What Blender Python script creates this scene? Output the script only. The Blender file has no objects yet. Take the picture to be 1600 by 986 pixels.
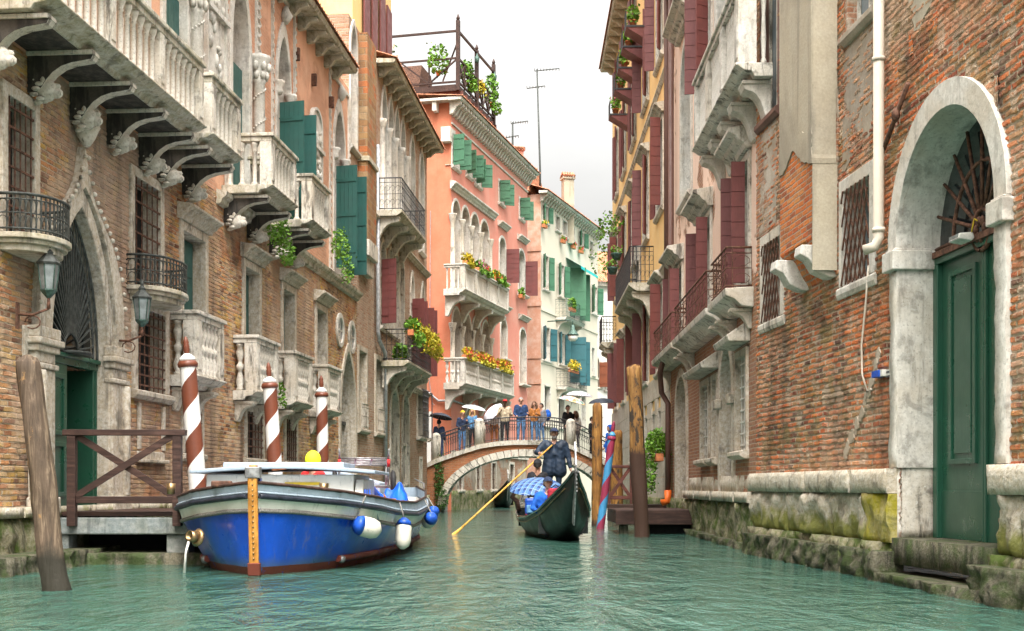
import bpy, bmesh, math, random
from mathutils import Vector, Matrix
R = math.radians
rnd = random.Random(7)
S = bpy.context.scene
COL = S.collection

# ------------------------------------------------------------------ camera, sky, sun, exposure
FPX, CX, HY, EYE = 2050.0, 800.0, 760.0, 1.1          # focal length (px of a 1600 px frame), centre column, horizon row, eye height
cd = bpy.data.cameras.new('camera'); cam = bpy.data.objects.new('camera', cd); COL.objects.link(cam)
cam.location = (0, 0, EYE); cam.rotation_euler = (R(90), 0, 0)
cd.sensor_width = 36; cd.lens = 36 * FPX / 1600; cd.shift_y = (HY - 493) / 1600
cd.clip_start = .1; cd.clip_end = 2000
S.camera = cam

SUN_EL, SUN_AZ = 60, 176          # azimuth the light comes from, clockwise from +Y
W = bpy.data.worlds.new('World'); S.world = W; W.use_nodes = True
wt = W.node_tree; wt.nodes.clear()
def wn(t, **k):
    n = wt.nodes.new(t)
    for a, v in k.items(): setattr(n, a, v)
    return n
sky = wn('ShaderNodeTexSky', sky_type='NISHITA', sun_disc=False, sun_elevation=R(SUN_EL), sun_rotation=R(SUN_AZ),
         air_density=1.0, dust_density=4.0, ozone_density=1.0)
hs = wn('ShaderNodeHueSaturation'); hs.inputs['Saturation'].default_value = .05
tc = wn('ShaderNodeTexCoord'); sp = wn('ShaderNodeSeparateXYZ')
mr = wn('ShaderNodeMapRange'); mr.inputs['From Min'].default_value = 0.2; mr.inputs['From Max'].default_value = .8
mr.inputs['To Min'].default_value = 1.1; mr.inputs['To Max'].default_value = 4.8
nz = wn('ShaderNodeTexNoise'); nz.inputs['Scale'].default_value = 2.2; nz.inputs['Detail'].default_value = 6; nz.inputs['Roughness'].default_value = .55
mp = wn('ShaderNodeMapping'); mp.inputs['Scale'].default_value = (1, 1, 2.4)
mr2 = wn('ShaderNodeMapRange'); mr2.inputs['From Min'].default_value = .3; mr2.inputs['From Max'].default_value = .7
mr2.inputs['To Min'].default_value = .82; mr2.inputs['To Max'].default_value = 1.12
m1 = wn('ShaderNodeMath', operation='MULTIPLY'); vm = wn('ShaderNodeVectorMath', operation='SCALE')
bg = wn('ShaderNodeBackground'); wo = wn('ShaderNodeOutputWorld')
L = wt.links.new
wm = wn('ShaderNodeMixRGB', blend_type='MULTIPLY'); wm.inputs[0].default_value = 1; wm.inputs[2].default_value = (1.0, .985, .95, 1); L(hs.outputs[0], wm.inputs[1])
L(sky.outputs[0], hs.inputs['Color']); L(tc.outputs['Generated'], sp.inputs[0]); L(sp.outputs['Z'], mr.inputs['Value'])
L(tc.outputs['Generated'], mp.inputs[0]); L(mp.outputs[0], nz.inputs['Vector']); L(nz.outputs[0], mr2.inputs['Value'])
L(mr.outputs[0], m1.inputs[0]); L(mr2.outputs[0], m1.inputs[1]); L(wm.outputs[0], vm.inputs[0]); L(m1.outputs[0], vm.inputs['Scale'])
L(vm.outputs[0], bg.inputs['Color']); L(bg.outputs[0], wo.inputs[0])
bg.inputs['Strength'].default_value = .1
sl = bpy.data.lights.new('sun', 'SUN'); sl.energy = 1.3; sl.angle = R(25); sl.color = (1, .93, .84)
so = bpy.data.objects.new('sun', sl); COL.objects.link(so)
so.rotation_euler = (R(90 - SUN_EL), 0, R(180 - SUN_AZ))
S.view_settings.view_transform = 'Standard'; S.view_settings.look = 'None'; S.view_settings.gamma = 1
S.view_settings.use_curve_mapping = False; S.view_settings.exposure = 0.95
S.cycles.max_bounces = 6; S.cycles.diffuse_bounces = 3; S.cycles.glossy_bounces = 3; S.cycles.transmission_bounces = 4

# ------------------------------------------------------------------ objects
def tag(o, label=None, cat=None, group=None, kind=None):
    for k, v in (('label', label), ('category', cat), ('group', group), ('kind', kind)):
        if v: o[k] = v
    return o
def empty(name, loc=(0, 0, 0), rz=0, **k):
    o = bpy.data.objects.new(name, None); COL.objects.link(o); o.location = loc; o.rotation_euler.z = rz
    o.empty_display_size = .2
    return tag(o, **k)
def kids(o): return [c for c in COL.objects if c.parent == o]
def dup(o, parent=None, loc=None, rz=None, sc=None):
    c = o.copy(); COL.objects.link(c); c.parent = parent
    if loc is not None: c.location = loc
    if rz is not None: c.rotation_euler.z = rz
    if sc is not None: c.scale = sc
    return c
def dup_tree(o, parent=None, **k):
    c = dup(o, parent, **k)
    for ch in kids(o): dup_tree(ch, c)
    return c

class MB:
    """collects shapes; build() links them as one mesh object"""
    def __init__(s): s.v = []; s.f = []; s.s = []; s.m = []; s.mi = 0; s.T = None
    def add(s, vs, fs, smooth=False):
        b = len(s.v)
        if s.T is not None: vs = [s.T @ Vector(p) for p in vs]
        s.v += [tuple(p) for p in vs]; s.f += [tuple(i + b for i in f) for f in fs]
        s.s += [smooth] * len(fs); s.m += [s.mi] * len(fs)
        return s
    def box(s, x0, x1, y0, y1, z0, z1):
        return s.add([(x, y, z) for z in (z0, z1) for y in (y0, y1) for x in (x0, x1)],
                     [(0, 2, 3, 1), (4, 5, 7, 6), (0, 1, 5, 4), (1, 3, 7, 5), (3, 2, 6, 7), (2, 0, 4, 6)])
    def quad(s, *p): return s.add(p, [tuple(range(len(p)))])
    def prism_x(s, poly, x0, x1):        # poly of (y,z)
        n = len(poly)
        return s.add([(x0, y, z) for y, z in poly] + [(x1, y, z) for y, z in poly],
                     [tuple(range(n - 1, -1, -1)), tuple(range(n, 2 * n))] + [(i, (i + 1) % n, n + (i + 1) % n, n + i) for i in range(n)])
    def prism_y(s, poly, y0, y1):        # poly of (x,z)
        n = len(poly)
        return s.add([(x, y0, z) for x, z in poly] + [(x, y1, z) for x, z in poly],
                     [tuple(range(n)), tuple(range(2 * n - 1, n - 1, -1))] + [((i + 1) % n, i, n + i, n + (i + 1) % n) for i in range(n)])
    def prism_z(s, poly, z0, z1):
        n = len(poly)
        return s.add([(x, y, z0) for x, y in poly] + [(x, y, z1) for x, y in poly],
                     [tuple(range(n - 1, -1, -1)), tuple(range(n, 2 * n))] + [(i, (i + 1) % n, n + (i + 1) % n, n + i) for i in range(n)])
    def band(s, inner, outer, y0, y1, closed=False):   # strip between two (x,z) paths, front at y0, sides to y1
        n = len(inner)
        vs = [(x, y0, z) for x, z in inner] + [(x, y0, z) for x, z in outer] + [(x, y1, z) for x, z in inner] + [(x, y1, z) for x, z in outer]
        fs = []
        for i in range(n if closed else n - 1):
            j = (i + 1) % n
            fs += [(i, j, n + j, n + i), (2 * n + i, 2 * n + j, j, i), (n + i, n + j, 3 * n + j, 3 * n + i)]
        if not closed: fs += [(0, n, 3 * n, 2 * n), (n - 1, 2 * n - 1, 4 * n - 1, 3 * n - 1)]
        return s.add(vs, fs)
    def tube(s, p0, p1, r0, r1=None, n=8, cap=True): return s.path([p0, p1], [r0, r0 if r1 is None else r1], n, cap)
    def path(s, pts, r, n=6, cap=True, smooth=True):
        pts = [Vector(p) for p in pts]; k = len(pts)
        if not hasattr(r, '__len__'): r = [r] * k
        vs = []; up = None
        for i, p in enumerate(pts):
            t = (pts[min(i + 1, k - 1)] - pts[max(i - 1, 0)])
            t = t.normalized() if t.length > 1e-9 else Vector((0, 0, 1))
            if up is None: up = Vector((0, 0, 1)) if abs(t.z) < .9 else Vector((1, 0, 0))
            a = t.cross(up)
            if a.length < 1e-6: a = t.orthogonal()
            a.normalize(); b2 = t.cross(a); up = -b2 if False else up
            for j in range(n):
                w = 2 * math.pi * (j + .5) / n
                vs.append(p + (a * math.cos(w) + b2 * math.sin(w)) * r[i])
        fs = [(i * n + j, i * n + (j + 1) % n, (i + 1) * n + (j + 1) % n, (i + 1) * n + j) for i in range(k - 1) for j in range(n)]
        s.add(vs, fs, smooth and n > 4)
        if cap: 
            c = len(s.v) - len(vs)
            s.f += [tuple(c + j for j in range(n)), tuple(c + (k - 1) * n + j for j in range(n - 1, -1, -1))]; s.s += [False] * 2; s.m += [s.mi] * 2
        return s
    def lathe(s, prof, c=(0, 0, 0), n=12, smooth=True):   # prof (r,z)
        k = len(prof)
        vs = [(c[0] + r * math.cos(2 * math.pi * j / n), c[1] + r * math.sin(2 * math.pi * j / n), c[2] + z) for r, z in prof for j in range(n)]
        fs = [(i * n + j, i * n + (j + 1) % n, (i + 1) * n + (j + 1) % n, (i + 1) * n + j) for i in range(k - 1) for j in range(n)]
        s.add(vs, fs, smooth)
        b = len(s.v) - len(vs)
        s.f += [tuple(b + j for j in range(n - 1, -1, -1)), tuple(b + (k - 1) * n + j for j in range(n))]; s.s += [False] * 2; s.m += [s.mi] * 2
        return s
    def ball(s, c, r, n=10, k=6):
        if not hasattr(r, '__len__'): r = (r, r, r)
        vs = [(c[0] + r[0] * math.sin(math.pi * i / k) * math.cos(2 * math.pi * j / n), c[1] + r[1] * math.sin(math.pi * i / k) * math.sin(2 * math.pi * j / n),
               c[2] + r[2] * math.cos(math.pi * i / k)) for i in range(k + 1) for j in range(n)]
        return s.add(vs, [(i * n + j, (i + 1) * n + j, (i + 1) * n + (j + 1) % n, i * n + (j + 1) % n) for i in range(k) for j in range(n)], True)
    def leaves(s, c, rad, n, size, rg=rnd, droop=.2, fill=.35):
        for _ in range(n):
            while True:
                d = Vector((rg.uniform(-1, 1), rg.uniform(-1, 1), rg.uniform(-1, 1)))
                if fill < d.length < 1 or rg.random() < .05: break
            p = Vector((c[0] + d.x * rad[0], c[1] + d.y * rad[1], c[2] + d.z * rad[2]))
            a = Vector((rg.uniform(-1, 1), rg.uniform(-1, 1), rg.uniform(-.7, .5) - droop)).normalized()
            b = a.cross(Vector((rg.uniform(-1, 1), rg.uniform(-1, 1), rg.uniform(-1, 1)))).normalized()
            l = size * rg.uniform(.6, 1.3); w = l * .32
            s.add([p - a * l * .5, p + b * w, p + a * l * .5, p - b * w], [(0, 1, 2, 3)])
        return s
    def build(s, name, mat, parent=None, loc=None, bevel=0, rz=None, clean=True):
        me = bpy.data.meshes.new(name); me.from_pydata(s.v, [], s.f)
        me.polygons.foreach_set('use_smooth', s.s)
        for m in (mat if isinstance(mat, (list, tuple)) else [mat]): me.materials.append(m)
        if any(s.m): me.polygons.foreach_set('material_index', s.m)
        if clean and len(s.f) < 60000:
            bm = bmesh.new(); bm.from_mesh(me)
            bmesh.ops.remove_doubles(bm, verts=bm.verts, dist=1e-5)
            bmesh.ops.recalc_face_normals(bm, faces=bm.faces); bm.to_mesh(me); bm.free()
        me.update()
        o = bpy.data.objects.new(name, me); COL.objects.link(o); o.parent = parent
        if loc is not None: o.location = loc
        if rz is not None: o.rotation_euler.z = rz
        if bevel:
            b = o.modifiers.new('bevel', 'BEVEL'); b.width = bevel; b.segments = 2; b.limit_method = 'ANGLE'; b.angle_limit = R(40)
        return o

def at(px, py, Y):            # point seen at a pixel, at distance Y
    return Vector(((px - CX) / FPX * Y, Y, EYE + (HY - py) / FPX * Y))
def ground(px, py, z=0): return at(px, py, (EYE - z) * FPX / (py - HY))

class Fac:
    """a facade plane: local x to the right seen from the canal, z up, -y out of the wall"""
    def __init__(s, pt, vpx, side):
        d = Vector(((vpx - CX) / FPX, 1)).normalized()
        s.u = d if side == 'L' else -d
        s.n = Vector((s.u.y, -s.u.x)); s.O = Vector(pt); s.ang = math.atan2(s.u.y, s.u.x)
    def at(s, px):                       # same plane, origin under this pixel column
        f = Fac.__new__(Fac); f.u = s.u; f.n = s.n; f.ang = s.ang; f.O = s.O + s.u * s.x(px); return f
    def e(s, px, py, d=0):
        D = Vector(((px - CX) / FPX, 1)); t = (s.O.dot(s.n) + d) / D.dot(s.n)
        return ((D * t - s.O).dot(s.u), EYE + t * (HY - py) / FPX)
    def x(s, px, d=0): return s.e(px, 0, d)[0]
    def z(s, px, py, d=0): return s.e(px, py, d)[1]
    def w(s, x, z, d=0):                 # world point
        p = s.O + s.u * x + s.n * d; return Vector((p.x, p.y, z))
# ------------------------------------------------------------------ materials
def isock(x): return isinstance(x, bpy.types.NodeSocket)
class NT:
    def __init__(s, name):
        s.m = bpy.data.materials.new(name); s.m.use_nodes = True; s.t = s.m.node_tree
        s.b = s.t.nodes['Principled BSDF']; s.tc = None; s.geo = None
    def n(s, typ, ins=None, out=0, **props):
        nd = s.t.nodes.new('ShaderNode' + typ)
        for k, v in props.items(): setattr(nd, k, v)
        for k, v in (ins or {}).items(): s.set(nd.inputs[k], v)
        return nd.outputs[out]
    def set(s, i, v):
        if isock(v): s.t.links.new(v, i)
        elif hasattr(v, '__len__') and len(v) == 3 and i.type == 'RGBA': i.default_value = (*v, 1)
        else: i.default_value = v
    def co(s, what='Object'):
        if not s.tc: s.tc = s.t.nodes.new('ShaderNodeTexCoord')
        return s.tc.outputs[what]
    def math(s, op, a, b=0., c=0., clamp=False): return s.n('Math', {0: a, 1: b, 2: c}, operation=op, use_clamp=clamp)
    def mix(s, f, a, b, blend='MIX'): return s.n('MixRGB', {0: f, 1: a, 2: b}, blend_type=blend)
    def mr(s, v, a, b, c=0., d=1.): return s.n('MapRange', {0: v, 1: a, 2: b, 3: c, 4: d}, interpolation_type='SMOOTHSTEP')
    def noise(s, vec, sc, det=4, ro=.6, dist=0., sz=None):
        if sz: vec = s.n('VectorMath', {0: vec, 1: sz}, operation='MULTIPLY')
        return s.n('TexNoise', {'Vector': vec, 'Scale': sc, 'Detail': det, 'Roughness': ro, 'Distortion': dist})
    def ramp(s, f, stops, mode='LINEAR'):
        nd = s.t.nodes.new('ShaderNodeValToRGB'); s.set(nd.inputs[0], f); e = nd.color_ramp; e.interpolation = mode
        while len(e.elements) < len(stops): e.elements.new(.5)
        for k, (p, c) in enumerate(stops): e.elements[k].position = p; e.elements[k].color = (*c, 1)
        return nd.outputs[0]
    def xyz(s, v): 
        nd = s.t.nodes.new('ShaderNodeSeparateXYZ'); s.set(nd.inputs[0], v); return nd.outputs
    def done(s, col, rough=.8, h=None, bump=.3, dist=.02, metal=0., spec=.3, **kw):
        s.set(s.b.inputs['Base Color'], col); s.set(s.b.inputs['Roughness'], rough); s.set(s.b.inputs['Metallic'], metal)
        s.set(s.b.inputs['Specular IOR Level'], spec)
        for k, v in kw.items(): s.set(s.b.inputs[k.replace('_', ' ')], v)
        if h is not None:
            s.set(s.b.inputs['Normal'], s.n('Bump', {'Strength': bump, 'Distance': dist, 'Height': h}))
        return s.m

def brick_core(t, cols, mortar, bw=.26, bh=.078, mt=.011, wob=.02, rough_h=1.):
    """colour and height of irregular old brickwork laid in the wall's own x and z"""
    o = t.co(); X = t.xyz(o)
    n1 = t.noise(o, 2.2, 3); n2 = t.noise(o, 9, 3)
    u = t.math('ADD', t.math('ADD', X[0], X[1]), t.math('MULTIPLY', n2, wob * 1.6))
    v = t.math('ADD', X[2], t.math('MULTIPLY_ADD', n1, wob * 2, t.math('MULTIPLY', n2, wob)))
    vr = t.math('DIVIDE', v, bh); row = t.math('FLOOR', vr); fv = t.math('FRACT', vr)
    rw = t.n('TexWhiteNoise', {'W': row}, noise_dimensions='1D')
    uc = t.math('ADD', t.math('DIVIDE', u, bw), t.math('MULTIPLY_ADD', t.math('MODULO', row, 2.), .5, t.math('MULTIPLY', rw, .3)))
    col = t.math('FLOOR', uc); fu = t.math('FRACT', uc)
    cell = t.n('CombineXYZ', {0: col, 1: row, 2: 3.7})
    wn_ = t.n('TexWhiteNoise', {'Vector': cell}, noise_dimensions='3D')
    wn2 = t.n('TexWhiteNoise', {'Vector': t.n('CombineXYZ', {0: row, 1: col, 2: 9.1})}, noise_dimensions='3D')
    du = t.math('MULTIPLY', t.math('MINIMUM', fu, t.math('SUBTRACT', 1., fu)), bw)
    dv = t.math('MULTIPLY', t.math('MINIMUM', fv, t.math('SUBTRACT', 1., fv)), bh)
    d = t.math('MINIMUM', du, dv)
    nf = t.noise(o, 38, 4, .7)
    d = t.math('ADD', d, t.math('MULTIPLY', t.math('SUBTRACT', nf, .5), .016))
    mask = t.mr(d, mt * .45, mt * 1.2)
    k = len(cols); c = t.ramp(wn_, [((i + .5) / k, q) for i, q in enumerate(cols)])
    c = t.mix(.75, c, t.ramp(nf, [(.25, (.45, .42, .4)), (.6, (1, 1, 1)), (.85, (1.5, 1.45, 1.35))]), 'MULTIPLY')
    c = t.mix(mask, t.mix(.6, mortar, t.ramp(nf, [(.3, (.5, .5, .5)), (.7, (1.1, 1.1, 1.1))]), 'MULTIPLY'), c)
    h = t.math('MULTIPLY', mask, t.math('MULTIPLY_ADD', wn2, .9, .45))
    h = t.math('ADD', h, t.math('MULTIPLY', nf, .8 * rough_h))
    return c, h, o, X, wn_

def nf_bump(t, o): return t.noise(o, 45, 4, .7)
def m_brick(name, cols, mortar, stain=.5, algae=1.0, tint=None, rough_h=1., bump=.9, disp=0, zone=(), **k):
    t = NT(name); c, h, o, X, w = brick_core(t, cols, mortar, rough_h=rough_h, **k)
    big = t.noise(o, .55, 5, .62); med = t.noise(o, 1.7, 5, .6)
    if tint:      # broad areas where another colour of wash or repair prevails
        for sc, lo, hi, tc_, amt in tint:
            f = t.mr(t.noise(o, sc, 5, .65, .4), lo, hi, 0., amt)
            c = t.mix(f, c, tc_)
    for xa, xb, za, zb, tc_, amt in zone:      # plaster wash left on one stretch of the wall
        w_ = t.math('MULTIPLY', t.math('SUBTRACT', med, .5), 2.6); xx = t.math('ADD', X[0], w_); zz_ = t.math('ADD', X[2], w_)
        f = t.math('MULTIPLY', t.math('MULTIPLY', t.mr(xx, xa, xa + .5), t.mr(xx, xb, xb - .5)), t.math('MULTIPLY', t.mr(zz_, za, za + .5), t.mr(zz_, zb, zb - .5)))
        c = t.mix(t.math('MULTIPLY', f, amt), c, tc_)
    strk = t.noise(o, 1.3, 4, .6, sz=(1.6, 1.6, .16))
    c = t.mix(t.mr(strk, .5, .72, 0., stain), c, (.06, .055, .05))
    c = t.mix(t.mr(big, .4, .7, 0., .45), c, t.mix(1., c, (.62, .5, .42), 'MULTIPLY'))
    zz = t.math('ADD', X[2], t.math('MULTIPLY', med, 1.1))
    c = t.mix(t.mr(zz, algae + .45, algae + .05, 0., .85), c, (.045, .06, .02))
    if disp:
        d = t.t.nodes.new('ShaderNodeDisplacement'); t.set(d.inputs['Height'], h); d.inputs['Midlevel'].default_value = 1.25; d.inputs['Scale'].default_value = disp
        t.t.links.new(d.outputs[0], t.t.nodes['Material Output'].inputs['Displacement']); t.m.displacement_method = 'BOTH'; return t.done(c, .9, nf_bump(t, o), .6, .012)
    return t.done(c, .9, h, bump, .045)

def m_plaster(name, col, worn=(.3, .2, .15), amt=.5, thr=.58, streak=.35, fine=.0, brick=None, bthr=(.62, .66), zbrick=None, streakcol=(.08, .075, .07), pale=(.8, .75, .68), bump=.25):
    t = NT(name); o = t.co(); X = t.xyz(o)
    big = t.noise(o, .45, 6, .62, .5); med = t.noise(o, 2.1, 6, .65); fin = t.noise(o, 30, 4, .6)
    strk = t.noise(o, 1.6, 5, .65, sz=(1.5, 1.5, .12))
    c = t.mix(t.mr(med, .38, .68, 0., .55), col, t.mix(.5, col, pale))
    c = t.mix(t.mr(big, thr - .12, thr + .12, 0., amt), c, worn)
    c = t.mix(t.mr(strk, .5, .74, 0., streak), c, streakcol)
    c = t.mix(.35, c, t.ramp(fin, [(.3, (.6, .6, .6)), (.7, (1.2, 1.2, 1.2))]), 'MULTIPLY')
    h = t.math('MULTIPLY_ADD', fin, .35, med); 
    if brick:
        bc, bh, _, _, _ = brick_core(t, brick[0], brick[1])
        f = t.math('MULTIPLY_ADD', t.noise(o, 5, 4, .7), .16, t.noise(o, .7, 5, .6, .3))
        if zbrick: f = t.math('ADD', f, t.mr(X[2], zbrick[1], zbrick[0], 0., .5))
        f = t.mr(f, bthr[0], bthr[1])
        c = t.mix(f, c, bc); h = t.math('ADD', t.math('MULTIPLY', t.math('SUBTRACT', 1., f), 1.6), t.math('MULTIPLY_ADD', bh, t.math('MULTIPLY', f, .8), t.math('MULTIPLY', h, .4)))
    return t.done(c, .88, h, bump if not brick else .6, .02)

def m_stone(name, col=(.54, .49, .41), dark=(.085, .075, .06), amt=.85, moss=.0, mossc=(.07, .075, .02), rough=.75, sc=1., bump=.35, lo=.52, hi=.66, mossz=None, pl=.6):
    t = NT(name); o = t.co(); X = t.xyz(o)
    n1 = t.noise(o, 2.6 * sc, 7, .68, .3); n2 = t.noise(o, 14 * sc, 5, .65)
    strk = t.noise(o, 4.5, 5, .7, sz=(1.4, 1.4, .22)); n3 = t.noise(o, 1.1, 4, .6)
    c = t.mix(t.mr(n2, .35, .7), col, t.mix(pl, col, (.75, .72, .66)))
    c = t.mix(t.mr(n3, .42, .66, 0., min(.4, pl * .7)), c, (.42, .33, .22))
    c = t.mix(t.mr(strk, lo, hi, 0., amt), c, dark)
    c = t.mix(t.mr(n1, .53, .66, 0., amt * .85), c, dark)
    c = t.mix(t.mr(t.noise(o, 34, 3, .7), .54, .72, 0., .5), c, dark)
    if moss:
        f = t.math('MULTIPLY', t.mr(t.noise(o, 3.2, 6, .7), .42, .62, 0., moss), 1.)
        c = t.mix(f, c, mossc)
    if mossz: c = t.mix(t.mr(t.math('ADD', X[2], t.math('MULTIPLY', n1, .9)), mossz[0], mossz[1], 0., .9), c, mossc)
    return t.done(c, rough, t.math('MULTIPLY_ADD', n2, .6, n1), bump, .03)

def m_paint(name, col, rough=.5, var=.35, wear=None, scum=None, runs=0, wthr=.66, bump=.12, spec=.4, coat=0., grain=None, sc=1., metal=0.):
    t = NT(name); o = t.co()
    n1 = t.noise(o, 3 * sc, 5, .6); n2 = t.noise(o, 22 * sc, 4, .6, sz=grain)
    c = t.mix(t.mr(n1, .35, .7, 0., var), col, tuple(min(1, q * .5 + .012) for q in col))
    c = t.mix(t.mr(n2, .4, .7, 0., var * .6), c, tuple(min(1, q * 1.35 + .01) for q in col))
    if wear: c = t.mix(t.mr(t.noise(o, 6 * sc, 6, .72), wthr, wthr + .06), c, wear)
    if runs: c = t.mix(t.mr(t.noise(o, 5, 5, .7, sz=(2, 2, .25)), .54, .7, 0., runs), c, (.16, .14, .11))
    if scum: c = t.mix(t.mr(t.math('ADD', t.xyz(o)[2], t.math('MULTIPLY', n1, .3)), scum[0], scum[0] - .2, 0., .85), c, scum[1])
    return t.done(c, t.mr(n1, .3, .7, rough * .8, min(1, rough * 1.2)), n2, bump, .01, spec=spec, metal=metal, **({'Coat_Weight': coat} if coat else {}))

def m_wood(name, c1, c2, rough=.7, sc=1., axis='z', bump=.5, wet=None, chip=None, coat=0.):
    t = NT(name); o = t.co(); X = t.xyz(o)
    sz = {'z': (9, 9, .7), 'x': (.7, 9, 9), 'y': (9, .7, 9)}[axis]
    g = t.noise(o, 2.2 * sc, 6, .65, .6, sz=sz); n = t.noise(o, 2.5, 5, .65)
    c = t.ramp(g, [(.3, tuple(q * .45 for q in c1)), (.5, c1), (.68, c2)])
    c = t.mix(t.mr(n, .42, .68, 0., .55), c, tuple(q * .5 for q in c1))
    if chip: c = t.mix(t.mr(t.noise(o, 3., 6, .7, .3, sz=(2, 2, .8)), chip[1], chip[1] + .08), c, chip[0])
    if wet: c = t.mix(t.mr(t.math('ADD', X[2], t.math('MULTIPLY', n, .5)), wet[0] + .3, wet[0] + .1), c, wet[1])
    return t.done(c, rough, t.math('MULTIPLY_ADD', g, 1., n), bump, .02, **({'Coat_Weight': coat} if coat else {}))

def m_flat(name, col, rough=.6, var=.25, sc=8, bump=.1, spec=.3, metal=0., **kw):
    t = NT(name); o = t.co(); n = t.noise(o, sc, 4, .6)
    c = t.mix(t.mr(n, .35, .68, 0., 1.), tuple(q * (1 - var) for q in col), tuple(min(1, q * (1 + var)) for q in col))
    return t.done(c, rough, n, bump, .01, spec=spec, metal=metal, **kw)

def m_leaf(name, cols):
    t = NT(name); o = t.co(); n = t.noise(o, 7, 3, .6); n2 = t.noise(o, 31, 2)
    c = t.ramp(t.math('MULTIPLY_ADD', n2, .5, t.math('MULTIPLY', n, .5)), [(.3 + .4 * i / max(1, len(cols) - 1), q) for i, q in enumerate(cols)])
    return t.done(c, .55, spec=.3, Subsurface_Weight=0.)

class M: pass
M.brick_l = m_brick('old_brown_brick', [(.2, .09, .05), (.56, .23, .09), (.66, .36, .15), (.45, .18, .09), (.68, .48, .26), (.52, .28, .16), (.68, .42, .11), (.3, .17, .11)], (.58, .47, .34),
                    stain=.55, tint=[(.28, .47, .58, (.44, .31, .23), .6), (1.3, .5, .6, (.58, .44, .3), .6), (2.1, .56, .64, (.62, .42, .08), .5), (.9, .56, .66, (.16, .10, .07), .6), (.6, .56, .66, (.6, .22, .08), .45)], algae=.2, rough_h=1.5, bump=1., disp=.02, zone=[(1.7, 6.6, 2.9, 9, (.43, .325, .25), .72), (8.2, 9.6, .5, 9, (.5, .34, .22), .5), (13, 17, 3.5, 9, (.5, .36, .26), .5)])
M.brick_r = m_brick('red_orange_brick', [(.26, .075, .04), (.64, .155, .05), (.76, .22, .065), (.52, .15, .07), (.70, .31, .15), (.56, .24, .14), (.38, .22, .10), (.74, .26, .085), (.17, .08, .055)], (.62, .51, .38),
                    stain=.5, tint=[(.42, .48, .6, (.55, .40, .27), .55), (1.5, .51, .62, (.26, .20, .075), .55), (2.3, .54, .62, (.55, .44, .33), .75), (.8, .55, .66, (.15, .085, .055), .6), (.6, .52, .64, (.66, .2, .06), .4)], algae=.3, rough_h=2., bump=1., mt=.016, wob=.03, disp=.023, zone=[(4.5, 16, 6.3, 12, (.56, .42, .3), .55)])
M.brick_p = m_brick('pier_orange_brick', [(.68, .19, .05), (.8, .26, .06), (.6, .14, .045), (.72, .3, .1), (.4, .12, .05)], (.5, .38, .28), stain=.3, algae=-1)
M.brick_bridge = m_brick('bridge_brick', [(.42, .15, .06), (.5, .19, .08), (.36, .13, .06), (.46, .2, .1)], (.4, .27, .17), stain=.25,
                         tint=[(.8, .45, .6, (.47, .19, .085), .85)], algae=.35)
LB = ([(.36, .16, .08), (.28, .12, .07), (.4, .2, .1), (.34, .18, .12)], (.4, .3, .22))
M.brick_l2 = m_brick('pale_brown_brick', [(.50, .32, .21), (.56, .37, .25), (.42, .26, .17), (.6, .43, .3), (.46, .23, .13)], (.55, .46, .36), stain=.35, algae=.2,
                     tint=[(.7, .52, .66, (.45, .36, .27), .6)])
M.pil = m_brick('pilaster_brick', [(.36, .2, .09), (.42, .25, .11), (.30, .14, .06), (.45, .3, .16), (.5, .17, .06)], (.42, .33, .22), stain=.4, algae=-3, bw=.4, bh=.2)
M.pink_l = m_plaster('rosy_brick_plaster', (.68, .36, .225), worn=(.6, .38, .26), amt=.5, streak=.22, brick=([(.55, .26, .15), (.6, .3, .18), (.5, .23, .13)], (.56, .36, .25)), bthr=(.48, .62), pale=(.66, .42, .28))
M.pink_p = m_plaster('salmon_plaster', (.64, .235, .175), worn=(.64, .33, .26), amt=.6, streak=.22, pale=(.68, .38, .29), streakcol=(.3, .12, .08))
M.orange_p = m_plaster('orange_plaster', (.58, .185, .105), worn=(.4, .13, .06), amt=.5, streak=.2, streakcol=(.22, .1, .06), pale=(.6, .28, .17))
M.cream = m_plaster('cream_plaster', (.66, .60, .49), worn=(.58, .5, .4), amt=.4, streak=.14, streakcol=(.42, .36, .28), pale=(.66, .6, .5))
M.salmon = m_plaster('dusty_salmon_plaster', (.52, .27, .18), worn=(.48, .3, .22), amt=.4, streak=.2)
M.white_p = m_plaster('white_plaster', (.72, .70, .66), worn=(.5, .46, .4), amt=.4, streak=.15)
M.yellow = m_plaster('yellow_plaster', (.86, .56, .23), worn=(.76, .47, .2), amt=.5, streak=.22, streakcol=(.34, .22, .12), pale=(.8, .6, .35))
M.rose_r = m_plaster('pale_pink_plaster', (.80, .58, .46), worn=(.7, .45, .33), amt=.5, streak=.22, streakcol=(.4, .27, .2), brick=LB, zbrick=(4.0, 5.2), bthr=(.64, .7), pale=(.75, .62, .52))
M.grey_p = m_plaster('grey_cement_plaster', (.40, .345, .255), worn=(.2, .17, .13), amt=.75, streak=.6, pale=(.5, .46, .38), bump=.5)
M.old_p = m_plaster('crumbling_plaster', (.33, .27, .2), worn=(.2, .165, .13), amt=.6, streak=.4, brick=LB, bthr=(.56, .62), bump=.5)
M.stone = m_stone('weathered_white_stone')
M.stone_w = m_stone('clean_white_stone', (.54, .51, .455), dark=(.13, .115, .095), amt=.6, lo=.5, hi=.74)
M.stone_d = m_stone('mossy_grey_stone', (.47, .42, .33), dark=(.09, .08, .06), amt=.8, lo=.5, hi=.7, moss=.4, mossc=(.2, .175, .06), bump=.2)
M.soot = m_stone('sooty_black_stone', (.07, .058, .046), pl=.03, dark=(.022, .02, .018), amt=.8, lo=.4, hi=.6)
M.stone_s = m_stone('warm_jamb_stone', (.43, .36, .27), amt=.7, lo=.5, hi=.72)
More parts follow.
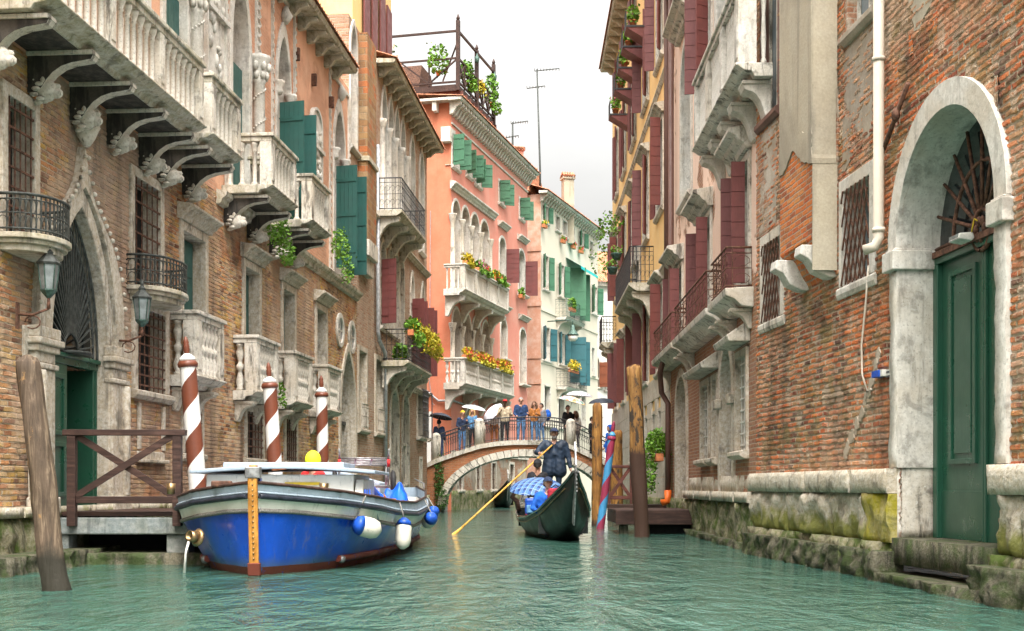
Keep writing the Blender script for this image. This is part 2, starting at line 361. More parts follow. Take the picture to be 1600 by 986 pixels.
M.stone_b = m_stone('rough_base_stone', (.45, .39, .29), dark=(.1, .082, .055), amt=.75, moss=.0, mossz=(1.28, 1.02), mossc=(.15, .155, .014), sc=1.2, bump=1., lo=.55, hi=.75)
M.ashlar = m_stone('pale_ashlar', (.50, .44, .36), dark=(.16, .13, .1), amt=.5, lo=.52, hi=.78)
M.green = m_paint('green_door_paint', (.014, .07, .04), .32, wear=(.1, .07, .03), wthr=.74, spec=.5, grain=(3, 3, .3))
M.teal = m_paint('teal_shutter_paint', (.02, .088, .076), .5, wear=(.09, .12, .1), wthr=.7, grain=(3, 3, .3))
M.gshut = m_paint('green_shutter_paint', (.055, .16, .09), .55, grain=(3, 3, .3))
M.bshut = m_paint('blue_green_shutter_paint', (.03, .12, .14), .5, grain=(3, 3, .3))
M.purple = m_paint('maroon_shutter_paint', (.16, .046, .042), .55, var=.5, wear=(.24, .14, .12), wthr=.67, grain=(3, 3, .3))
M.red_door = m_paint('russet_door_paint', (.22, .07, .035), .5)
M.iron = m_flat('black_iron', (.022, .022, .024), .5, .4, 20, spec=.5)
M.iron_g = m_flat('grey_green_iron', (.05, .055, .05), .55, .4, 16)
M.rust = m_flat('rusty_iron', (.115, .055, .035), .8, .5, 18, .3)
M.glass = m_flat('dark_window_glass', (.018, .024, .026), .12, .5, 1.3, .02, spec=.6)
M.mortar = m_plaster('repair_mortar', (.40, .33, .25), worn=(.3, .22, .15), amt=.6, streak=.2, pale=(.48, .42, .34), bump=.7)
M.glass_l = m_flat('pale_window_glass', (.16, .2, .22), .12, .3, 1.3, .02, spec=.6)
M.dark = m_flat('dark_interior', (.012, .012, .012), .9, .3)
M.curtain = m_flat('brown_boarding', (.24, .11, .075), .8, .3, 3)
M.pole_w = m_wood('weathered_pole_wood', (.11, .075, .05), (.29, .21, .14), wet=(.45, (.03, .026, .018)), chip=((.3, .17, .07), .6), bump=.9)
M.pole_k = m_wood('dark_peeling_pole_wood', (.25, .12, .035), (.44, .25, .08), wet=(1.9, (.055, .028, .018)), chip=((.04, .03, .022), .49), bump=1.)
M.pole_o = m_wood('peeling_ochre_pole_wood', (.27, .12, .03), (.45, .23, .06), wet=(.2, (.05, .03, .02)), chip=((.05, .035, .025), .54), bump=.9)
M.plank = m_wood('dark_brown_planks', (.05, .026, .02), (.095, .05, .038), rough=.55, axis='x', bump=.3)
M.redwood = m_wood('red_brown_planks', (.12, .04, .03), (.19, .07, .05), rough=.6, axis='x', bump=.3)
M.varnish = m_wood('varnished_wood', (.42, .18, .03), (.6, .3, .07), rough=.35, sc=.8, bump=.25, chip=((.16, .07, .02), .6), coat=.3)
M.oar = m_wood('oar_wood', (.62, .33, .06), (.75, .45, .12), rough=.45, sc=.7, bump=.15)
M.white = m_paint('white_boat_paint', (.82, .79, .71), .4, var=.15, wear=(.4, .36, .28), wthr=.66, runs=.45)
M.blue = m_paint('blue_boat_paint', (.005, .065, .44), .3, var=.35, sc=.6, coat=.2, wear=(.12, .2, .4), wthr=.68, scum=(.42, (.05, .08, .12)), runs=.35)
M.navy = m_flat('black_rubber', (.02, .024, .035), .45, .4, 12)
M.greyb = m_paint('grey_blue_deck_paint', (.33, .40, .47), .5, var=.35, wear=(.2, .2, .2), wthr=.66, runs=.3)
M.antif = m_paint('oxide_red_paint', (.16, .035, .02), .6, wear=(.01, .08, .42), wthr=.6, sc=1.)
M.steel = m_flat('worn_steel', (.27, .27, .27), .45, .4, 10, metal=.6)
M.brass = m_flat('tarnished_brass', (.30, .2, .1), .35, .4, 10, metal=.8)
M.rope = m_flat('grey_rope', (.2, .19, .17), .9, .4, 60)
M.rope_o = m_flat('orange_rope', (.5, .2, .1), .9, .3, 60)
M.fwhite = m_flat('off_white_plastic', (.66, .64, .58), .45, .2, 6); M.fend = m_paint('grubby_fender_skin', (.6, .57, .48), .5, var=.35, wear=(.25, .22, .15), wthr=.6, sc=1.5)
M.fblue = m_flat('fender_blue', (.012, .07, .38), .4, .3, 6)
M.tarp = m_flat('blue_tarpaulin', (.01, .11, .62), .4, .35, 5, .6)
M.rubber = m_flat('tyre_rubber', (.02, .02, .02), .7, .3)
M.yel_t = m_flat('yellow_tape', (.6, .42, .02), .5, .2)
M.hivis = m_flat('hi_vis_fabric', (.72, .85, .03), .7, .15, 10)
M.swhite = m_paint('pole_white_paint', (.74, .72, .68), .45, var=.12, wear=(.35, .25, .18), wthr=.75)
M.sred = m_paint('pole_brown_red_paint', (.165, .048, .024), .42, wear=(.5, .45, .4), wthr=.78)
M.sblue = m_paint('pole_blue_paint', (.06, .27, .5), .45); M.scrim = m_paint('pole_crimson_paint', (.28, .03, .07), .45)
M.tile = m_flat('terracotta_tiles', (.42, .18, .10), .85, .45, 5, .5)
M.pot = m_flat('terracotta_pot', (.5, .17, .07), .8, .25)
M.pipe_b = m_paint('brown_pipe_paint', (.13, .065, .05), .5); M.pipe_w = m_paint('cream_pipe_paint', (.58, .51, .42), .5, var=.2)
M.pipe_z = m_flat('zinc_pipe', (.38, .39, .40), .5, .25, metal=.4); M.pipe_o = m_flat('orange_pipe', (.75, .14, .02), .4, .15)
M.leaf = m_leaf('fresh_leaves', [(.05, .13, .015), (.11, .24, .02), (.2, .34, .03)])
M.leaf_d = m_leaf('dark_leaves', [(.02, .06, .012), (.05, .12, .02), (.09, .17, .03)])
M.leaf_y = m_leaf('yellow_leaves', [(.22, .22, .02), (.4, .33, .02), (.12, .2, .02)])
M.fl_y = m_flat('yellow_petals', (.75, .45, .02), .6, .25, 9); M.fl_r = m_flat('red_petals', (.6, .06, .05), .6, .3, 9); M.fl_p = m_flat('pink_petals', (.65, .15, .3), .6, .3, 9)
M.weed = m_stone('weedy_waterline_stone', (.10, .09, .055), pl=.1, dark=(.018, .018, .011), amt=.85, moss=.85, mossc=(.035, .058, .011), sc=2.5, bump=1., lo=.42, hi=.62)
M.algae = m_stone('algae_covered_stone', (.2, .18, .10), pl=.16, dark=(.032, .032, .016), amt=.75, moss=.95, mossc=(.06, .095, .011), sc=1.6, bump=.9)
M.ymoss = m_stone('yellow_moss_stone', (.36, .30, .08), pl=.15, dark=(.08, .09, .02), amt=.6, moss=.95, mossc=(.3, .26, .012), sc=1.6, bump=.9)
M.concrete = m_stone('wet_platform_stone', (.18, .21, .21), pl=.2, dark=(.05, .06, .06), amt=.5, moss=.25)
M.lead = m_flat('copper_green_metal', (.07, .12, .10), .55, .4, 14, metal=.3)
M.lglass = m_flat('lantern_glass', (.2, .22, .22), .15, .25, 6, spec=.6)
M.bulb = m_flat('lamp_bulb_glass', (.7, .6, .45), .3, .1)
M.awning = m_flat('turquoise_awning', (.01, .42, .42), .7, .2)
M.gond = m_paint('black_gondola_lacquer', (.012, .014, .013), .12, var=.2, spec=.6, coat=.6)
M.gond_s = m_paint('grey_green_gondola_side', (.017, .018, .016), .38, var=.4, spec=.3, coat=.08, runs=.25)
M.skin = m_flat('skin_light', (.55, .31, .22), .55, .1); M.skin_t = m_flat('skin_tan', (.40, .21, .14), .55, .1); M.skin_d = m_flat('skin_dark', (.13, .07, .045), .55, .1)
M.eye = m_flat('eye_dark', (.02, .015, .012), .2, .1); M.lip = m_flat('lip', (.3, .1, .08), .5, .1)
def cloth(n, c, v=.3): return m_flat(n, c, .85, v, 9, .5)
M.c_navy = cloth('navy_cloth', (.022, .035, .075)); M.c_blue = cloth('bright_blue_cloth', (.01, .09, .42)); M.c_jean = cloth('denim', (.10, .22, .42)); M.c_black = cloth('black_cloth', (.015, .015, .018))
M.c_beige = cloth('beige_cloth', (.46, .38, .27)); M.c_brown = cloth('tan_leather', (.36, .14, .035)); M.c_lblue = cloth('light_blue_cloth', (.10, .24, .42)); M.c_white = cloth('white_cloth', (.7, .7, .7), .1)
M.c_red = cloth('red_cloth', (.55, .03, .03)); M.c_maroon = cloth('maroon_cloth', (.3, .02, .035)); M.c_grey = cloth('grey_cloth', (.2, .2, .22)); M.c_yellow = cloth('yellow_cloth', (.75, .5, .03)); M.c_dblue = cloth('deep_blue_cloth', (.022, .05, .13))
M.rain = m_flat('wet_navy_raincoat', (.018, .03, .052), .55, .35, 5, .2, spec=.25)
M.h_brown = m_flat('brown_hair', (.10, .05, .025), .6, .4, 30); M.h_dark = m_flat('dark_hair', (.02, .016, .014), .6, .4, 30); M.h_grey = m_flat('grey_hair', (.3, .29, .28), .6, .3, 30); M.h_blond = m_flat('fair_hair', (.4, .25, .1), .6, .3, 30)

def m_umbrella(name, kind):
    t = NT(name); o = t.co(); X = t.xyz(o)
    if kind == 'tartan':
        def lines(a, f, w): return t.math('LESS_THAN', t.math('FRACT', t.math('MULTIPLY', a, f)), w)
        a = t.math('ADD', X[0], X[1]); b = t.math('SUBTRACT', X[0], X[1])
        c = t.mix(t.math('MAXIMUM', lines(a, 5., .5), 0.), (.012, .03, .12), (.03, .09, .26))
        c = t.mix(t.math('MULTIPLY', lines(b, 5., .5), .6), c, (.10, .22, .42))
        c = t.mix(t.math('MAXIMUM', lines(a, 5., .06), lines(b, 5., .06)), c, (.26, .34, .44))
        return t.done(c, .6)
    if kind == 'floral':
        v = t.n('TexVoronoi', {'Vector': o, 'Scale': 7.}, out=1); 
        c = t.ramp(t.xyz(v)[0], [(.0, (.75, .7, .62)), (.4, (.75, .25, .12)), (.55, (.8, .62, .3)), (.7, (.78, .74, .7)), (.85, (.6, .2, .35)), (.95, (.2, .4, .35))], 'CONSTANT')
        return t.done(c, .5)
    if kind == 'dots':
        v = t.n('TexVoronoi', {'Vector': o, 'Scale': 11.})
        return t.done(t.mix(t.math('LESS_THAN', v, .3), (.62, .62, .66), (.22, .2, .25)), .5)
M.u_tartan = m_umbrella('tartan_umbrella_fabric', 'tartan'); M.u_floral = m_umbrella('floral_umbrella_fabric', 'floral'); M.u_dots = m_umbrella('dotted_umbrella_fabric', 'dots')
M.u_grey = m_flat('misty_umbrella_film', (.5, .53, .57), .3, .15); M.u_white = m_flat('white_umbrella_fabric', (.72, .73, .8), .5, .1); M.u_black = m_flat('dark_umbrella_fabric', (.03, .04, .06), .5, .3)

t = NT('canal_water'); o = t.co()
a = t.noise(o, 1.0, 4, .6, .6, sz=(1, .45, 1)); b_ = t.noise(o, 3.4, 4, .6, .8, sz=(1, .4, 1)); c_ = t.noise(o, 11, 3, .6, sz=(1, .5, 1)); big = t.noise(o, .12, 3)
h = t.math('ADD', t.math('MULTIPLY', a, .8), t.math('MULTIPLY_ADD', b_, .42, t.math('MULTIPLY', c_, .07)))
wc = t.mix(t.mr(big, .35, .65), (.034, .098, .074), (.048, .116, .09))
M.water = t.done(wc, .04, h, .64, .34, spec=.5, IOR=1.33)
# ------------------------------------------------------------------ facade building blocks (building-local: x along the wall, -y out of it)
def opath(kind, x0, x1, z0, zs, zt, n=9):
    xm = (x0 + x1) / 2; w = (x1 - x0) / 2; H = zt - zs
    if kind == 'rect': return [(x0, z0), (x0, zt), (x1, zt), (x1, z0)]
    left = []
    for i in range(n + 1):
        t = i / n
        if kind == 'round': left.append((xm - w * math.cos(t * math.pi / 2), zs + H * math.sin(t * math.pi / 2)))
        elif kind == 'gothic':
            a = 1.12 * t; left.append((x0 + w * (1 - math.cos(a)) / (1 - math.cos(1.12)), zs + H * math.sin(a) / math.sin(1.12)))
        else:   # ogee
            p = [(x0, zs), (x0 + .0 * w, zs + .75 * H), (xm - .16 * w, zs + .5 * H), (xm, zt)]
            q = 1 - t; c = (q ** 3, 3 * q * q * t, 3 * q * t * t, t ** 3)
            left.append(tuple(sum(c[k] * p[k][j] for k in range(4)) for j in (0, 1)))
    right = [(2 * xm - x, z) for x, z in left[-2::-1]]
    return [(x0, z0)] + left + right + [(x1, z0)]
def cpath(cx, cz, r, n=20): return [(cx + r * math.cos(2 * math.pi * i / n), cz + r * math.sin(2 * math.pi * i / n)) for i in range(n)]

CORN = [(0, 0), (-.07, 0), (-.09, .05), (-.15, .09), (-.17, .13), (-.25, .17), (-.25, .21), (0, .26)]
def cornice_mb(x0, x1, z, d=.25, h=.26, mb=None):
    return (mb or MB()).prism_x([(y * d / .25, z + q * h / .26) for y, q in CORN], x0, x1)
_leaf = {}
def shutter_mesh(w, h, style):
    key = (round(w, 2), round(h, 2), style)
    if key in _leaf: return _leaf[key]
    m = MB(); m.box(0, w, -.028, -.006, 0, h)
    if style == 'grid':
        nr = max(2, round(h / .27)); nc = 2 if w > .4 else 1
        for r in range(nr):
            for c in range(nc):
                m.box(w * c / nc + .005, w * (c + 1) / nc - .005, -.04, .006, h * r / nr + .007, h * (r + 1) / nr - .007)
    else:
        npl = max(3, round(w / .12))
        for c in range(npl): m.box(w * c / npl + .004, w * (c + 1) / npl - .004, -.036, .002, .0, h)
        for zz in (.14, .5, .84): m.box(.02, w - .02, -.055, .02, h * zz, h * zz + .1)
    for zz in (.12, .86): m.box(0, w * .5, -.062, -.05, h * zz, h * zz + .035)
    o = m.build('shutter_leaf', [M.dark]); me = o.data; bpy.data.objects.remove(o); _leaf[key] = me
    return me
_shm = {}
def shutter(parent, hx, z0, z1, w, side, ang, mat, y=-.09, style='plank'):
    me = shutter_mesh(w, z1 - z0, style); k = (me.name, mat.name)
    if k not in _shm: c = me.copy(); c.materials.clear(); c.materials.append(mat); _shm[k] = c
    o = bpy.data.objects.new('shutter', _shm[k]); COL.objects.link(o); o.parent = parent; o.location = (hx, y, z0)
    o.rotation_euler.z = -R(ang) if side == 'l' else math.pi + R(ang)
    if side == 'r': pass
    return o
PROF = {'vase': [(.075, 0), (.075, .05), (.05, .07), (.085, .2), (.045, .36), (.04, .42), (.075, .46), (.075, .54), (.04, .58), (.045, .64), (.085, .8), (.05, .93), (.075, .95), (.075, 1)],
        'col': [(.085, 0), (.085, .05), (.06, .07), (.052, .1), (.048, .78), (.065, .8), (.05, .83), (.085, .93), (.095, .95), (.095, 1)],
        'slim': [(.05, 0), (.05, .06), (.03, .1), (.045, .35), (.03, .7), (.05, .92), (.05, 1)]}
_bal = {}
def baluster(parent, style, x, y, z, h, mat, sx=1.):
    k = (style, mat.name)
    if k not in _bal:
        o = MB().lathe(PROF[style], n=8).build('baluster', mat, parent); _bal[k] = o.data
    else:
        o = bpy.data.objects.new('baluster', _bal[k]); COL.objects.link(o); o.parent = parent
    o.location = (x, y, z); o.scale = (sx, sx, h)
    return o
def bracket_mb(d, h, w, head=True):
    m = MB()
    m.prism_x([(0, 0), (-d, 0), (-d - .03, -.1 * h), (-d, -.22 * h), (-d * .88, -.25 * h), (-d * .7, -.29 * h), (-d * .53, -.38 * h), (-d * .4, -.52 * h), (-d * .3, -.7 * h), (-d * .24, -.86 * h), (-d * .16, -h), (0, -h)], -w / 2, w / 2)
    m.prism_x([(0, 0), (-d - .03, 0), (-d - .04, -.06), (0, -.06)], -w / 2 - .03, w / 2 + .03)
    if head:
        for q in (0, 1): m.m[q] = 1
        hy, hz = -d * .2 - .06, -h * .92
        m.ball((0, hy, hz), (w * .48, .15, .16), 10, 6); m.ball((0, hy - .13, hz - .04), (w * .28, .1, .075), 8, 5); m.ball((0, hy - .12, hz + .05), (w * .12, .09, .05), 6, 4)
        for s_ in (-1, 1): m.ball((s_ * w * .36, hy + .02, hz + .12), (.05, .05, .06), 6, 4)
        for a in range(14): m.ball((math.cos(a * .45) * w * (.5 + .06 * (a % 2)), hy + .07 + .04 * (a % 3), hz + math.sin(a * .45) * .16), (.035, .07, .035), 6, 4)
    return m

class Building:
    def __init__(s, name, fac, label, cat='building', group=None, **k):
        s.F = fac; s.root = empty(name, (fac.O.x, fac.O.y, 0), fac.ang, label=label, cat=cat, group=group); s.open = []
    def part(s, name, mb, mat, bevel=0, parent=None): return mb.build(name, mat, parent or s.root, bevel=bevel)
    def wall(s, X0, X1, Z0, Z1, mat, d=0., deep=7., name='wall', ends=True, step=None):
        m = MB(); ops = [o for o in s.open if o[1] > X0 and o[0] < X1 and o[4] > Z0 and o[2] < Z1]
        xs = sorted({X0, X1, *[min(max(v, X0), X1) for o in ops for v in o[:2]]}); zs = sorted({Z0, Z1, *[min(max(v, Z0), Z1) for o in ops for v in (o[2], o[4])]})
        for i in range(len(xs) - 1):
            for j in range(len(zs) - 1):
                cx, cz = (xs[i] + xs[i + 1]) / 2, (zs[j] + zs[j + 1]) / 2
                if not any(o[0] < cx < o[1] and o[2] < cz < o[4] for o in ops):
                    if step:
                        a, c, e, f = xs[i], xs[i + 1], zs[j], zs[j + 1]; nx = max(1, int((c - a) / step[0])); nz_ = max(1, int((f - e) / step[1]))
                        m.add([(a + (c - a) * p / nx, -d, e + (f - e) * q / nz_) for q in range(nz_ + 1) for p in range(nx + 1)], [(q * (nx + 1) + p, q * (nx + 1) + p + 1, (q + 1) * (nx + 1) + p + 1, (q + 1) * (nx + 1) + p) for q in range(nz_) for p in range(nx)], True)
                    else: m.quad((xs[i], -d, zs[j]), (xs[i + 1], -d, zs[j]), (xs[i + 1], -d, zs[j + 1]), (xs[i], -d, zs[j + 1]))
        for o in ops:
            if o[5] != 'rect':
                p = o[6]
                for a, b in zip(p[1:-1], p[2:-1]):
                    if a[1] < o[4] or b[1] < o[4]:
                        m.quad((a[0], -d, a[1]), (b[0], -d, b[1]), (b[0], -d, o[4]), (a[0], -d, o[4]))
        if ends:
            for x in (X0, X1): m.quad((x, -d, Z0), (x, deep, Z0), (x, deep, Z1), (x, -d, Z1))
            m.quad((X0, -d, Z1), (X1, -d, Z1), (X1, deep, Z1), (X0, deep, Z1)); m.quad((X0, deep, Z0), (X1, deep, Z0), (X1, deep, Z1), (X0, deep, Z1))
        return s.part(name, m, mat)
    def hole(s, x0, x1, z0, z1, kind='rect', zs=None):
        p = opath(kind, x0, x1, z0, zs if zs is not None else z1, z1); s.open.append((x0, x1, z0, zs, max(q[1] for q in p), kind, p)); return p
    def win(s, x0, x1, z0, z1, kind='rect', zs=None, fw=.13, proud=.05, depth=.28, frame=None, pane=None, sill=.14, lintel=0, grille=None, shut=(), name='window', fz=1.25, sash=None, gmat=None):
        frame = frame or M.stone; pane = pane or M.glass
        p = s.hole(x0, x1, z0, z1, kind, zs); zs = z1 if zs is None else zs
        out = opath(kind, x0 - fw, x1 + fw, z0, zs, z1 + fw * (1 if kind in ('rect', 'round') else fz))
        w = s.part(name, MB().band(p, out, -proud, depth), frame, bevel=.012)
        s.part('pane', MB().add([(x, depth - .015, z) for x, z in p], [tuple(range(len(p)))]), pane, parent=w)
        if sash:
            m = MB(); nx, nz, sm = sash
            for i in range(nx + 1): xx = x0 + (x1 - x0) * i / nx; m.box(xx - .03, xx + .03, depth - .07, depth - .02, z0, zs)
            for i in range(nz + 1): zz = z0 + (zs - z0) * i / nz; m.box(x0, x1, depth - .065, depth - .025, zz - .03, zz + .03)
            s.part('sash', m, sm, parent=w)
        if sill: s.part('sill', MB().prism_x([(depth, z0), (-sill * .4, z0), (-sill, z0 - .03), (-sill, z0 - .1), (-sill * .5, z0 - .16), (0, z0 - .16), (0, z0 - .02), (depth, z0 - .02)], x0 - fw - .06, x1 + fw + .06), frame, .01, w)
        if lintel: s.part('lintel', cornice_mb(x0 - fw - .1, x1 + fw + .1, z1 + fw + .01, lintel, lintel * .95), frame, .008, w)
        if grille:
            m = MB(); nv, nh, gy = grille
            if nv < 0:      # diagonal lattice
                W_, H_ = x1 - x0, z1 - z0; st = W_ / -nv
                for k in range(-int(H_ / st / 1.9) - 1, -nv + int(H_ / st / 1.9) + 2):
                    for sg in (1, -1):
                        pts = []
                        for j in range(9):
                            zz = z0 + H_ * j / 8; xx = x0 + k * st + sg * (zz - z0) / 2.2
                            if x0 - .01 <= xx <= x1 + .01: pts.append((xx, gy - .02 * sg, zz))
                        if len(pts) > 1: m.path(pts, .014, 4)
            else:
                for i in range(nv): xx = x0 + (x1 - x0) * (i + .5) / nv; m.tube((xx, gy, z0), (xx, gy, z1 if kind == 'rect' else zs + .1), .012, n=4)
                for i in range(nh): zz = z0 + (z1 - z0) * (i + .5) / nh; m.box(x0, x1, gy - .012, gy + .012, zz - .014, zz + .014)
            s.part('grille', m, gmat or M.rust, parent=w)
        for q in shut: shutter(w, *q)
        return w
    def balcony(s, x0, x1, z0, z1, d, style='col', gap=.17, brk=(), bh=.95, mat=None, mat2=None, t=.26, head=True, sides=(1, 1), post=.2, mid=(), sx=1., bw=.24):
        mat = mat or M.stone_d; mat2 = mat2 or M.stone
        sl = MB().prism_x([(0, z0 - t), (-d + .26, z0 - t), (-d + .22, z0 - t * .62), (-d + .08, z0 - t * .5), (-d - .0, z0 - t * .22), (-d - .05, z0 - t * .16), (-d - .05, z0), (0, z0)], x0 - .05, x1 + .05)
        B = s.part('balcony', sl, mat, .012)
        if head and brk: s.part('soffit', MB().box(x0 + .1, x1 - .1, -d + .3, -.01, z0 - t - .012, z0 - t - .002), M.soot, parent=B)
        rt = .17
        m = MB(); m.box(x0 - .04, x1 + .04, -d - .05, -d + .24, z1 - .07, z1); m.box(x0, x1, -d - .005, -d + .2, z1 - rt, z1 - .072)
        for k, xx in zip(sides, (x0, x1 - .2)):
            if k: m.box(xx - .03, xx + .23, -d + .242, 0, z1 - .07, z1); m.box(xx, xx + .2, -d + .202, 0, z1 - rt, z1 - .072)
        s.part('rail', m, mat, .012, B)
        ps = [x0, x1 - post] + [q - post / 2 for q in mid]
        for q in ps:
            m = MB(); m.box(q, q + post, -d + .0, -d + post, z0 + .002, z1 - rt - .002); m.box(q + .03, q + post - .03, -d - .015, -d, z0 + .1, z1 - rt - .08); s.part('post', m, mat2, .012, B)
        ps = sorted(ps); hh = z1 - rt - z0 - .004
        for a, c in zip(ps, ps[1:]):
            L_ = c - a - post; n = max(1, int(L_ / gap))
            for i in range(n): baluster(B, style, a + post + L_ * (i + .5) / n, -d + .1, z0 + .002, hh, mat2, sx)
        for k, xx in zip(sides, (x0 + .1, x1 - .1)):
            if k:
                L_ = d - post; n = max(1, int(L_ / gap))
                for i in range(n): baluster(B, style, xx, -L_ * (i + .5) / n, z0 + .002, hh, mat2, sx)
        if brk:
            bm_ = bracket_mb(d - .12, bh, bw, head)
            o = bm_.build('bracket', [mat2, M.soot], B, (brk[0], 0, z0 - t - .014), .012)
            for q in brk[1:]: dup(o, B, (q, 0, z0 - t - .014))
        return B
    def iron_rail(s, x0, x1, z0, h, d, n, mat=None, bow=0., parent=None, scroll=True, r=.011, sides=True):
        """a balcony front of bars, with rails and scrolls; bow > 0 curves it outwards"""
        m = MB()
        def P(t):      # t along side-front-side
            if bow: 
                a = math.pi * t; return ((x0 + x1) / 2 - (x1 - x0) / 2 * math.cos(a), -d * math.sin(a) ** .7)
            if not sides: return (x0 + (x1 - x0) * t, -d)
            Lt = (x1 - x0) + 2 * d; q = t * Lt
            return (x0, -q) if q < d else ((x0 + q - d, -d) if q < d + x1 - x0 else (x1, -(Lt - q)))
        T = [i / 40 for i in range(41)]
        if not bow and sides: Lt = (x1 - x0) + 2 * d; T = [0, d / Lt, 1 - d / Lt, 1]
        elif not bow: T = [0, 1]
        for zz, rr in ((z0 + .05, .014), (z0 + h * .5, .009), (z0 + h * .86, .01), (z0 + h, .022)):
            m.path([(*P(t), zz) for t in T], rr, 5)
        for i in range(n + 1):
            x, y = P(i / n); m.tube((x, y, z0), (x, y, z0 + h), r, n=4)
            if scroll and i < n:
                xa, ya = P((i + .5) / n); 
                for zc in (.25, .68):
                    m.path([(xa + (x - xa) * .8 * math.cos(a * .7), ya + (y - ya) * .8 * math.cos(a * .7), z0 + h * zc + .09 * math.sin(a * .7)) for a in range(8)], .007, 3)
        return s.part('railing_grille', m, mat or M.iron, parent=parent)
    def eaves(s, x0, x1, z, d=.55, gap=.9, mat=None, roof=3.2, stone=None, ch=.28, pitch=.38):
        stone = stone or M.stone_d
        e = s.part('eaves', MB().prism_x([(0, z - .02), (-d, z - .02), (-d - .05, z + .05), (-d - .05, z + .11), (0, z + .13)], x0 - .1, x1 + .1), stone)
        cb = MB().prism_x([(0, 0), (-d + .06, 0), (-d + .04, -ch * .3), (-d * .55, -ch * .5), (-d * .3, -ch), (0, -ch * 1.1)], -.09, .09).build('corbel', stone, e, (x0 + gap / 2, 0, z - .022), .01)
        n = int((x1 - x0) / gap)
        for i in range(1, n): dup(cb, e, (x0 + (x1 - x0) * (i + .5) / n, 0, z - .022))
        cb.location.x = x0 + (x1 - x0) * .5 / n
        m = MB(); k = max(2, int((x1 - x0 + .3) / .06)); vs = []; hh = roof * pitch
        for i in range(k + 1):
            x = x0 - .15 + (x1 - x0 + .3) * i / k; o = .045 * (i % 4 in (1, 2))
            vs += [(x, -d - .12, z + .13 + o), (x, roof, z + .13 + hh + o), (x, -d - .12, z + .115)]
        m.add(vs, [(3 * i, 3 * i + 3, 3 * i + 4, 3 * i + 1) for i in range(k)] + [(3 * i, 3 * i + 2, 3 * i + 5, 3 * i + 3) for i in range(k)])
        s.part('roof', m, M.tile)
        return e
# ------------------------------------------------------------------ water
WT = MB(); WT.quad((-500, -200, 0), (500, -200, 0), (500, 900, 0), (-500, 900, 0))
tag(WT.build('canal_water', M.water), 'turquoise rippled canal water', 'water', kind='structure')

from mathutils import noise as mnoise
def rough(x0, x1, z0, z1, y, amp, step=.09, seed=0, top=.0, mb=None, blocks=None, joint=.02):
    """front of a course of rough stone blocks, bulging and pitted"""
    m = mb or MB(); rg = random.Random(seed); cuts = [x0]
    if blocks:
        while cuts[-1] < x1 - blocks * .7: cuts.append(cuts[-1] + blocks * rg.uniform(.6, 1.4))
        cuts[-1] = x1
        if len(cuts) == 1: cuts.append(x1)
    else: cuts.append(x1)
    for a, b in zip(cuts, cuts[1:]):
        a += joint / 2 if blocks else 0; b -= joint / 2 if blocks else 0
        nx = max(1, int((b - a) / step)); nz_ = max(1, int((z1 - z0) / step)); off = rg.uniform(-.03, .03) if blocks else 0
        V = []
        for j in range(nz_ + 1):
            for i in range(nx + 1):
                x = a + (b - a) * i / nx; z = z0 + (z1 - z0) * j / nz_
                p = Vector((x, z, seed * 7.3)); d = mnoise.fractal(p * 2.3, .9, 2.1, 5) * amp + mnoise.noise(p * 11) * amp * .35
                e = min(i, nx - i, j * 1.5, (nz_ - j) * 1.0) if blocks else min(j * 0 + 9, 9)
                if e < 1 and blocks: d -= .03
                V.append((x, y - d - off, z))
        m.add(V, [(j * (nx + 1) + i, j * (nx + 1) + i + 1, (j + 1) * (nx + 1) + i + 1, (j + 1) * (nx + 1) + i) for j in range(nz_) for i in range(nx)], True)
        t = nz_ * (nx + 1)
        m.add([V[t + i] for i in range(nx + 1)] + [(V[t + i][0], top, z1) for i in range(nx + 1)], [(i, i + 1, nx + 2 + i, nx + 1 + i) for i in range(nx)])
        m.add([V[i] for i in range(nx + 1)] + [(V[i][0], top, z0) for i in range(nx + 1)], [(i + 1, i, nx + 1 + i, nx + 2 + i) for i in range(nx)])
        for q in (0, nx): m.add([V[j * (nx + 1) + q] for j in range(nz_ + 1)] + [(V[j * (nx + 1) + q][0], top, V[j * (nx + 1) + q][2]) for j in range(nz_ + 1)],
                                [(j, j + 1, nz_ + 2 + j, nz_ + 1 + j) for j in range(nz_)])
    return m

def W4(b, l, r, t, bo, d=0):
    F = b.F; pm = (l + r) / 2
    return F.x(l, d), F.x(r, d), F.z(pm, bo, d), F.z(pm, t, d)

# ------------------------------------------------------------------ brick palazzo on the left
FL = Fac(at(0, 0, 2050 / 120).xy, 970, 'L')
L1 = Building('brick_palazzo', FL, 'old brown brick palazzo with pointed water gate and long stone balcony', 'palazzo')
X, Z = FL.x, FL.z
xe = X(557); xu = X(545)
# ground and mezzanine
for l, r in ((8, 50), (207, 248)):
    L1.win(X(l), X(r), 4.42, 6.25, grille=(5, 7, -.02), pane=M.dark, fw=.16, depth=.3, frame=M.stone_s, sill=0)
for l, r in ((-6, 62), (198, 256)):
    q = MB(); a, c = X(l), X(r); mid = (a + c) / 2
    for k, (zz, rr) in enumerate(((4.22, .82), (4.29, .92), (4.36, 1.), (4.40, 1.))):
        pass
    prof = [((a + c) / 2 - (c - a) / 2 * math.cos(math.pi * i / 16), -.64 * math.sin(math.pi * i / 16) ** .7) for i in range(17)]
    for f, z0, z1 in ((.86, 4.18, 4.27), (.95, 4.27, 4.33), (1.03, 4.33, 4.40)):
        q.prism_z([(mid + (x - mid) * f, y * f) for x, y in prof], z0, z1)
    B = L1.part('iron_balcony', q, M.stone_d, .01)
    L1.iron_rail(a, c, 4.40, .5, .62, 26, M.iron_g, bow=1, parent=B)
L1.win(X(212), X(255), 2.72, 4.1, grille=(6, 8, -.03), pane=M.dark, fw=.2, depth=.25, frame=M.stone_s)
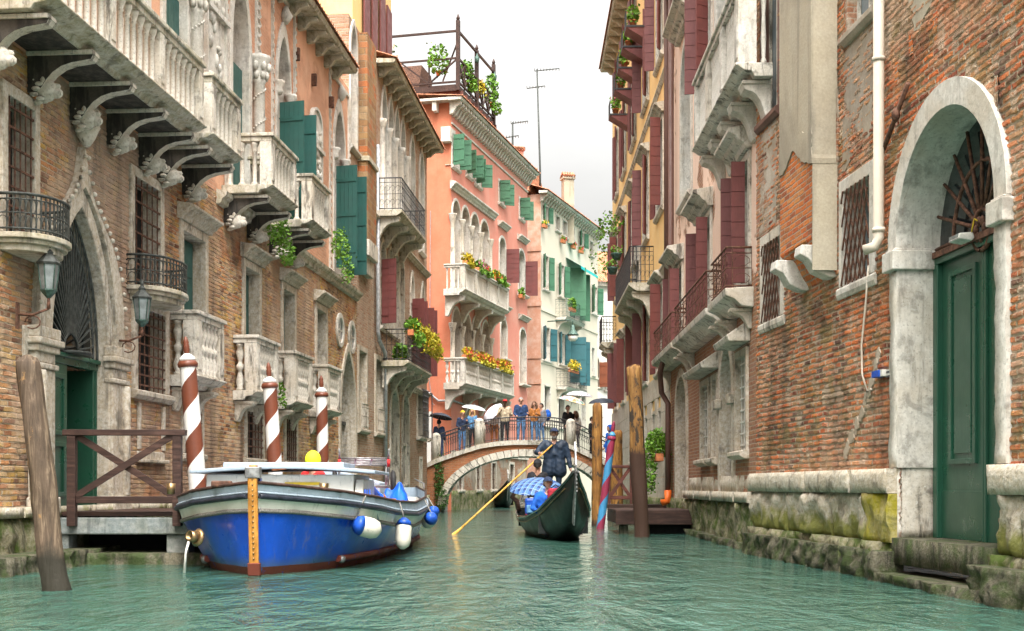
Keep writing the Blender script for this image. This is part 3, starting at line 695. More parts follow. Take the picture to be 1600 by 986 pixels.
E = [(284, 318, 308, 350), (381, 403, 401, 435), (441, 458, 461, 488), (493.5, 508, 512, 533)]
for l, r, bl, br in E:
    w = L1.win(X(l), X(r), 4.3, 5.82, pane=M.dark, fw=.17, depth=.4, frame=M.stone_s, lintel=.32, sill=0)
    m = MB(); hw = (X(r) - X(l)) * .97; m.box(X(l) + .02, X(l) + hw, .2, .25, 4.3, 5.78)
    for zz in (4.4, 5.1): m.box(X(l) + .12, X(l) + hw / 2 - .06, .18, .2, zz, zz + .58); m.box(X(l) + hw / 2 + .06, X(l) + hw - .1, .18, .2, zz, zz + .58)
    m.box(X(l) + hw / 2 - .012, X(l) + hw / 2 + .012, .17, .2, 4.3, 5.78)
    L1.part('shutter', m, M.teal, .006, w)
    a, c = X(bl, .5), X(br, .5)
    L1.balcony(a, c, 3.1, 4.26, .5, 'vase', gap=.19, brk=(a + .2, c - .2), bh=.42, mat=M.stone, mat2=M.stone, t=.2, head=False, post=.26, sx=1.15)
for l, r in ((286, 312), (384, 408), (445, 461), (497, 508)):
    L1.win(X(l), X(r), 1.72, 2.72, grille=(5, 6, -.04), pane=M.dark, fw=.15, depth=.22, frame=M.stone_s, sill=.1)
# water gate
gx0, gx1 = X(74), X(163); gm = (gx0 + gx1) / 2
gp = opath('gothic', gx0, gx1, .8, 3.05, 5.25); L1.open.append((gx0, gx1, .8, 3.05, 5.25, 'gothic', gp))
PG = L1.part('water_gate', MB().band(gp, opath('gothic', gx0 - .2, gx1 + .2, .8, 3.05, 5.55), -.08, .3), M.stone_s, .02)
L1.part('ogee_arch', MB().band(opath('gothic', gx0 - .2, gx1 + .2, 3.3, 3.32, 5.55), opath('ogee', gx0 - .52, gx1 + .52, 3.3, 3.32, 6.15), -.13, 0), M.stone_s, .02, PG)
m = MB(); CK = m; og = opath('ogee', gx0 - .55, gx1 + .55, 3.3, 3.32, 6.2)
for x, z in og[2:-2]: m.ball((x, -.14, z), .042, 6, 4)
for i in range(1, len(og) - 2):
    a, c = og[i], og[i + 1]; m.ball(((a[0] + c[0]) / 2, -.15, (a[1] + c[1]) / 2), .036, 6, 4)
L1.part('crocket_moulding', CK, M.stone, parent=PG); m = MB()
m.lathe([(.05, 0), (.12, .1), (.2, .28), (.16, .42), (.22, .5), (.12, .62), (.1, .7), (.15, .8), (.05, .95)], (gm, -.14, 6.15), 10)
for a in range(6): m.ball((gm + .17 * math.cos(a), -.14 + .12 * math.sin(a), 6.45 + .04 * (a % 3)), .09, 6, 4)
L1.part('finial_carving', m, M.stone, parent=PG)
for sgn, xx in ((-1, gx0 - .62), (1, gx1 + .02)):
    m = MB(); m.box(xx, xx + .6, -.13, 0, .8, 2.72)
    for f, z0, z1 in ((.04, 2.72, 2.8), (.0, 2.8, 2.95), (.05, 2.95, 3.05), (.1, 3.05, 3.14), (.06, 3.14, 3.3)): m.box(xx - f, xx + .6 + f, -.13 - f, 0, z0, z1)
    m.tube((xx + (.5 if sgn > 0 else .1), -.15, .95), (xx + (.5 if sgn > 0 else .1), -.15, 2.7), .07, n=10); m.box(xx - .05, xx + .65, -.19, 0, .72, .95)
    L1.part('pilaster', m, M.stone_s, .02, PG)
m = MB(); m.box(gx0, gx1, .1, .22, 2.9, 3.05); m.box(gx0, gx1, .05, .1, 3.0, 3.06); L1.part('transom', m, M.green, .01, PG)
m = MB(); wd = (gx1 - gx0) / 2; m.box(gx0, gx0 + wd * .92, .12, .18, .8, 2.9); 
for z0, z1 in ((.95, 1.75), (1.85, 2.75)):
    m.band([(gx0 + .18, z0 + .07), (gx0 + .18, z1 - .07), (gx0 + wd * .75, z1 - .07), (gx0 + wd * .75, z0 + .07)], [(gx0 + .11, z0), (gx0 + .11, z1), (gx0 + wd * .82, z1), (gx0 + wd * .82, z0)], .09, .12, True)
L1.part('door', m, M.green, .008, PG)
m = MB(); m.box(gx1 - .12, gx1 - .05, .13, 1.2, .8, 2.9); m.box(gx1 - .05, gx1, .11, .24, .8, 2.9); L1.part('door', m, M.green, .01, PG)
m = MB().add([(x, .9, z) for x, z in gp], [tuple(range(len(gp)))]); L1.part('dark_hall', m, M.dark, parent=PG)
m = MB().add([(x, .22, z) for x, z in opath('gothic', gx0, gx1, 3.0, 3.05, 5.25)], [tuple(range(len(gp)))]); L1.part('pane', m, M.glass, parent=PG)
m = MB(); cp = (gm, 3.12)
m.lathe([(.01, 0), (.3, .0), (.3, .04)], (gm, .1, 3.06), 16)
ins = opath('gothic', gx0 + .2, gx1 - .2, 3.06, 3.1, 4.85, 14)
for x, z in ins[1:-1]:
    dx, dz = x - cp[0], z - cp[1]; l = math.hypot(dx, dz) or 1
    m.tube((cp[0] + dx / l * .26, .1, cp[1] + dz / l * .26), (x, .1, z), .016, n=4)
    m.ball((x, .1, z), (.035, .02, .05), 5, 4)
m.path([(x, .1, z) for x, z in ins], .02, 5); m.path([(x, .1, z) for x, z in opath('gothic', gx0 + .03, gx1 - .03, 3.06, 3.1, 5.18, 14)], .02, 5)
m.path([(cp[0] + .26 * math.cos(a * math.pi / 10), .1, cp[1] + .26 * math.sin(a * math.pi / 10)) for a in range(11)], .025, 5)
for k in range(1, 27):
    a = opath('gothic', gx0 + .03, gx1 - .03, 3.06, 3.1, 5.18, 14); p, q = a[k + 0], ins[min(k + 1, 28)]; m.path([(p[0], .1, p[1]), ((p[0] + q[0]) / 2 + .03, .1, (p[1] + q[1]) / 2), (q[0], .1, q[1])], .009, 4)
L1.part('fan_grille', m, M.iron_g, parent=PG)
# small things of the lower wall
m = MB(); a = X(34); m.band([(a + .12, 2.75), (a + .12, 3.1), (a + .32, 3.1), (a + .32, 2.75)], [(a, 2.6), (a, 3.28), (a + .44, 3.28), (a + .44, 2.6)], -.04, .0, True); L1.part('stone_plaque', m, M.stone_s, .01)
a, c = X(213), X(255); m = MB(); m.box(a, c, -.03, 0, 1.55, 1.7); m.box(a - .06, c + .06, -.1, 0, 1.5, 1.56); m.box(a, a + .12, -.05, 0, 1.72, 2.5); m.box(c - .12, c, -.05, 0, 1.72, 2.5); L1.part('blocked_window', m, M.stone_s, .015)
for p, y in ((530, 516), (548.5, 527)):
    cx_, cz_ = FL.e(p, y); m = MB().band(cpath(cx_, cz_, .36), cpath(cx_, cz_, .5), -.06, .0, True); w = L1.part('round_window', m, M.stone_w, .01)
    L1.part('pane', MB().add([(x, -.012, z) for x, z in cpath(cx_, cz_, .37)], [tuple(range(20))]), M.glass, parent=w)
    m = MB(); m.box(cx_ - .02, cx_ + .02, -.03, -.014, cz_ - .36, cz_ + .36); m.box(cx_ - .36, cx_ + .36, -.03, -.014, cz_ - .02, cz_ + .02); L1.part('sash', m, M.stone, parent=w)
L1.win(X(531), X(554), 1.0, 5.1, 'gothic', 3.05, fw=.2, depth=.5, pane=M.dark, frame=M.stone_s, name='side_gate', sill=0)
a, c = X(531), X(554)
m = MB()
for i in range(9):
    t_ = math.pi * (i + .5) / 9; m.tube(((a + c) / 2, .3, 3.05), ((a + c) / 2 - .6 * math.cos(t_), .3, 3.05 + 1.5 * math.sin(t_)), .015, n=4)
m.box(a, c, .26, .34, 2.95, 3.05); L1.part('fan_grille', m, M.iron_g)
# base: moulded ledge, rough courses, weed
L1.part('base_course', rough(-10, xe, .68, .82, -.16, .02, .12, 3, blocks=1.4), M.stone_b)
L1.part('foundation', rough(-10, xe, -.8, .67, -.1, .08, .12, 4, blocks=1.1), M.algae)
L1.part('waterline_ledge', rough(-10, xe, -.8, .22, -.62, .14, .08, 5, top=0), M.weed)
L1.part('wall', MB().box(-10, xe, .01, 1.2, -.8, .79), M.algae)
# rosy upper floor
xs_ = X(290)
def frame_mould(b, l, r, z0, z1):
    a, c = b.F.x(l), b.F.x(r); m = MB().band([(a, z0), (a, z1), (c, z1), (c, z0)], [(a - .09, z0), (a - .09, z1 + .09), (c + .09, z1 + .09), (c + .09, z0)], -.05, 0)
    k = int((z1 - z0) / .2)
    for i in range(k):
        for xx in (a - .1, c + .04): m.box(xx, xx + .06, -.075, -.05, z0 + i * .2, z0 + i * .2 + .1)
    b.part('moulded_frame', m, M.stone_w)
for l, r, t_ in ((196, 226, 12.0), (256, 290, 12.2), (361, 387, 11.9)):
    w = L1.win(X(l), X(r), 7.05, t_, 'gothic', 10.35, fw=.2, depth=.35, frame=M.stone_w, pane=M.curtain, sill=0)
    m = MB(); n = 4
    for i in range(n): m.box(X(l) + (X(r) - X(l)) * i / n + .01, X(l) + (X(r) - X(l)) * (i + 1) / n - .005, .12, .16, 7.1, 10.1)
    L1.part('shutter', m, M.teal, .005, w)
for p in (297, 396):
    m = MB(); cx_ = X(p); m.lathe([(.2, 0), (.2, .12), (.15, .2), (.14, .3), (.135, 2.9), (.17, 2.95), (.14, 3.0), (.2, 3.3), (.26, 3.42), (.26, 3.5)], (cx_, -.12, 7.05), 14)
    for i in range(60):
        a = i * .42; m.ball((cx_ + .14 * math.cos(a), -.12 + .14 * math.sin(a), 7.4 + i * .043), .03, 5, 3)
    for k in range(2):
        for a in range(8): m.ball((cx_ + (.18 + .05 * k) * math.cos(a * .785), -.12 + (.18 + .05 * k) * math.sin(a * .785), 10.12 + .18 * k), (.06, .06, .1), 6, 4)
    L1.part('column', m, M.stone_w)
    m = MB()
    for i in range(24): m.prism_y([(cx_ + .35, 7.1 + i * .2), (cx_ + .5, 7.2 + i * .2), (cx_ + .35, 7.3 + i * .2), (cx_ + .42, 7.2 + i * .2)], -.05, 0)
    L1.part('zigzag_moulding', m, M.stone_w)
for l, r, so in ((432, 451, ((432, 'l', 102), (451, 'r', 84))), (521, 537, ((521, 'l', 100), (537, 'r', 82)))):
    L1.win(X(l), X(r), 7.05, 11.85, 'gothic', 10.6, fw=.13, depth=.3, frame=M.stone_w, pane=M.curtain, sill=0, fz=3., shut=[(X(p), 7.25, 10.1, .62, sd, an, M.teal) for p, sd, an in so])
    xm = (X(l) + X(r)) / 2; m = MB().lathe([(.05, 0), (.1, .06), (.17, .18), (.1, .3), (.05, .42)], (xm, -.08, 12.15), 8); L1.part('finial_carving', m, M.stone_w)
    for q in (X(l), X(r)): L1.part('capital', MB().lathe([(.08, 0), (.13, .08), (.1, .16), (.16, .26), (.16, .32)], (q, -.04, 10.3), 8), M.stone_w)
frame_mould(L1, 425, 458, 7.05, 12.7); frame_mould(L1, 515, 543, 7.05, 12.6); frame_mould(L1, 353, 398, 7.05, 12.6)
for l, r, z0, z1 in ((318, 346, 8.6, 12.2), (484, 498, 8.9, 11.0)):
    a, c = X(l), X(r); p = opath('round', a, c, z0, z1 - .4, z1); m = MB().prism_y(p, -.06, 0)
    m.band(p, opath('round', a - .07, c + .07, z0, z1 - .4, z1 + .07), -.11, 0)
    rg = random.Random(l)
    for i in range(26): m.ball((rg.uniform(a + .1, c - .1), -.08, rg.uniform(z0 + .1, z1 - .5)), (rg.uniform(.05, .12), .05, rg.uniform(.06, .16)), 6, 4)
    m.box(a - .12, c + .12, -.16, 0, (z0 + z1) / 2, (z0 + z1) / 2 + .1)
    L1.part('relief_panel', m, M.stone_w)
for p, y in ((460, 85), (487, 125), (514, 160), (352, 330)):
    x, z = FL.e(p, y); L1.part('wall_anchor', MB().box(x - .05, x + .05, -.14, 0, z - .16, z + .16), M.rust, .02)
L1.part('string_course', MB().prism_x([(0, 6.75), (-.1, 6.78), (-.12, 6.86), (-.2, 6.92), (-.22, 7.0), (0, 7.05)], X(338), xe), M.stone_d)
big = dict(d=1.02, style='col', gap=.225, bh=.55, sx=.92, bw=.2, t=.17)
xa, xb = X(82, 1.02), X(318, 1.02)
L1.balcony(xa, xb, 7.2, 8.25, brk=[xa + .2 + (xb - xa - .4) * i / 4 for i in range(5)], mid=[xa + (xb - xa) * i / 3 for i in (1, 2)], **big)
for l, r in ((331, 376), (424, 463), (487, 515), (568.6, 588)):
    a, c = X(l, 1.02), X(r, 1.02)
    if l > 560: continue
    L1.balcony(a, c, 7.2, 8.25, brk=(a + .2, c - .2), post=.24, **big)
L1.wall(-10, xe, .8, 6.98, M.brick_l, step=(.035, .02)); L1.wall(-10, xu, 6.985, 12.9, M.pink_l)
L1.eaves(-10, X(555, .55), 12.85, .55, .95)

# ------------------------------------------------------------------ taller house beside it
L2 = Building('tall_house', FL.at(545), 'tall pale brick house with iron flower balcony, beside the salmon building', 'house'); F2 = L2.F; X, Z = F2.x, F2.z
x0l, x1l = X(557), X(667)
q = MB(); q.box(X(559), X(588, .3), -.3, 0, 8.7, 15.05); L2.part('pilaster', q, M.pil)
q = MB(); q.box(X(559) - .05, X(588, .3) + .05, -.37, 0, 11.1, 11.25); L2.part('pilaster_band', q, M.stone_d, .01)
q = MB(); q.box(X(559), X(588, .3), -.36, 0, 8.2, 8.7); q.box(X(559), X(588, .3), -.22, 0, 7.7, 8.2); L2.part('corbel', q, M.stone, .02)
L2.win(X(547), X(556), 11.3, 15.0, 'gothic', 14.2, fw=.16, frame=M.stone_w, pane=M.curtain)
xs4 = [X(p) for p in (594.5, 604.5, 614.5, 624, 633)]
for a, c in zip(xs4, xs4[1:]):
    L2.win(a + .13, c - .13, 10.25, 14.7, 'gothic', 13.5, fw=.12, frame=M.stone_w, pane=M.glass_l, sill=0, depth=.35)
for a in xs4: L2.part('column', MB().lathe([(.16, 0), (.16, .2), (.11, .25), (.1, 2.9), (.15, 3.05), (.17, 3.2)], (a, -.06, 10.25), 8), M.stone_w)
for l, r in ((640.5, 646.5), (655, 661)):
    L2.win(X(l), X(r), 10.6, 14.6, 'gothic', 13.7, fw=.16, frame=M.stone_w, pane=M.glass_l)
def slab_balcony(b, l, r, d, z0, h, n, nb=4):
    a, c = b.F.x(l, d), b.F.x(r, d)
    B = b.part('iron_balcony', MB().prism_x([(0, z0 - .2), (-d + .15, z0 - .2), (-d, z0 - .1), (-d - .04, z0 - .08), (-d - .04, z0), (0, z0)], a - .05, c + .05), M.stone_d, .01)
    b.iron_rail(a, c, z0, h, d, n, parent=B)
    bk = bracket_mb(d - .1, .7, .2, False).build('bracket', M.stone, B, (a + .2, 0, z0 - .202), .01)
    for i in range(1, nb): dup(bk, B, (a + .2 + (c - a - .4) * i / (nb - 1), 0, z0 - .202))
    return B, a, c
slab_balcony(L2, 627, 664, .9, 10.15, 1.05, 40)
FB, fba, fbc = slab_balcony(L2, 637, 673, .9, 5.35, 1.05, 40)
L2.win(X(593), X(602), 6.5, 9.4, 'gothic', 8.6, fw=.14, frame=M.stone, pane=M.glass, shut=[(X(593), 6.55, 8.7, .55, 'l', 110, M.purple, -.09, 'grid')])
for l, r in ((606, 612.5), (615.5, 621.5), (624.5, 630)):
    L2.win(X(l), X(r), 5.4 if l > 620 else 6.5, 9.4, 'round', 8.9, fw=.13, frame=M.stone, pane=M.glass, sill=.1)
for l, r in ((641, 646), (657.5, 662)):
    L2.win(X(l), X(r), 5.4, 9.3, 'gothic', 8.4, fw=.14, frame=M.stone, pane=M.glass, sill=0, shut=[(X(l), 5.6, 8.3, .5, 'l', 105, M.purple, -.09, 'grid'), (X(r), 5.6, 8.3, .5, 'r', 80, M.purple, -.09, 'grid')])
L2.part('string_course', cornice_mb(x0l, x1l, 9.75, .2, .22), M.stone_d); L2.part('string_course', cornice_mb(X(603), x1l, 4.75, .2, .22), M.stone_d)
for l, r in ((559.5, 571), (586, 597.5)):
    w = L2.win(X(l), X(r), 2.9, 5.3, fw=.16, depth=.35, pane=M.stone_s, frame=M.stone_s)
    L2.iron_rail(X(l) + .05, X(r) - .05, 2.92, .75, .1, 8, M.stone, parent=w, scroll=False, sides=False)
for l, r in ((610, 621.5), (628.5, 637.5)):
    w = L2.win(X(l), X(r), .6, 4.5, 'round', 3.75, fw=.2, depth=.4, pane=M.stone, frame=M.stone)
    L2.part('pane', MB().add([(x, .3, z) for x, z in opath('round', X(l), X(r), 2.9, 3.75, 4.5)], [tuple(range(21))]), M.glass, parent=w)
for l, r in ((651.5, 660), (665.5, 672)):
    w = L2.win(X(l), min(X(r), x1l - .15), 3.1, 4.9, fw=.14, depth=.25, pane=M.dark, frame=M.stone, sill=.2); m = MB(); a, c = X(l) - .05, min(X(r), x1l - .2) + .05
    for i in range(8): xx = a + (c - a) * i / 7; m.tube((xx, -.25, 3.1), (xx, -.25, 4.95), .016, n=4)
    for i in range(9): zz = 3.1 + 1.85 * i / 8; m.box(a, c, -.262, -.238, zz - .02, zz + .02)
    for xx in (a, c):
        for zz in (3.1, 4.0, 4.95): m.box(xx - .012, xx + .012, -.25, 0, zz - .012, zz + .012)
    L2.part('grille', m, M.iron, parent=w)
L2.win(X(628), X(633), 1.2, 2.6, fw=.1, pane=M.dark, frame=M.stone); L2.win(X(655), X(658), 1.0, 2.2, fw=.1, pane=M.dark, frame=M.stone)
m = MB(); xx = X(590.5, .12); x3 = X(602.5, .12)
m.path([(xx, -.12, 12.3), (xx, -.12, 6.2), (xx + .1, -.14, 5.9), (x3 - .2, -.14, 5.6), (x3, -.12, 5.3), (x3, -.12, 1.2)], .07, 8); L2.part('downpipe', m, M.pipe_z)
L2.part('base_course', rough(x0l, x1l, .5, .75, -.14, .02, .15, 13, blocks=1.2), M.stone_b); L2.part('foundation', rough(x0l, x1l, -.8, .5, -.2, .08, .12, 14, blocks=1.1), M.algae)
L2.wall(x0l, x1l, .5, 8.2, M.brick_l2, name='wall'); L2.wall(0, x1l, 8.2, 15.15, M.brick_l2)
L2.eaves(X(588), x1l + .35, 15.1, .6, .85); 
L2.wall(X(575), X(632), 15.2, 22.4, M.yellow, d=-.5, name='attic_wall'); m = MB().box(X(575) - .3, X(632) + .2, -.25, 6, 22.4, 22.6); L2.part('attic_roof', m, M.stone_d)
for p in (588, 600, 612, 622):
    m = MB()
    for k in range(4): m.box(X(p) + k * .24, X(p) + k * .24 + .23, .38, .44, 15.5, 18.6)
    L2.part('shutter', m, M.purple, .01)
YB = Building('yellow_back_house', Fac(FL.w(X(545) + FL.x(545) * 0 + FL.x(500), 0, -7.5).xy, 970, 'L'), 'plain yellow house showing above the palazzo roof', 'house')
YB.wall(0, 13, 0, 26, M.cream, deep=6); m = MB().box(-.3, 13.3, -.4, 6.2, 26, 26.3); YB.part('roof', m, M.tile)
# ------------------------------------------------------------------ red brick house on the right
FR = Fac(at(1183, 760, 2050 / 94.5).xy, 640, 'R')
R1 = Building('red_brick_house', FR, 'red brick house with tall green water door under a white round arch', 'house')
X, Z = FR.x, FR.z
x1r = X(1600) + 5
def patch(b, name, mat, pts, y0=-.008, seed=0, rag=.07):
    """a ragged piece of plaster on the wall, outline (x,z)"""
    rg = random.Random(seed); out = []
    for (xa, za), (xb, zb) in zip(pts, pts[1:] + pts[:1]):
        n = max(2, int(math.hypot(xb - xa, zb - za) / .05))
        for i in range(n):
            t = i / n; q = Vector((xa + (xb - xa) * t, za + (zb - za) * t, seed * 3.1)); o = mnoise.noise_vector(q * 2.2) * rag * 2.2 + mnoise.noise_vector(q * 9) * rag * .7; out.append((q.x + o.x, q.y + o.y))
    return b.part(name, MB().prism_y(out, y0, .02), mat)
dx0, dx1 = X(1408), X(1562); dr = (dx1 - dx0) / 2; zs = 3.88; dm = (dx0 + dx1) / 2; dd = .47
dp = opath('round', dx0, dx1, .5, zs, zs + dr * .98, 14); R1.open.append((dx0, dx1, .5, zs, zs + dr * .98, 'round', dp))
DG = R1.part('arched_doorway', MB().band(opath('round', dx0, dx1, zs + .01, zs + .012, zs + dr * .98, 14), opath('round', dx0 - .27, dx1 + .27, zs + .01, zs + .012, zs + dr * .98 + .28, 14), -.06, dd + .1), M.stone_w, .02)
for a, c in ((dx0 - .25, dx0), (dx1, dx1 + .25)):
    R1.part('jamb', rough(a, c, 1.32, zs - .25, -.05, .02, .1, int(a * 10), top=dd + .1) .box(a + .02, c - .03, .03, dd + .1, .5, zs - .25), M.stone_w, parent=DG)
    m = MB(); m.box(a - .06, c + (.05 if c < dm else .06), -.12, dd + .1, zs - .25, zs - .02); m.box(a - .02, c + .02, -.09, dd + .1, zs - .02, zs + .008); R1.part('impost', m, M.stone_w, .02, DG)
R1.part('jamb', rough(0, dd, .5, zs - .26, 0, .02, .1, 31, top=.1), M.stone, parent=DG); o = kids(DG)[-1]; o.location = (dx0 - .02, -.04, 0); o.rotation_euler.z = R(90)
R1.part('threshold', rough(dx0 - .1, dx1 + .1, .2, .5, -.1, .04, .1, 8, top=.9), M.weed, parent=DG)
yd = dd - .02
m = MB(); m.box(dx0, dx0 + .12, yd - .07, yd + .06, .5, zs - .2); m.box(dx1 - .12, dx1, yd - .07, yd + .06, .5, zs - .2); m.box(dx0, dx1, yd - .07, yd + .06, zs - .2, zs - .1)
FRM = R1.part('door_frame', m, M.green, .01, DG)
for a, c in ((dx0 + .12, dm - .005), (dm + .005, dx1 - .12)):
    m = MB(); m.box(a, c, yd, yd + .05, .5, zs - .2)
    for z0, z1 in ((1.35, 3.55),):
        m.band([(a + .3, z0 + .06), (a + .3, z1 - .06), (c - .3, z1 - .06), (c - .3, z0 + .06)], [(a + .22, z0), (a + .22, z1), (c - .22, z1), (c - .22, z0)], yd - .03, yd, True); m.box(a + .36, c - .36, yd - .018, yd, z0 + .12, z1 - .12)
    m.box(a, c, yd - .012, yd, .5, 1.05); m.box(c - .05 if a < dm - .5 else a, c if a < dm - .5 else a + .05, yd - .035, yd, .5, zs - .2)
    R1.part('door_leaf', m, M.green, .006, DG)
R1.part('pane', MB().add([(x, yd + .02, z) for x, z in opath('round', dx0, dx1, zs - .1, zs, zs + dr * .98, 14)], [tuple(range(31))]), M.glass, parent=DG)
m = MB(); hub = (dm, zs - .02)
m.path([(hub[0] + .22 * math.cos(a * math.pi / 12), yd - .05, hub[1] + .22 * math.sin(a * math.pi / 12)) for a in range(25)], .03, 5)
m.path([(hub[0] + .74 * math.cos(a * math.pi / 20), yd - .05, hub[1] + .74 * math.sin(a * math.pi / 20)) for a in range(21)], .024, 5)
for k in range(11):
    a = math.pi * k / 10; m.tube((hub[0] + .22 * math.cos(a), yd - .05, hub[1] + .22 * math.sin(a)), (hub[0] + dr * .96 * math.cos(a), yd - .05, hub[1] + dr * .94 * math.sin(a)), .026, .02, n=5)
for k in range(6): m.ball((hub[0] + .1 * math.cos(k), yd - .07, hub[1] + .1 * math.sin(k)), (.05, .03, .06), 5, 4)
m.box(dx0, dx1, yd - .1, yd - .03, zs - .13, zs - .06)
R1.part('fan_grille', m, M.rust, parent=DG)
# windows
for l, r in ((1320, 1361), (1194, 1221)):
    w = R1.win(X(l), X(r), 3.74, 4.98, grille=(-6, 0, -.03), fw=.17, depth=.28, proud=.03, frame=M.stone_w if l > 1300 else M.stone, pane=M.glass_l, sill=.05, gmat=M.rust)
for l, r in ((1191, 1216), (1326, 1366)):
    R1.win(X(l), X(r), 7.02, 9.6, fw=.1, proud=.02, depth=.18, frame=M.pipe_b if l < 1200 else M.old_p, pane=M.glass_l, sill=.1, sash=(2, 1, M.stone))
# chimney breast
px0, px1 = X(1217, .36), X(1268, .36); m = MB(); m.box(px0, px1, -.36, 0, 5.85, 10.5); PI_ = R1.part('pier', m, M.grey_p, .02)
m = MB(); m.prism_x([(0, 3.95), (-.1, 4.1), (-.2, 4.3), (-.345, 4.45), (-.345, 5.85), (0, 5.85)], px0 + .015, px1 - .015); R1.part('pier_brickwork', m, M.brick_p, parent=PI_)
patch(R1, 'plaster_patch', M.grey_p, [(px1 - .25, 5.5), (px1 + .0, 5.4), (px1 + .0, 6), (px1 - 1.5, 6), (px1 - 1.5, 5.6), (px1 - .9, 5.75)], -.365, 3, .05)
for xx in (px0 + .15, px1 - .2): 
    m = MB().prism_x([(0, 4.35), (-.48, 4.35), (-.5, 4.22), (-.38, 4.16), (-.28, 4.0), (-.1, 3.92), (0, 3.92)], xx - .15, xx + .15); R1.part('corbel', m, M.stone_w, .015, PI_)
m = MB(); m.box(px1 + .001, px1 + .012, -.35, -.01, 4.0, 10.45); R1.part('plaster_patch', m, M.grey_p, parent=PI_)
# plaster left on the brick, crack and bits
patch(R1, 'plaster_patch', M.old_p, [(X(1318), 5.3), (X(1362), 5.45), (X(1366), 6.95), (X(1320), 6.95)], seed=1, rag=.05)
patch(R1, 'plaster_patch', M.old_p, [(X(1183), 5.15), (X(1214), 5.2), (X(1214), 7.0), (X(1183), 7.0)], seed=2, rag=.03)
patch(R1, 'plaster_patch', M.grey_p, [(X(1440), 6.3), (X(1520), 6.3), (X(1640), 6.0), (X(1640), 9), (X(1400), 9), (X(1400), 7.1)], -.012, 5, .16)
patch(R1, 'plaster_patch', M.old_p, [(X(1300), 4.9), (X(1308), 5.0), (X(1312), 6.4), (X(1300), 6.4)], -.03, 6, .05)
ck = [FR.e(*p) for p in ((1374, 552), (1368, 582), (1358, 612), (1350, 640), (1338, 668), (1328, 692), (1320, 716))]; m = MB(); rg = random.Random(12)
for (xa, za), (xb, zb) in zip(ck, ck[1:]):
    for i in range(7):
        f = i / 7; x, z = xa + (xb - xa) * f + rg.uniform(-.03, .03), za + (zb - za) * f; r_ = rg.uniform(.035, .085)
        m.prism_y([(x + r_ * rg.uniform(.6, 1.2) * math.cos(k * .7), z + r_ * rg.uniform(.7, 1.4) * math.sin(k * .7)) for k in range(9)], -.006 - rg.uniform(0, .02), .02)
R1.part('crack_filling', m, M.mortar, .006)
rg = random.Random(4)
for p, y in ((1424, 70), (1462, 32), (1402, 112)):
    x, z = FR.e(p, y); R1.part('putlog_hole', MB().prism_y([(x - .05, z - .12), (x + .05, z - .12), (x + .05, z + .1), (x - .05, z + .12)], -.012, .0), M.brick_p)
m = MB(); a, c = FR.e(1383, 248), FR.e(1427, 130); m.tube((a[0], -.06, a[1]), (c[0], -.06, c[1]), .03, n=5); e_ = FR.e(1410, 180); m.ball((e_[0], -.08, e_[1]), (.07, .05, .09), 7, 5); R1.part('wall_anchor', m, M.rust)
xp = X(1373, .12); m = MB(); m.path([(xp, -.12, 11), (xp, -.12, 4.08), (xp - .02, -.16, 3.98), (xp - .1, -.26, 3.95)], .065, 10)
for zz in (4.15, 6.2, 8.2): m.tube((xp, -.12, zz), (xp, -.12, zz + .05), .078, n=10)
R1.part('downpipe', m, M.pipe_w)
R1.part('cable', MB().path([(*[(q := FR.e(p, y))[0], -.04], q[1]) for p, y in ((1362, 415), (1358, 470), (1351, 540), (1352, 585), (1360, 612), (1366, 608))], .014, 5), M.pipe_w)
for l, r, t_, bo, mt, dp_ in ((1374, 1385, 578, 591, M.fblue, .1), (1388, 1396, 576, 590, M.fwhite, .03)):
    a, b_ = FR.e(l, bo), FR.e(r, t_); m = MB(); m.box(a[0], b_[0], -dp_, 0, a[1], b_[1])
    if dp_ > .05: m.mi = 1; m.box(b_[0], b_[0] + .07, -dp_ * .8, 0, a[1], b_[1])
    else:
        m.mi = 2
        for k in range(2):
            for j in range(5): m.box(a[0] + .015 + j * .025, a[0] + .032 + j * .025, -dp_ - .003, -dp_, b_[1] - .045 - k * .05, b_[1] - .02 - k * .05)
    R1.part('meter_box' if dp_ > .05 else 'house_plate', m, [mt, M.fwhite, M.navy], .004)
# stone base
for a, c in ((0, dx0 - .02), (dx1 + .06, x1r)):
    R1.part('base_course', rough(a, c, 1.02, 1.31, -.2, .02, .07, 21 + int(a), top=.02, blocks=1.7), M.stone_b)
    R1.part('foundation', rough(a, c - (.85 if a < 1 else 0), .44, 1.015, -.12, .09, .06, 22 + int(a), top=.02, blocks=1.0, joint=.03), M.stone_b)
    R1.part('foundation', rough(a, c, -.3, .44, -.16, .1, .06, 26 + int(a), top=.02, blocks=1.3, joint=.02), M.algae)
    R1.part('waterline_ledge', rough(a - .05, c + .1, -.8, .34, -.27 - (.08 if a > 1 else 0), .13, .05, 23 + int(a), top=0), M.weed)
R1.part('foundation', rough(dx0 - .87, dx0 - .02, .44, 1.015, -.13, .07, .06, 27, top=.02), M.ymoss)
R1.part('waterline_ledge', rough(dx0, dx1 + .2, -.8, .1, -.34, .12, .05, 28, top=.2), M.weed)
R1.wall(-.02, x1r, .45, 10.6, M.brick_r, step=(.03, .018))

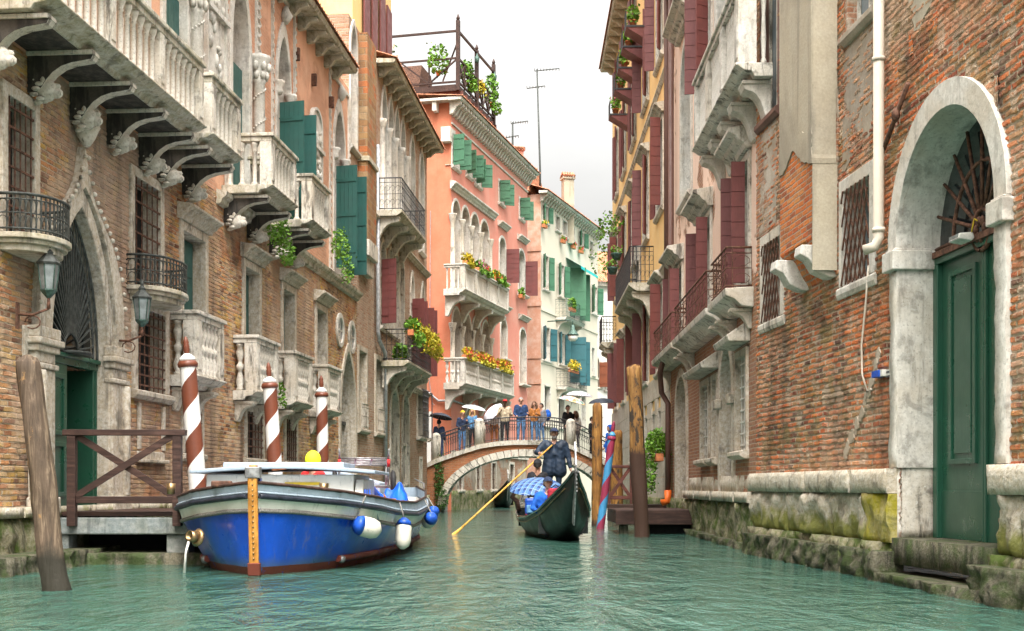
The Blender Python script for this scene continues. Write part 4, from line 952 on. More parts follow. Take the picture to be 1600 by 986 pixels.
# ------------------------------------------------------------------ pale pink house beyond it
G2 = Fac(at(1048, 760, 2050 * 3.95 / 228).xy, 820, 'R')
R2 = Building('pale_pink_house', G2, 'pale pink house with white stone balcony and bare brick ground floor', 'house'); X, Z = G2.x, G2.z
xr = X(1183)
sh = lambda l, r, z0, z1, an=(100, 96), w=.24: [(X(l), z0, z1, w, 'l', an[0], M.purple, -.09, 'grid'), (X(r), z0, z1, w, 'r', an[1], M.purple, -.09, 'grid')]
w = R2.win(X(1066), X(1081), 8.1, 11.9, 'round', 10.9, fw=.2, frame=M.stone_w, pane=M.glass_l); R2.part('lintel', cornice_mb(X(1062), X(1084), 12.3, .45, .4), M.stone, .01, w)
R2.win(X(1097), X(1113), 9.8, 13.2, fw=.12, frame=M.stone_w, pane=M.glass, shut=sh(1097, 1113, 9.85, 13.1, (100, 120), .3))
R2.win(X(1122), X(1136), 7.9, 11.6, fw=.3, frame=M.stone_w, pane=M.glass_l, depth=.35, sill=0)
R2.win(X(1147), X(1162), 7.9, 11.6, fw=.3, frame=M.stone_w, pane=M.glass_l, depth=.35, sill=0)
a, c = X(1085, .55), X(1153, .55)
R2.balcony(a, c, 7.85, 9.2, .55, 'slim', gap=.16, brk=[a + .3 + (c - a - .6) * i / 4 for i in range(5)], bh=.62, mat=M.stone, mat2=M.stone_w, head=False, post=.3, mid=[a + (c - a) * i / 3 for i in (1, 2)], bw=.36, t=.22)
for l, r, z0, z1 in ((1154, 1172, 4.62, 6.85), (1094, 1112, 4.62, 6.85), (1055, 1067, 4.62, 6.6)):
    w = R2.win(X(l), X(r), z0, z1, fw=.14, frame=M.stone, pane=M.glass, sill=0, lintel=.42, shut=sh(l, r, z0 + .05, z1 - .05, (100, 88), .24))
for l, r in ((1146, 1178), (1082, 1142), (1046, 1080)):
    a, c = X(l), X(r); B = R2.part('window_ledge', MB().prism_x([(0, 4.2), (-.2, 4.22), (-.34, 4.34), (-.48, 4.4), (-.5, 4.52), (0, 4.55)], a, c), M.stone, .015)
    R2.iron_rail(a + .2, c - .2, 4.54, .72, .44, 12 if l == 1082 else 8, M.rust, parent=B)
    bk = bracket_mb(.35, .35, .2, False).build('bracket', M.stone, B, (a + .3, 0, 4.2), .01); dup(bk, B, (c - .3, 0, 4.2))
R2.win(X(1058), X(1074), .6, 3.85, 'round', 3.0, fw=.22, frame=M.stone_s, pane=M.stone_s, depth=.4, sill=0, name='blocked_doorway')
for l, r, z0, z1 in ((1097, 1109, 1.7, 3.3), (1115, 1122, 1.7, 3.3), (1153, 1168, 1.75, 3.45)):
    w = R2.win(X(l), X(r), z0, z1, fw=.13, frame=M.stone_s, pane=M.glass, grille=(4, 8, .05), depth=.25, gmat=M.fwhite, lintel=.0, sill=.18)
    R2.part('hood', MB().prism_x([(0, z1 + .2), (-.38, z1 + .2), (-.42, z1 + .3), (-.1, z1 + .52), (0, z1 + .55)], X(l) - .35, X(r) + .3), M.stone, .015, w)
w = R2.win(X(1128), X(1146), .7, 3.9, 'gothic', 3.0, fw=.26, frame=M.stone_s, pane=M.dark, depth=.4, sill=0, name='water_door')
for p in (1126, 1147.5): R2.part('capital', MB().box(X(p) - .2, X(p) + .2, -.14, 0, 2.65, 2.85), M.stone_s, .03, w)
R2.part('base_course', rough(X(1077), xr, .82, 1.0, -.2, .02, .12, 41, top=.02, blocks=1.3), M.stone_b)
R2.part('foundation', rough(X(1077), xr, 1.0, 1.3, -.05, .03, .12, 45, top=.02, blocks=.9), M.stone_b)
R2.part('foundation', rough(X(1050), xr, -.8, .8, -.1, .1, .1, 42, top=.02, blocks=1.1), M.algae); R2.part('waterline_ledge', rough(X(1050), xr, -.8, .12, -.24, .14, .09, 43, top=0), M.weed)
R2.wall(0, xr + .3, .5, 14.5, M.rose_r)
R2.part('roof', MB().box(-.1, xr + .3, -.4, 7, 14.5, 14.75), M.tile)
m = MB(); xp = X(1051, .1); x2 = X(1046, .1)
m.path([(xp, -.14, 14.4), (xp, -.14, 4.55), (xp - .12, -.34, 4.35), (xp - .3, -.4, 4.1), (x2 - .1, -.3, 3.6), (x2, -.14, 3.3), (x2, -.14, .95)], .075, 8); DP = R2.part('downpipe', m, M.pipe_b)
R2.part('pipe_shoe', MB().path([(x2, -.14, 1.0), (x2, -.14, .72), (x2 - .05, -.3, .66)], .1, 10), M.pipe_o, parent=DP)

# ------------------------------------------------------------------ yellow house
G3 = Fac(at(957, 760, 2050 * 3.95 / 137).xy, 820, 'R')
R3 = Building('yellow_house', G3, 'yellow house with maroon shutters and black iron balcony', 'house'); X, Z = G3.x, G3.z
xr3 = X(1047.5)
for l, r in ((1027, 1037), (1006, 1014), (988, 994), (974, 978.5), (963, 966.5)):
    for z0, z1 in ((4.45, 6.85), (9.1, 11.6), (13.5, 16.2), (17.4, 19.0)):
        if z0 == 17.4 and l > 1000: continue
        rg = random.Random(int(l * z0)); an = (rg.choice((104, 160, 170)), rg.choice((98, 160, 170))) if z0 < 13 or l > 1000 else (168, 168)
        R3.win(X(l), X(r), z0, z1, fw=.12, frame=M.stone, pane=M.dark, sill=.12, lintel=.3 if z0 in (4.45, 9.1) else 0,
               shut=[(X(l), z0, z1, .3, 'l', an[0], M.purple, -.09, 'grid'), (X(r), z0, z1, .3, 'r', an[1], M.purple, -.09, 'grid')])
R3.win(X(991), X(1000), 7.4, 10, fw=.15, frame=M.stone, pane=M.dark, sill=0, depth=.3)
for l, r, d, n in ((962, 984.5, .72, 30), (945, 949, .6, 12)):
    a, c = X(l, d), X(r, d)
    if l == 945: a = .3; c = 2.3
    B = R3.part('iron_balcony', MB().prism_x([(0, 7.1), (-d + .2, 7.1), (-d, 7.24), (-d - .04, 7.27), (-d - .04, 7.36), (0, 7.36)], a, c), M.stone_d, .01)
    R3.iron_rail(a, c, 7.36, 1.1, d, n * 2, M.iron, parent=B, r=.016)
    bk = bracket_mb(d - .1, .8, .25, False).build('bracket', M.stone_d, B, (a + .25, 0, 7.098), .01)
    for i in range(1, 4 if l > 950 else 2): dup(bk, B, (a + .25 + (c - a - .5) * i / (3 if l > 950 else 1), 0, 7.098))
R3.part('string_course', cornice_mb(X(975), xr3, 7.0, .16, .3), M.ashlar); R3.part('string_course', cornice_mb(0, xr3, 12.6, .1, .16), M.stone)
for l, r in ((1030, 1034), (1020, 1024.5), (1009, 1012.5), (985, 988)):
    R3.win(X(l), X(r), 2.0, 3.3, fw=.1, frame=M.ashlar, pane=M.dark, sill=.1, proud=.03)
m = MB(); rg = random.Random(11); z = .75; k = 0
while z < 4.3:
    h_ = (.62, .5, .72)[k % 3]; x = 0 - (k % 2) * .5
    while x < xr3:
        w_ = rg.uniform(.9, 1.5); a, c = max(0, x), min(xr3, x + w_ - .012)
        blk = [(o[0], o[1]) for o in R3.open if o[2] < z + h_ and o[4] > z and o[0] < c and o[1] > a]
        segs = [(a, c)]
        for p, q in blk: segs = [t for s_ in segs for t in ((s_[0], min(s_[1], p - .11)), (max(s_[0], q + .11), s_[1])) if t[1] - t[0] > .05]
        for p, q in segs: m.box(p, q, -.045, -.0, z, min(z + h_ - .012, 4.35))
        x += w_
    z += h_; k += 1
R3.part('ashlar_blocks', m, M.ashlar, .006)
R3.part('foundation', rough(0, xr3, -.8, .78, -.1, .08, .12, 51, top=.02, blocks=1.1), M.algae)
R3.wall(0, xr3, .5, 19.9, M.yellow, deep=9)
R3.eaves(0, xr3, 19.8, .5, 1.0)
m = MB(); xp = X(1043, .1); m.path([(xp, -.12, 19.7), (xp, -.12, 4.7)], .08, 8); R3.part('downpipe', m, M.pipe_b)
# ------------------------------------------------------------------ salmon building beyond the bridge
FP = Fac(at(705, 760, 61.2).xy, 1330, 'L')
P1 = Building('salmon_building', FP, 'salmon pink building with white arcades, flowered balconies and a roof terrace', 'building'); X, Z = FP.x, FP.z
xp1 = X(824)
for l, r, t_, bo, so in ((706, 716, 215, 262, 2), (728, 736, 240, 275, 2), (742, 750, 254, 290, 2), (779, 786, 285, 318, 2), (811, 817, 312, 342, 2)):
    x0, x1, z0, z1 = W4(P1, l, r, t_, bo)
    P1.win(x0, x1, z0, z1, fw=.1, frame=M.stone_w, pane=M.glass, shut=[(x0, z0, z1, .55, 'l', rnd.uniform(80, 130), M.gshut), (x1, z0, z1, .55, 'r', rnd.uniform(90, 160), M.gshut)])
def arcade(b, pxs, t_, bo, zb):
    F = b.F; xs = [F.x(p) for p in pxs]; pm = sum(pxs) / len(pxs); z1 = F.z(pm, t_); zs_ = z1 - .75
    for a, c in zip(xs, xs[1:]):
        b.win(a + .14, c - .14, zb, z1, 'round', zs_, fw=.13, frame=M.stone_w, pane=M.curtain, sill=0, depth=.4)
    for a in xs: b.part('column', MB().lathe([(.17, 0), (.17, .2), (.12, .25), (.11, zs_ - zb - .4), (.14, zs_ - zb - .32), (.2, zs_ - zb - .05), (.2, zs_ - zb)], (a, -.07, zb), 8), M.stone)
for pxs, t_, bo, cy, rl, br_ in (((705, 719.5, 734, 749, 764), 330, 425, 318, 415, 0), ((705, 720, 736, 751, 765), 493, 560, 475, 565, 0)):
    x0 = X(705); pm = 735; zf = Z(735, 455 if cy == 318 else 600, 1.0)
    arcade(P1, pxs, t_, bo, zf)
    P1.part('cornice', cornice_mb(X(703), X(771), Z(735, cy), .3, .4), M.stone_w)
    a, c = X(728 - 2, 1.0), X(795 if cy == 318 else 803, 1.0)
    zr = Z(760, 418 if cy == 318 else 563, 1.0)
    P1.balcony(a, c, zf, zf + 1.15, 1.0, 'slim' if cy == 318 else 'vase', gap=.24, brk=[a + .3 + (c - a - .6) * i / 3 for i in range(4)], bh=.9, mat=M.stone_w, mat2=M.stone_w, head=False, mid=[a + (c - a) * i / 4 for i in (1, 2, 3)], t=.3)
    P1.flo = getattr(P1, 'flo', []) + [(a, c, zf + 1.15)]
for l, r, t_, bo in ((780, 789, 372, 440), (810, 819, 392, 460), (782, 791, 500, 560), (812, 821, 515, 600)):
    x0, x1, z0, z1 = W4(P1, l, r, t_, bo)
    w = P1.win(x0, x1, z0, z1, 'round', z1 - .45, fw=.14, frame=M.stone_w, pane=M.glass if t_ < 450 else M.curtain, sill=.3, shut=[(x1, z0, z1 - .5, .7, 'r', 95, M.purple, -.09, 'grid')] if t_ < 450 else ())
    P1.part('lintel', cornice_mb(x0 - .35, x1 + .35, z1 + .5, .3, .3), M.stone_w, 0, w)
P1.win(X(727), X(733), 2.9, 4.9, fw=.12, pane=M.stone, frame=M.stone_w); [P1.win(X(p), X(p + 6), .95, 2.3, fw=.14, pane=M.dark, frame=M.stone, grille=(4, 4, .05)) for p in (716, 744, 768, 796)]; P1.win(X(780), X(786), 2.9, 5.2, fw=.12, pane=M.purple, frame=M.stone_w)
zt = Z(705, 160, 0); P1.zt = zt
P1.part('frieze', MB().box(-.02, xp1, -.06, 0, zt - 1.0, zt - .92), M.stone_w)
P1.part('quoin', MB().box(-.35, .55, -.05, .4, zt - 1.9, zt - 1.2), M.stone_w, .02)
P1.wall(0, xp1, 2.7, zt, M.pink_p, ends=False); P1.wall(0, xp1, 0, 2.695, M.old_p, ends=False, name='lower_wall'); P1.part('foundation', rough(0, xp1, -.8, .9, -.08, .08, .2, 81, top=.02, blocks=1.4), M.algae); P1.part('string_course', MB().box(0, xp1, -.09, 0, 2.62, 2.78), M.stone)
m = MB(); m.quad((0, 0, 0), (0, 9, 0), (0, 9, zt), (0, 0, zt)); m.quad((xp1, 0, 0), (xp1, 9, 0), (xp1, 9, zt), (xp1, 0, zt)); m.quad((0, 0, zt), (xp1, 0, zt), (xp1, 9, zt), (0, 9, zt)); m.quad((0, 9, 0), (xp1, 9, 0), (xp1, 9, zt), (0, 9, zt))
P1.part('side_wall', m, M.orange_p)
m = MB(); m.box(-.06, 0, .9, 2.1, 2.2, 4.6); P1.part('white_board', m, M.white_p)
m = MB(); m.path([(-.05, 1.0, 14), (-.05, 1.05, 6), (-.06, .9, 5), (-.05, .8, 4.9)], .02, 4); m.path([(-.06, 1.6, 5.2), (-.08, 1.2, 5.6), (-.1, .6, 5.1), (-.1, .0, 5.1), (0, -.1, 5.1), (3, -.06, 5.0)], .05, 6); P1.part('cable', m, M.pipe_z)
P1.eaves(-.4, xp1 + .1, zt, .6, .42, roof=8, stone=M.stone_w, ch=.55, pitch=.1)
m = MB().box(-.5, 0, 0, 9, zt, zt + .12); P1.part('side_cornice', m, M.stone_w)
cb = MB().box(-.42, 0, -.1, .1, zt - .45, zt).build('side_corbel', M.stone_w, P1.root, (0, .7, 0)); dup(cb, P1.root, (0, 1.9, 0))

# ------------------------------------------------------------------ cream building
FC = Fac(at(845, 760, 2050 / 26.2).xy, 1480, 'L')
C1 = Building('cream_building', FC, 'cream building with green shutters and a turquoise awning', 'building'); X, Z = FC.x, FC.z
xc1 = X(934)
def cwin(l, r, t_, bo, mat, both=1, **k):
    x0, x1, z0, z1 = W4(C1, l, r, t_, bo); ww = (x1 - x0) * .44
    return C1.win(x0, x1, z0, z1, fw=.1, frame=M.stone_w, pane=M.glass, shut=[(x0, z0, z1, ww, 'l', 75 if both == 2 else 150, mat), (x1, z0, z1, ww, 'r', 155, mat)] if both else (), **k)
for l, r, t_, bo in ((848, 855, 322, 347), (868, 874, 338, 360), (879, 885, 346, 369), (892, 897, 356, 376), (905, 911, 363, 386), (921, 926, 378, 399)): cwin(l, r, t_, bo, M.gshut, both=int(l in (848, 905)))
for l, r, t_, bo, mt in ((848, 856, 400, 452, M.gshut), (872, 880, 414, 463, M.gshut), (924, 932, 448, 490, M.gshut), (848, 858, 512, 563, M.bshut), (873, 881, 521, 569, M.bshut)): cwin(l, r, t_, bo, mt)
cwin(889, 904, 423, 497, M.gshut, 2, sill=0); cwin(889, 904, 530, 600, M.bshut, 2, sill=0); cwin(924, 928, 544, 586, M.glass, 0)
for l, r, t_, bo in ((850, 859, 604, 665), (872, 881, 608, 668), (908, 914, 620, 668)): cwin(l, r, t_, bo, M.purple, 0)
x0, x1, z0, z1 = W4(C1, 884, 912, 415, 423)
m = MB(); m.quad((x0, 0, z1 + .2), (x1, 0, z1 + .2), (x1, -1.0, z1 - .4), (x0, -1.0, z1 - .4)); k = 12
for i in range(k): a, c = x0 + (x1 - x0) * i / k, x0 + (x1 - x0) * (i + 1) / k; m.add([(a, -1, z1 - .4), (c, -1, z1 - .4), (c, -1.01, z1 - .55), ((a + c) / 2, -1.01, z1 - .62), (a, -1.01, z1 - .55)], [(0, 1, 2, 3, 4)])
C1.part('awning', m, M.awning)
C1.bal = []
for l, r, fl, mt in ((885, 914, 497, M.lead), (886, 917, 605, M.iron)):
    zz = Z(890, fl, .7); a, c = X(l, .7), X(r, .7)
    B = C1.part('iron_balcony', MB().prism_x([(0, zz - .16), (-.6, zz - .16), (-.74, zz), (0, zz)], a, c), M.stone_w)
    C1.iron_rail(a, c, zz, 1.1, .7, 24, mt, parent=B); C1.bal.append((a, c, zz))
    bk = bracket_mb(.6, .6, .2, False).build('bracket', M.stone_w, B, (a + .3, 0, zz - .16)); dup(bk, B, (c - .3, 0, zz - .16))
for y in (486, 566): C1.part('string_course', MB().box(-.02, xc1, -.06, 0, Z(860, y + 5), Z(860, y + 5) + .14), M.cream)
zt = Z(845, 303); C1.wall(0, xc1, 0, zt, M.cream, ends=False); C1.zt = zt
m = MB(); m.quad((0, 0, 0), (0, 9, 0), (0, 9, zt), (0, 0, zt)); m.quad((xc1, 0, 0), (xc1, 9, 0), (xc1, 9, zt), (xc1, 0, zt)); m.quad((0, 9, 0), (xc1, 9, 0), (xc1, 9, zt), (0, 9, zt))
C1.part('side_wall', m, M.salmon)
for y in (392, 478, 560, 600): C1.part('side_band', MB().box(-.05, 0, -.04, 8, Z(845, y), Z(845, y) + .3), M.salmon)
C1.eaves(-.3, xc1, zt, .5, .5, roof=6, stone=M.stone_w, ch=.4)
m = MB(); m.prism_y([(-.6, zt + .15), (3.2, zt + .15), (1.2, zt + 1.9)], .6, 6); C1.part('roof_gable', m, M.tile)

# ------------------------------------------------------------------ white house where the canal turns, and a plain one behind the bridge
FW = Fac(at(928, 760, 96).xy, 6000, 'L')
WH = Building('white_house', FW, 'white house at the canal bend with a brown shuttered arched window', 'house'); X, Z = FW.x, FW.z
x0, x1, z0, z1 = W4(WH, 931, 936, 560, 605); WH.win(x0, x1, z0, z1, 'round', z1 - .5, fw=.2, pane=M.curtain, frame=M.stone_w, shut=[(x1, z0, z1 - .3, .7, 'r', 140, M.red_door)])
x0, x1, z0, z1 = W4(WH, 948, 954, 560, 610); WH.win(x0, x1, z0, z1, fw=.15, pane=M.glass, frame=M.stone_w)
WH.wall(-1, X(1010), 0, Z(940, 440), M.white_p); m = MB(); zz = Z(940, 440)
for i in range(60):
    a = -1.2 + i * .2; m.prism_x([(-.5, zz), (6, zz + 3.4), (6, zz + 3.3), (-.5, zz - .08)], a, a + .16)
WH.part('roof', m, M.tile); WH.part('cornice', MB().box(-1.2, X(1010), -.3, 0, zz - .35, zz - .08), M.stone_w)
FB2 = Fac(at(640, 760, 100).xy, 6000, 'L')
BH = Building('far_canal_house', FB2, 'pale weathered house seen beneath the bridge arch', 'house'); X, Z = FB2.x, FB2.z
for l, r in ((728, 738), (770, 780), (800, 808)):
    x0, x1, z0, z1 = W4(BH, l, r, 735, 760); BH.win(x0, x1, z0, z1, fw=.2, pane=M.dark, frame=M.stone)
BH.part('base_course', rough(-2, 20, -.8, .9, -.1, .08, .25, 71, blocks=1.5), M.algae)
BH.wall(-2, 20, 0, 9, M.rose_r)
# quay behind the bridge, both banks
m = MB(); m.box(-14, -3.0, 58.2, 75, -1, 1.9); tag(m.build('quay_pavement', M.concrete), 'stone paved quay behind the bridge', 'quay', kind='structure')
# ------------------------------------------------------------------ footbridge
BY0, BY1 = 55.0, 57.8
def bp(px, py): p = at(px, py, BY0); return (p.x, p.z)
def interp(tab, x):
    for (a, b), (c, d) in zip(tab, tab[1:]):
        if x <= c: return b + (d - b) * max(0, (x - a)) / (c - a)
    return tab[-1][1]
COP = [(660, 727), (683, 716), (715, 705), (749, 694), (775, 690), (800, 688), (839, 688), (868, 689), (885, 692), (905, 700), (923, 709), (950, 722), (1010, 750)]
pxs = [674 + 296 * i / 60 for i in range(61)]
def arch(px, hw, cy, base=801.):
    d = (px - 822) / hw
    return base if abs(d) >= 1 else 790 - (790 - cy) * math.sqrt(1 - d * d)
ps = [664] + [822 - 138 * math.cos(math.pi * i / 40) for i in range(41)] + [985]
inner = [bp(664, 812)] + [bp(p, min(812, arch(p, 138.01, 702))) for p in ps[1:-1]] + [bp(985, 812)]
inner[1] = bp(684, 790); inner[-2] = bp(960, 790); 
outer = [bp(p, interp(COP, p) + 7) for p in ps]
BR = empty('footbridge', (outer[20][0], BY0, 0), label='brick arched footbridge with stone coping and black iron railing', cat='bridge')
def bpart(n, mb, mat, bevel=0, parent=None):
    o = mb.build(n, mat, parent or BR, bevel=bevel)
    if parent is None: o.location = (-BR.location.x, -BR.location.y, 0)
    return o
m = MB(); m.band([inner[0], bp(684, 812)] + inner[1:-1] + [bp(960, 812), inner[-1]], [outer[0], outer[1]] + outer[1:-1] + [outer[-2], outer[-1]], BY0, BY1); bpart('arch_wall', m, M.brick_bridge)
th = [math.pi * i / 36 for i in range(37)]
m = MB()
for i in range(36):
    a, c = th[i] + .004, th[i + 1] - .004
    q = [(822 - hw * math.cos(t), 790 - (790 - cy) * math.sin(t)) for hw, cy, t in ((127, 713, a), (127, 713, c), (138.2, 701.8, c), (138.2, 701.8, a))]
    m.band([bp(*q[0]), bp(*q[1])], [bp(*q[3]), bp(*q[2])], BY0 - .07, BY1 + .07)
bpart('arch_ring', m, M.stone)
for n_, (ya, yb) in enumerate(((BY0 - .1, BY0 + .38), (BY1 - .38, BY1 + .1))):
    m = MB(); qs = [664 + 6.2 * i for i in range(52)]
    for a, c in zip(qs, qs[1:]):
        if n_ == 0 or True: m.band([bp(a + .12, interp(COP, a) + 7.2), bp(c - .12, interp(COP, c) + 7.2)], [bp(a + .12, interp(COP, a)), bp(c - .12, interp(COP, c))], ya, yb)
    bpart('coping', m, M.stone if n_ == 0 else M.stone)
def bz(px): return bp(px, interp(COP, px))[1]
for yy in (BY0 + .14, BY1 - .14):
    for p in (681, 749, 892, 962):
        x, z = bp(p, interp(COP, p)); o = bpart('stone_post', MB().lathe([(.21, -.1), (.21, .86), (.19, .9), (.2, .94), (.17, 1.02), (.1, 1.08), (.02, 1.1)], (0, 0, 0), 12), M.stone); o.location = (x - BR.location.x, yy - BY0, z)
    for a, c in ((681, 749), (749, 892), (892, 962)):
        m = MB(); n = int((c - a) / 3.6); 
        P = lambda t, h: (bp(a + (c - a) * t, 700)[0], yy, bz(a + (c - a) * t) + h)
        T = [i / 12 for i in range(13)]
        for h, r in ((.98, .028), (.8, .014), (.1, .014)): m.path([P(.02 + .96 * t, h) for t in T], r, 5)
        for i in range(1, n):
            m.tube(P(i / n, 0), P(i / n, .97), .012, n=4)
            if i < n - 1: m.path([P((i + .5 + .5 * math.cos(w)) / n, .8 - .3 * math.sin(w)) for w in [k * math.pi / 5 for k in range(6)]], .008, 3)
        bpart('railing_grille', m, M.iron)
m = MB()
rg = random.Random(3)
m.leaves(at(686, 745, BY0 - .05), (.22, .06, 1.0), 500, .09, rg); m.leaves(at(690, 780, BY0 - .08), (.3, .08, .5), 250, .1, rg)
tag(m.build('ivy', M.leaf_d, clean=False), 'green creeper hanging on the left foot of the bridge', 'creeper')

# ------------------------------------------------------------------ mooring poles
def pole(name, pb, pt, Y, rb, rt, mat, label, cat='mooring pole', group=None, lean=0, gouge=.02, n=14, zb=-1.5):
    b = at(*pb, Y); t = at(*pt, Y + lean); rg = random.Random(int(pb[0])); ax = t - b; L_ = ax.length
    me = MB(); k = 26; off = [rg.uniform(.9, 1.1) for _ in range(n)]; rows = []
    e0 = (zb - b.z) / ax.z
    vs = []
    for i in range(k + 1):
        f = e0 + (1 - e0) * i / k; c = ax * f; r = rb + (rt - rb) * max(0, f)
        if f < .3: r *= .9 + .1 * min(1, abs(f) / .3 if f > 0 else 1)
        w = mnoise.noise(Vector((f * 3, pb[0], 0))) * .03
        for j in range(n):
            a = 2 * math.pi * j / n; q = r * (off[j] + mnoise.noise(Vector((math.cos(a) * 1.5, math.sin(a) * 1.5, f * 5 + pb[0]))) * gouge * 8)
            vs.append((c.x + q * math.cos(a) + w, c.y + q * math.sin(a), c.z))
    fs = [(i * n + j, i * n + (j + 1) % n, (i + 1) * n + (j + 1) % n, (i + 1) * n + j) for i in range(k) for j in range(n)]
    me.add(vs, fs, True); top = [vs[k * n + j] for j in range(n)]; cc = (ax.x, ax.y, ax.z + rt * .35)
    me.add([(cc[0] + (p[0] - cc[0]) * .72, cc[1] + (p[1] - cc[1]) * .72, cc[2] + rg.uniform(-.03, .03)) for p in top] + top, [tuple(range(n))] + [(n + j, n + (j + 1) % n, (j + 1) % n, j) for j in range(n)])
    o = me.build(name, mat, loc=(b.x, b.y, b.z)); return tag(o, label, cat, group)
pole('mooring_pole', (88, 921), (44, 566), 13.9, .15, .125, M.pole_w, 'grey weathered wooden pole leaning in the water before the water gate', gouge=.028)
pole('mooring_pole', (1003, 838), (990, 575), 28.4, .175, .155, M.pole_k, 'peeling ochre and black wooden pole leaning by the small dock', gouge=.02)
pole('mooring_pole', (932, 822), (933, 634), 36.4, .16, .15, M.pole_o, 'slimmer ochre wooden pole standing upright beside the gondola', gouge=.012)
pole('mooring_pole', (963, 805), (962, 676), 42, .2, .2, M.pole_o, 'stout brown wooden pole behind the blue and crimson striped pole', gouge=.012)
def striped_pole(px, ytop, ybase_px, Y, lean_px, r, label, group, m1, m2, turns=7.2, ball=True, zt=None):
    b = at(ybase_px, 760 + EYE * FPX / Y, Y); t = at(px, ytop, Y); L_ = (t - b).length
    root = empty('striped_pole', b, label=label, cat='mooring pole', group=group)
    root.rotation_euler = (0, math.atan2(t.x - b.x, t.z - b.z), 0)
    m = MB(); n, k = 24, 90; vs = []
    z0, z1 = -1.2, L_ - .28
    for i in range(k + 1):
        z = z0 + (z1 - z0) * i / k
        for j in range(n):
            a = 2 * math.pi * j / n + z * turns; rr = r * (1.1 - .16 * (z - z0) / (z1 - z0)); vs.append((rr * math.cos(a), rr * math.sin(a), z))
    for half in (0, 1):
        m.mi = half; m.add(vs, [(i * n + j, i * n + (j + 1) % n, (i + 1) * n + (j + 1) % n, (i + 1) * n + j) for i in range(k) for j in range(half * n // 2, (half + 1) * n // 2)], True)
    m.build('shaft', [m1, m2], root)
    MB().lathe([(r * .9, -.06), (r * 1.12, -.04), (r * 1.16, .0), (r * 1.05, .03), (r * .95, .05)], (0, 0, z1), 18).build('collar', m2, root)
    MB().lathe([(r * .95, 0), (r * .9, .05), (r * .5, .1), (r * .3, .12)], (0, 0, z1 + .05), 18).build('cap', m1, root)
    MB().lathe([(.035, 0), (.03, .02), (.055, .07), (.05, .12), (.055, .14), (.04, .17), (.05, .2), (.03, .26), (.01, .3)], (0, 0, z1 + .15), 10).build('finial', m2, root)
    return root
for px, yt, pb, Y, lab in ((291, 562, 318, 21.2, 'nearest and thickest white and brown striped pole, beside the barge bow'), (420, 600, 437, 25.4, 'leaning white and brown striped pole in the middle of three'), (502, 618, 507, 30.6, 'upright white and brown striped pole farthest along, behind the yellow hood')):
    striped_pole(px, yt - 20, pb, Y, 0, .142, lab, 'white and brown striped poles along the palazzo', M.swhite, M.sred)
striped_pole(958, 668, 938, 34, 0, .1, 'blue and crimson striped pole leaning between ochre poles', None, M.sblue, M.scrim, 6.)

# ------------------------------------------------------------------ landing stages and their rails
def fence(name, p0, p1, z0, z1, mat, label, post=.1, low=None, foot=0):
    p0, p1 = Vector(p0), Vector(p1); L_ = (p1 - p0).length; root = empty(name, (*p0, z0), math.atan2(p1.y - p0.y, p1.x - p0.x), label=label, cat='railing')
    h = z1 - z0
    for x in (0, L_ - post): MB().box(x, x + post, -post / 2, post / 2, foot, h - .085).build('post', mat, root, bevel=.008)
    MB().box(-.06, L_ + .06, -.07, .07, h - .083, h).build('top_rail', mat, root, bevel=.008)
    MB().box(post + .002, L_ - post - .002, -.035, .035, .12, .22).build('bottom_rail', mat, root, bevel=.008)
    for sg in (1, -1):
        m = MB(); a = Vector((post, 0, .22 if sg > 0 else h - .083)); c = Vector((L_ - post, 0, h - .083 if sg > 0 else .22)); d = (c - a).normalized(); nrm = Vector((-d.z, 0, d.x)) * .045
        y = -.04 if sg > 0 else 0; m.add([p + Vector((0, yy, 0)) for yy in (y, y + .038) for p in (a - nrm, c - nrm, c + nrm, a + nrm)], [(0, 1, 2, 3), (7, 6, 5, 4), (0, 4, 5, 1), (1, 5, 6, 2), (2, 6, 7, 3), (3, 7, 4, 0)])
        m.build('brace', mat, root)
    return root
Y1 = 18.5; a = at(106, 760, Y1); c = at(284, 760, Y1)
fence('landing_rail', (a.x, Y1), (c.x, Y1), .74, 1.9, M.plank, 'dark brown wooden rail with crossed braces before the water gate', .12, foot=-.2)
PL = empty('landing_stage', (a.x, Y1, 0), label='grey green landing platform at the palazzo water gate', cat='landing stage')
xl, xr_ = -.35, c.x - a.x + .1
MB().box(xl, xr_ - .1, .12, 3.2, .68, .74).build('deck', M.plank, PL); MB().box(xl, xr_, .06, .3, .42, .66).build('beam', M.concrete, PL, bevel=.02); MB().box(xr_ - .25, xr_, .32, 3.2, .42, .66).build('beam', M.concrete, PL, bevel=.02)
for x in (xl, xr_ - .35): MB().box(x, x + .32, .12, .5, -.8, .415).build('pier', M.concrete, PL, bevel=.02)
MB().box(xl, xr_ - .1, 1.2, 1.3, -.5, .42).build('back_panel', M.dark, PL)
m = rough(xl - .6, xr_ + .4, -.8, .16, -.1, .1, .07, 61, top=1.2); m.build('weedy_ledge', M.weed, PL)
Yd = 30.2; a = at(962, 760, Yd); c = at(1083, 760, Yd)
DK = empty('small_dock', (a.x, Yd, 0), label='low dark plank dock beside the leaning ochre pole', cat='dock')
L_ = c.x - a.x; m = MB()
for i in range(9): m.box(0, L_ + .2, .02 + i * .3, .3 + i * .3, .5, .56)
m.build('deck_planks', M.plank, DK); MB().box(.0, L_, -.04, .015, .22, .55).build('beam', M.plank, DK, bevel=.01); MB().box(.0, .12, .02, 2.7, .25, .49).build('beam', M.plank, DK)
for x in (.1, .6): MB().box(x, x + .2, .1, .32, -1, .21).build('pile', M.weed, DK, bevel=.02)
MB().box(L_ * .45, L_, .25, .4, -.6, .3).build('back_panel', M.dark, DK)
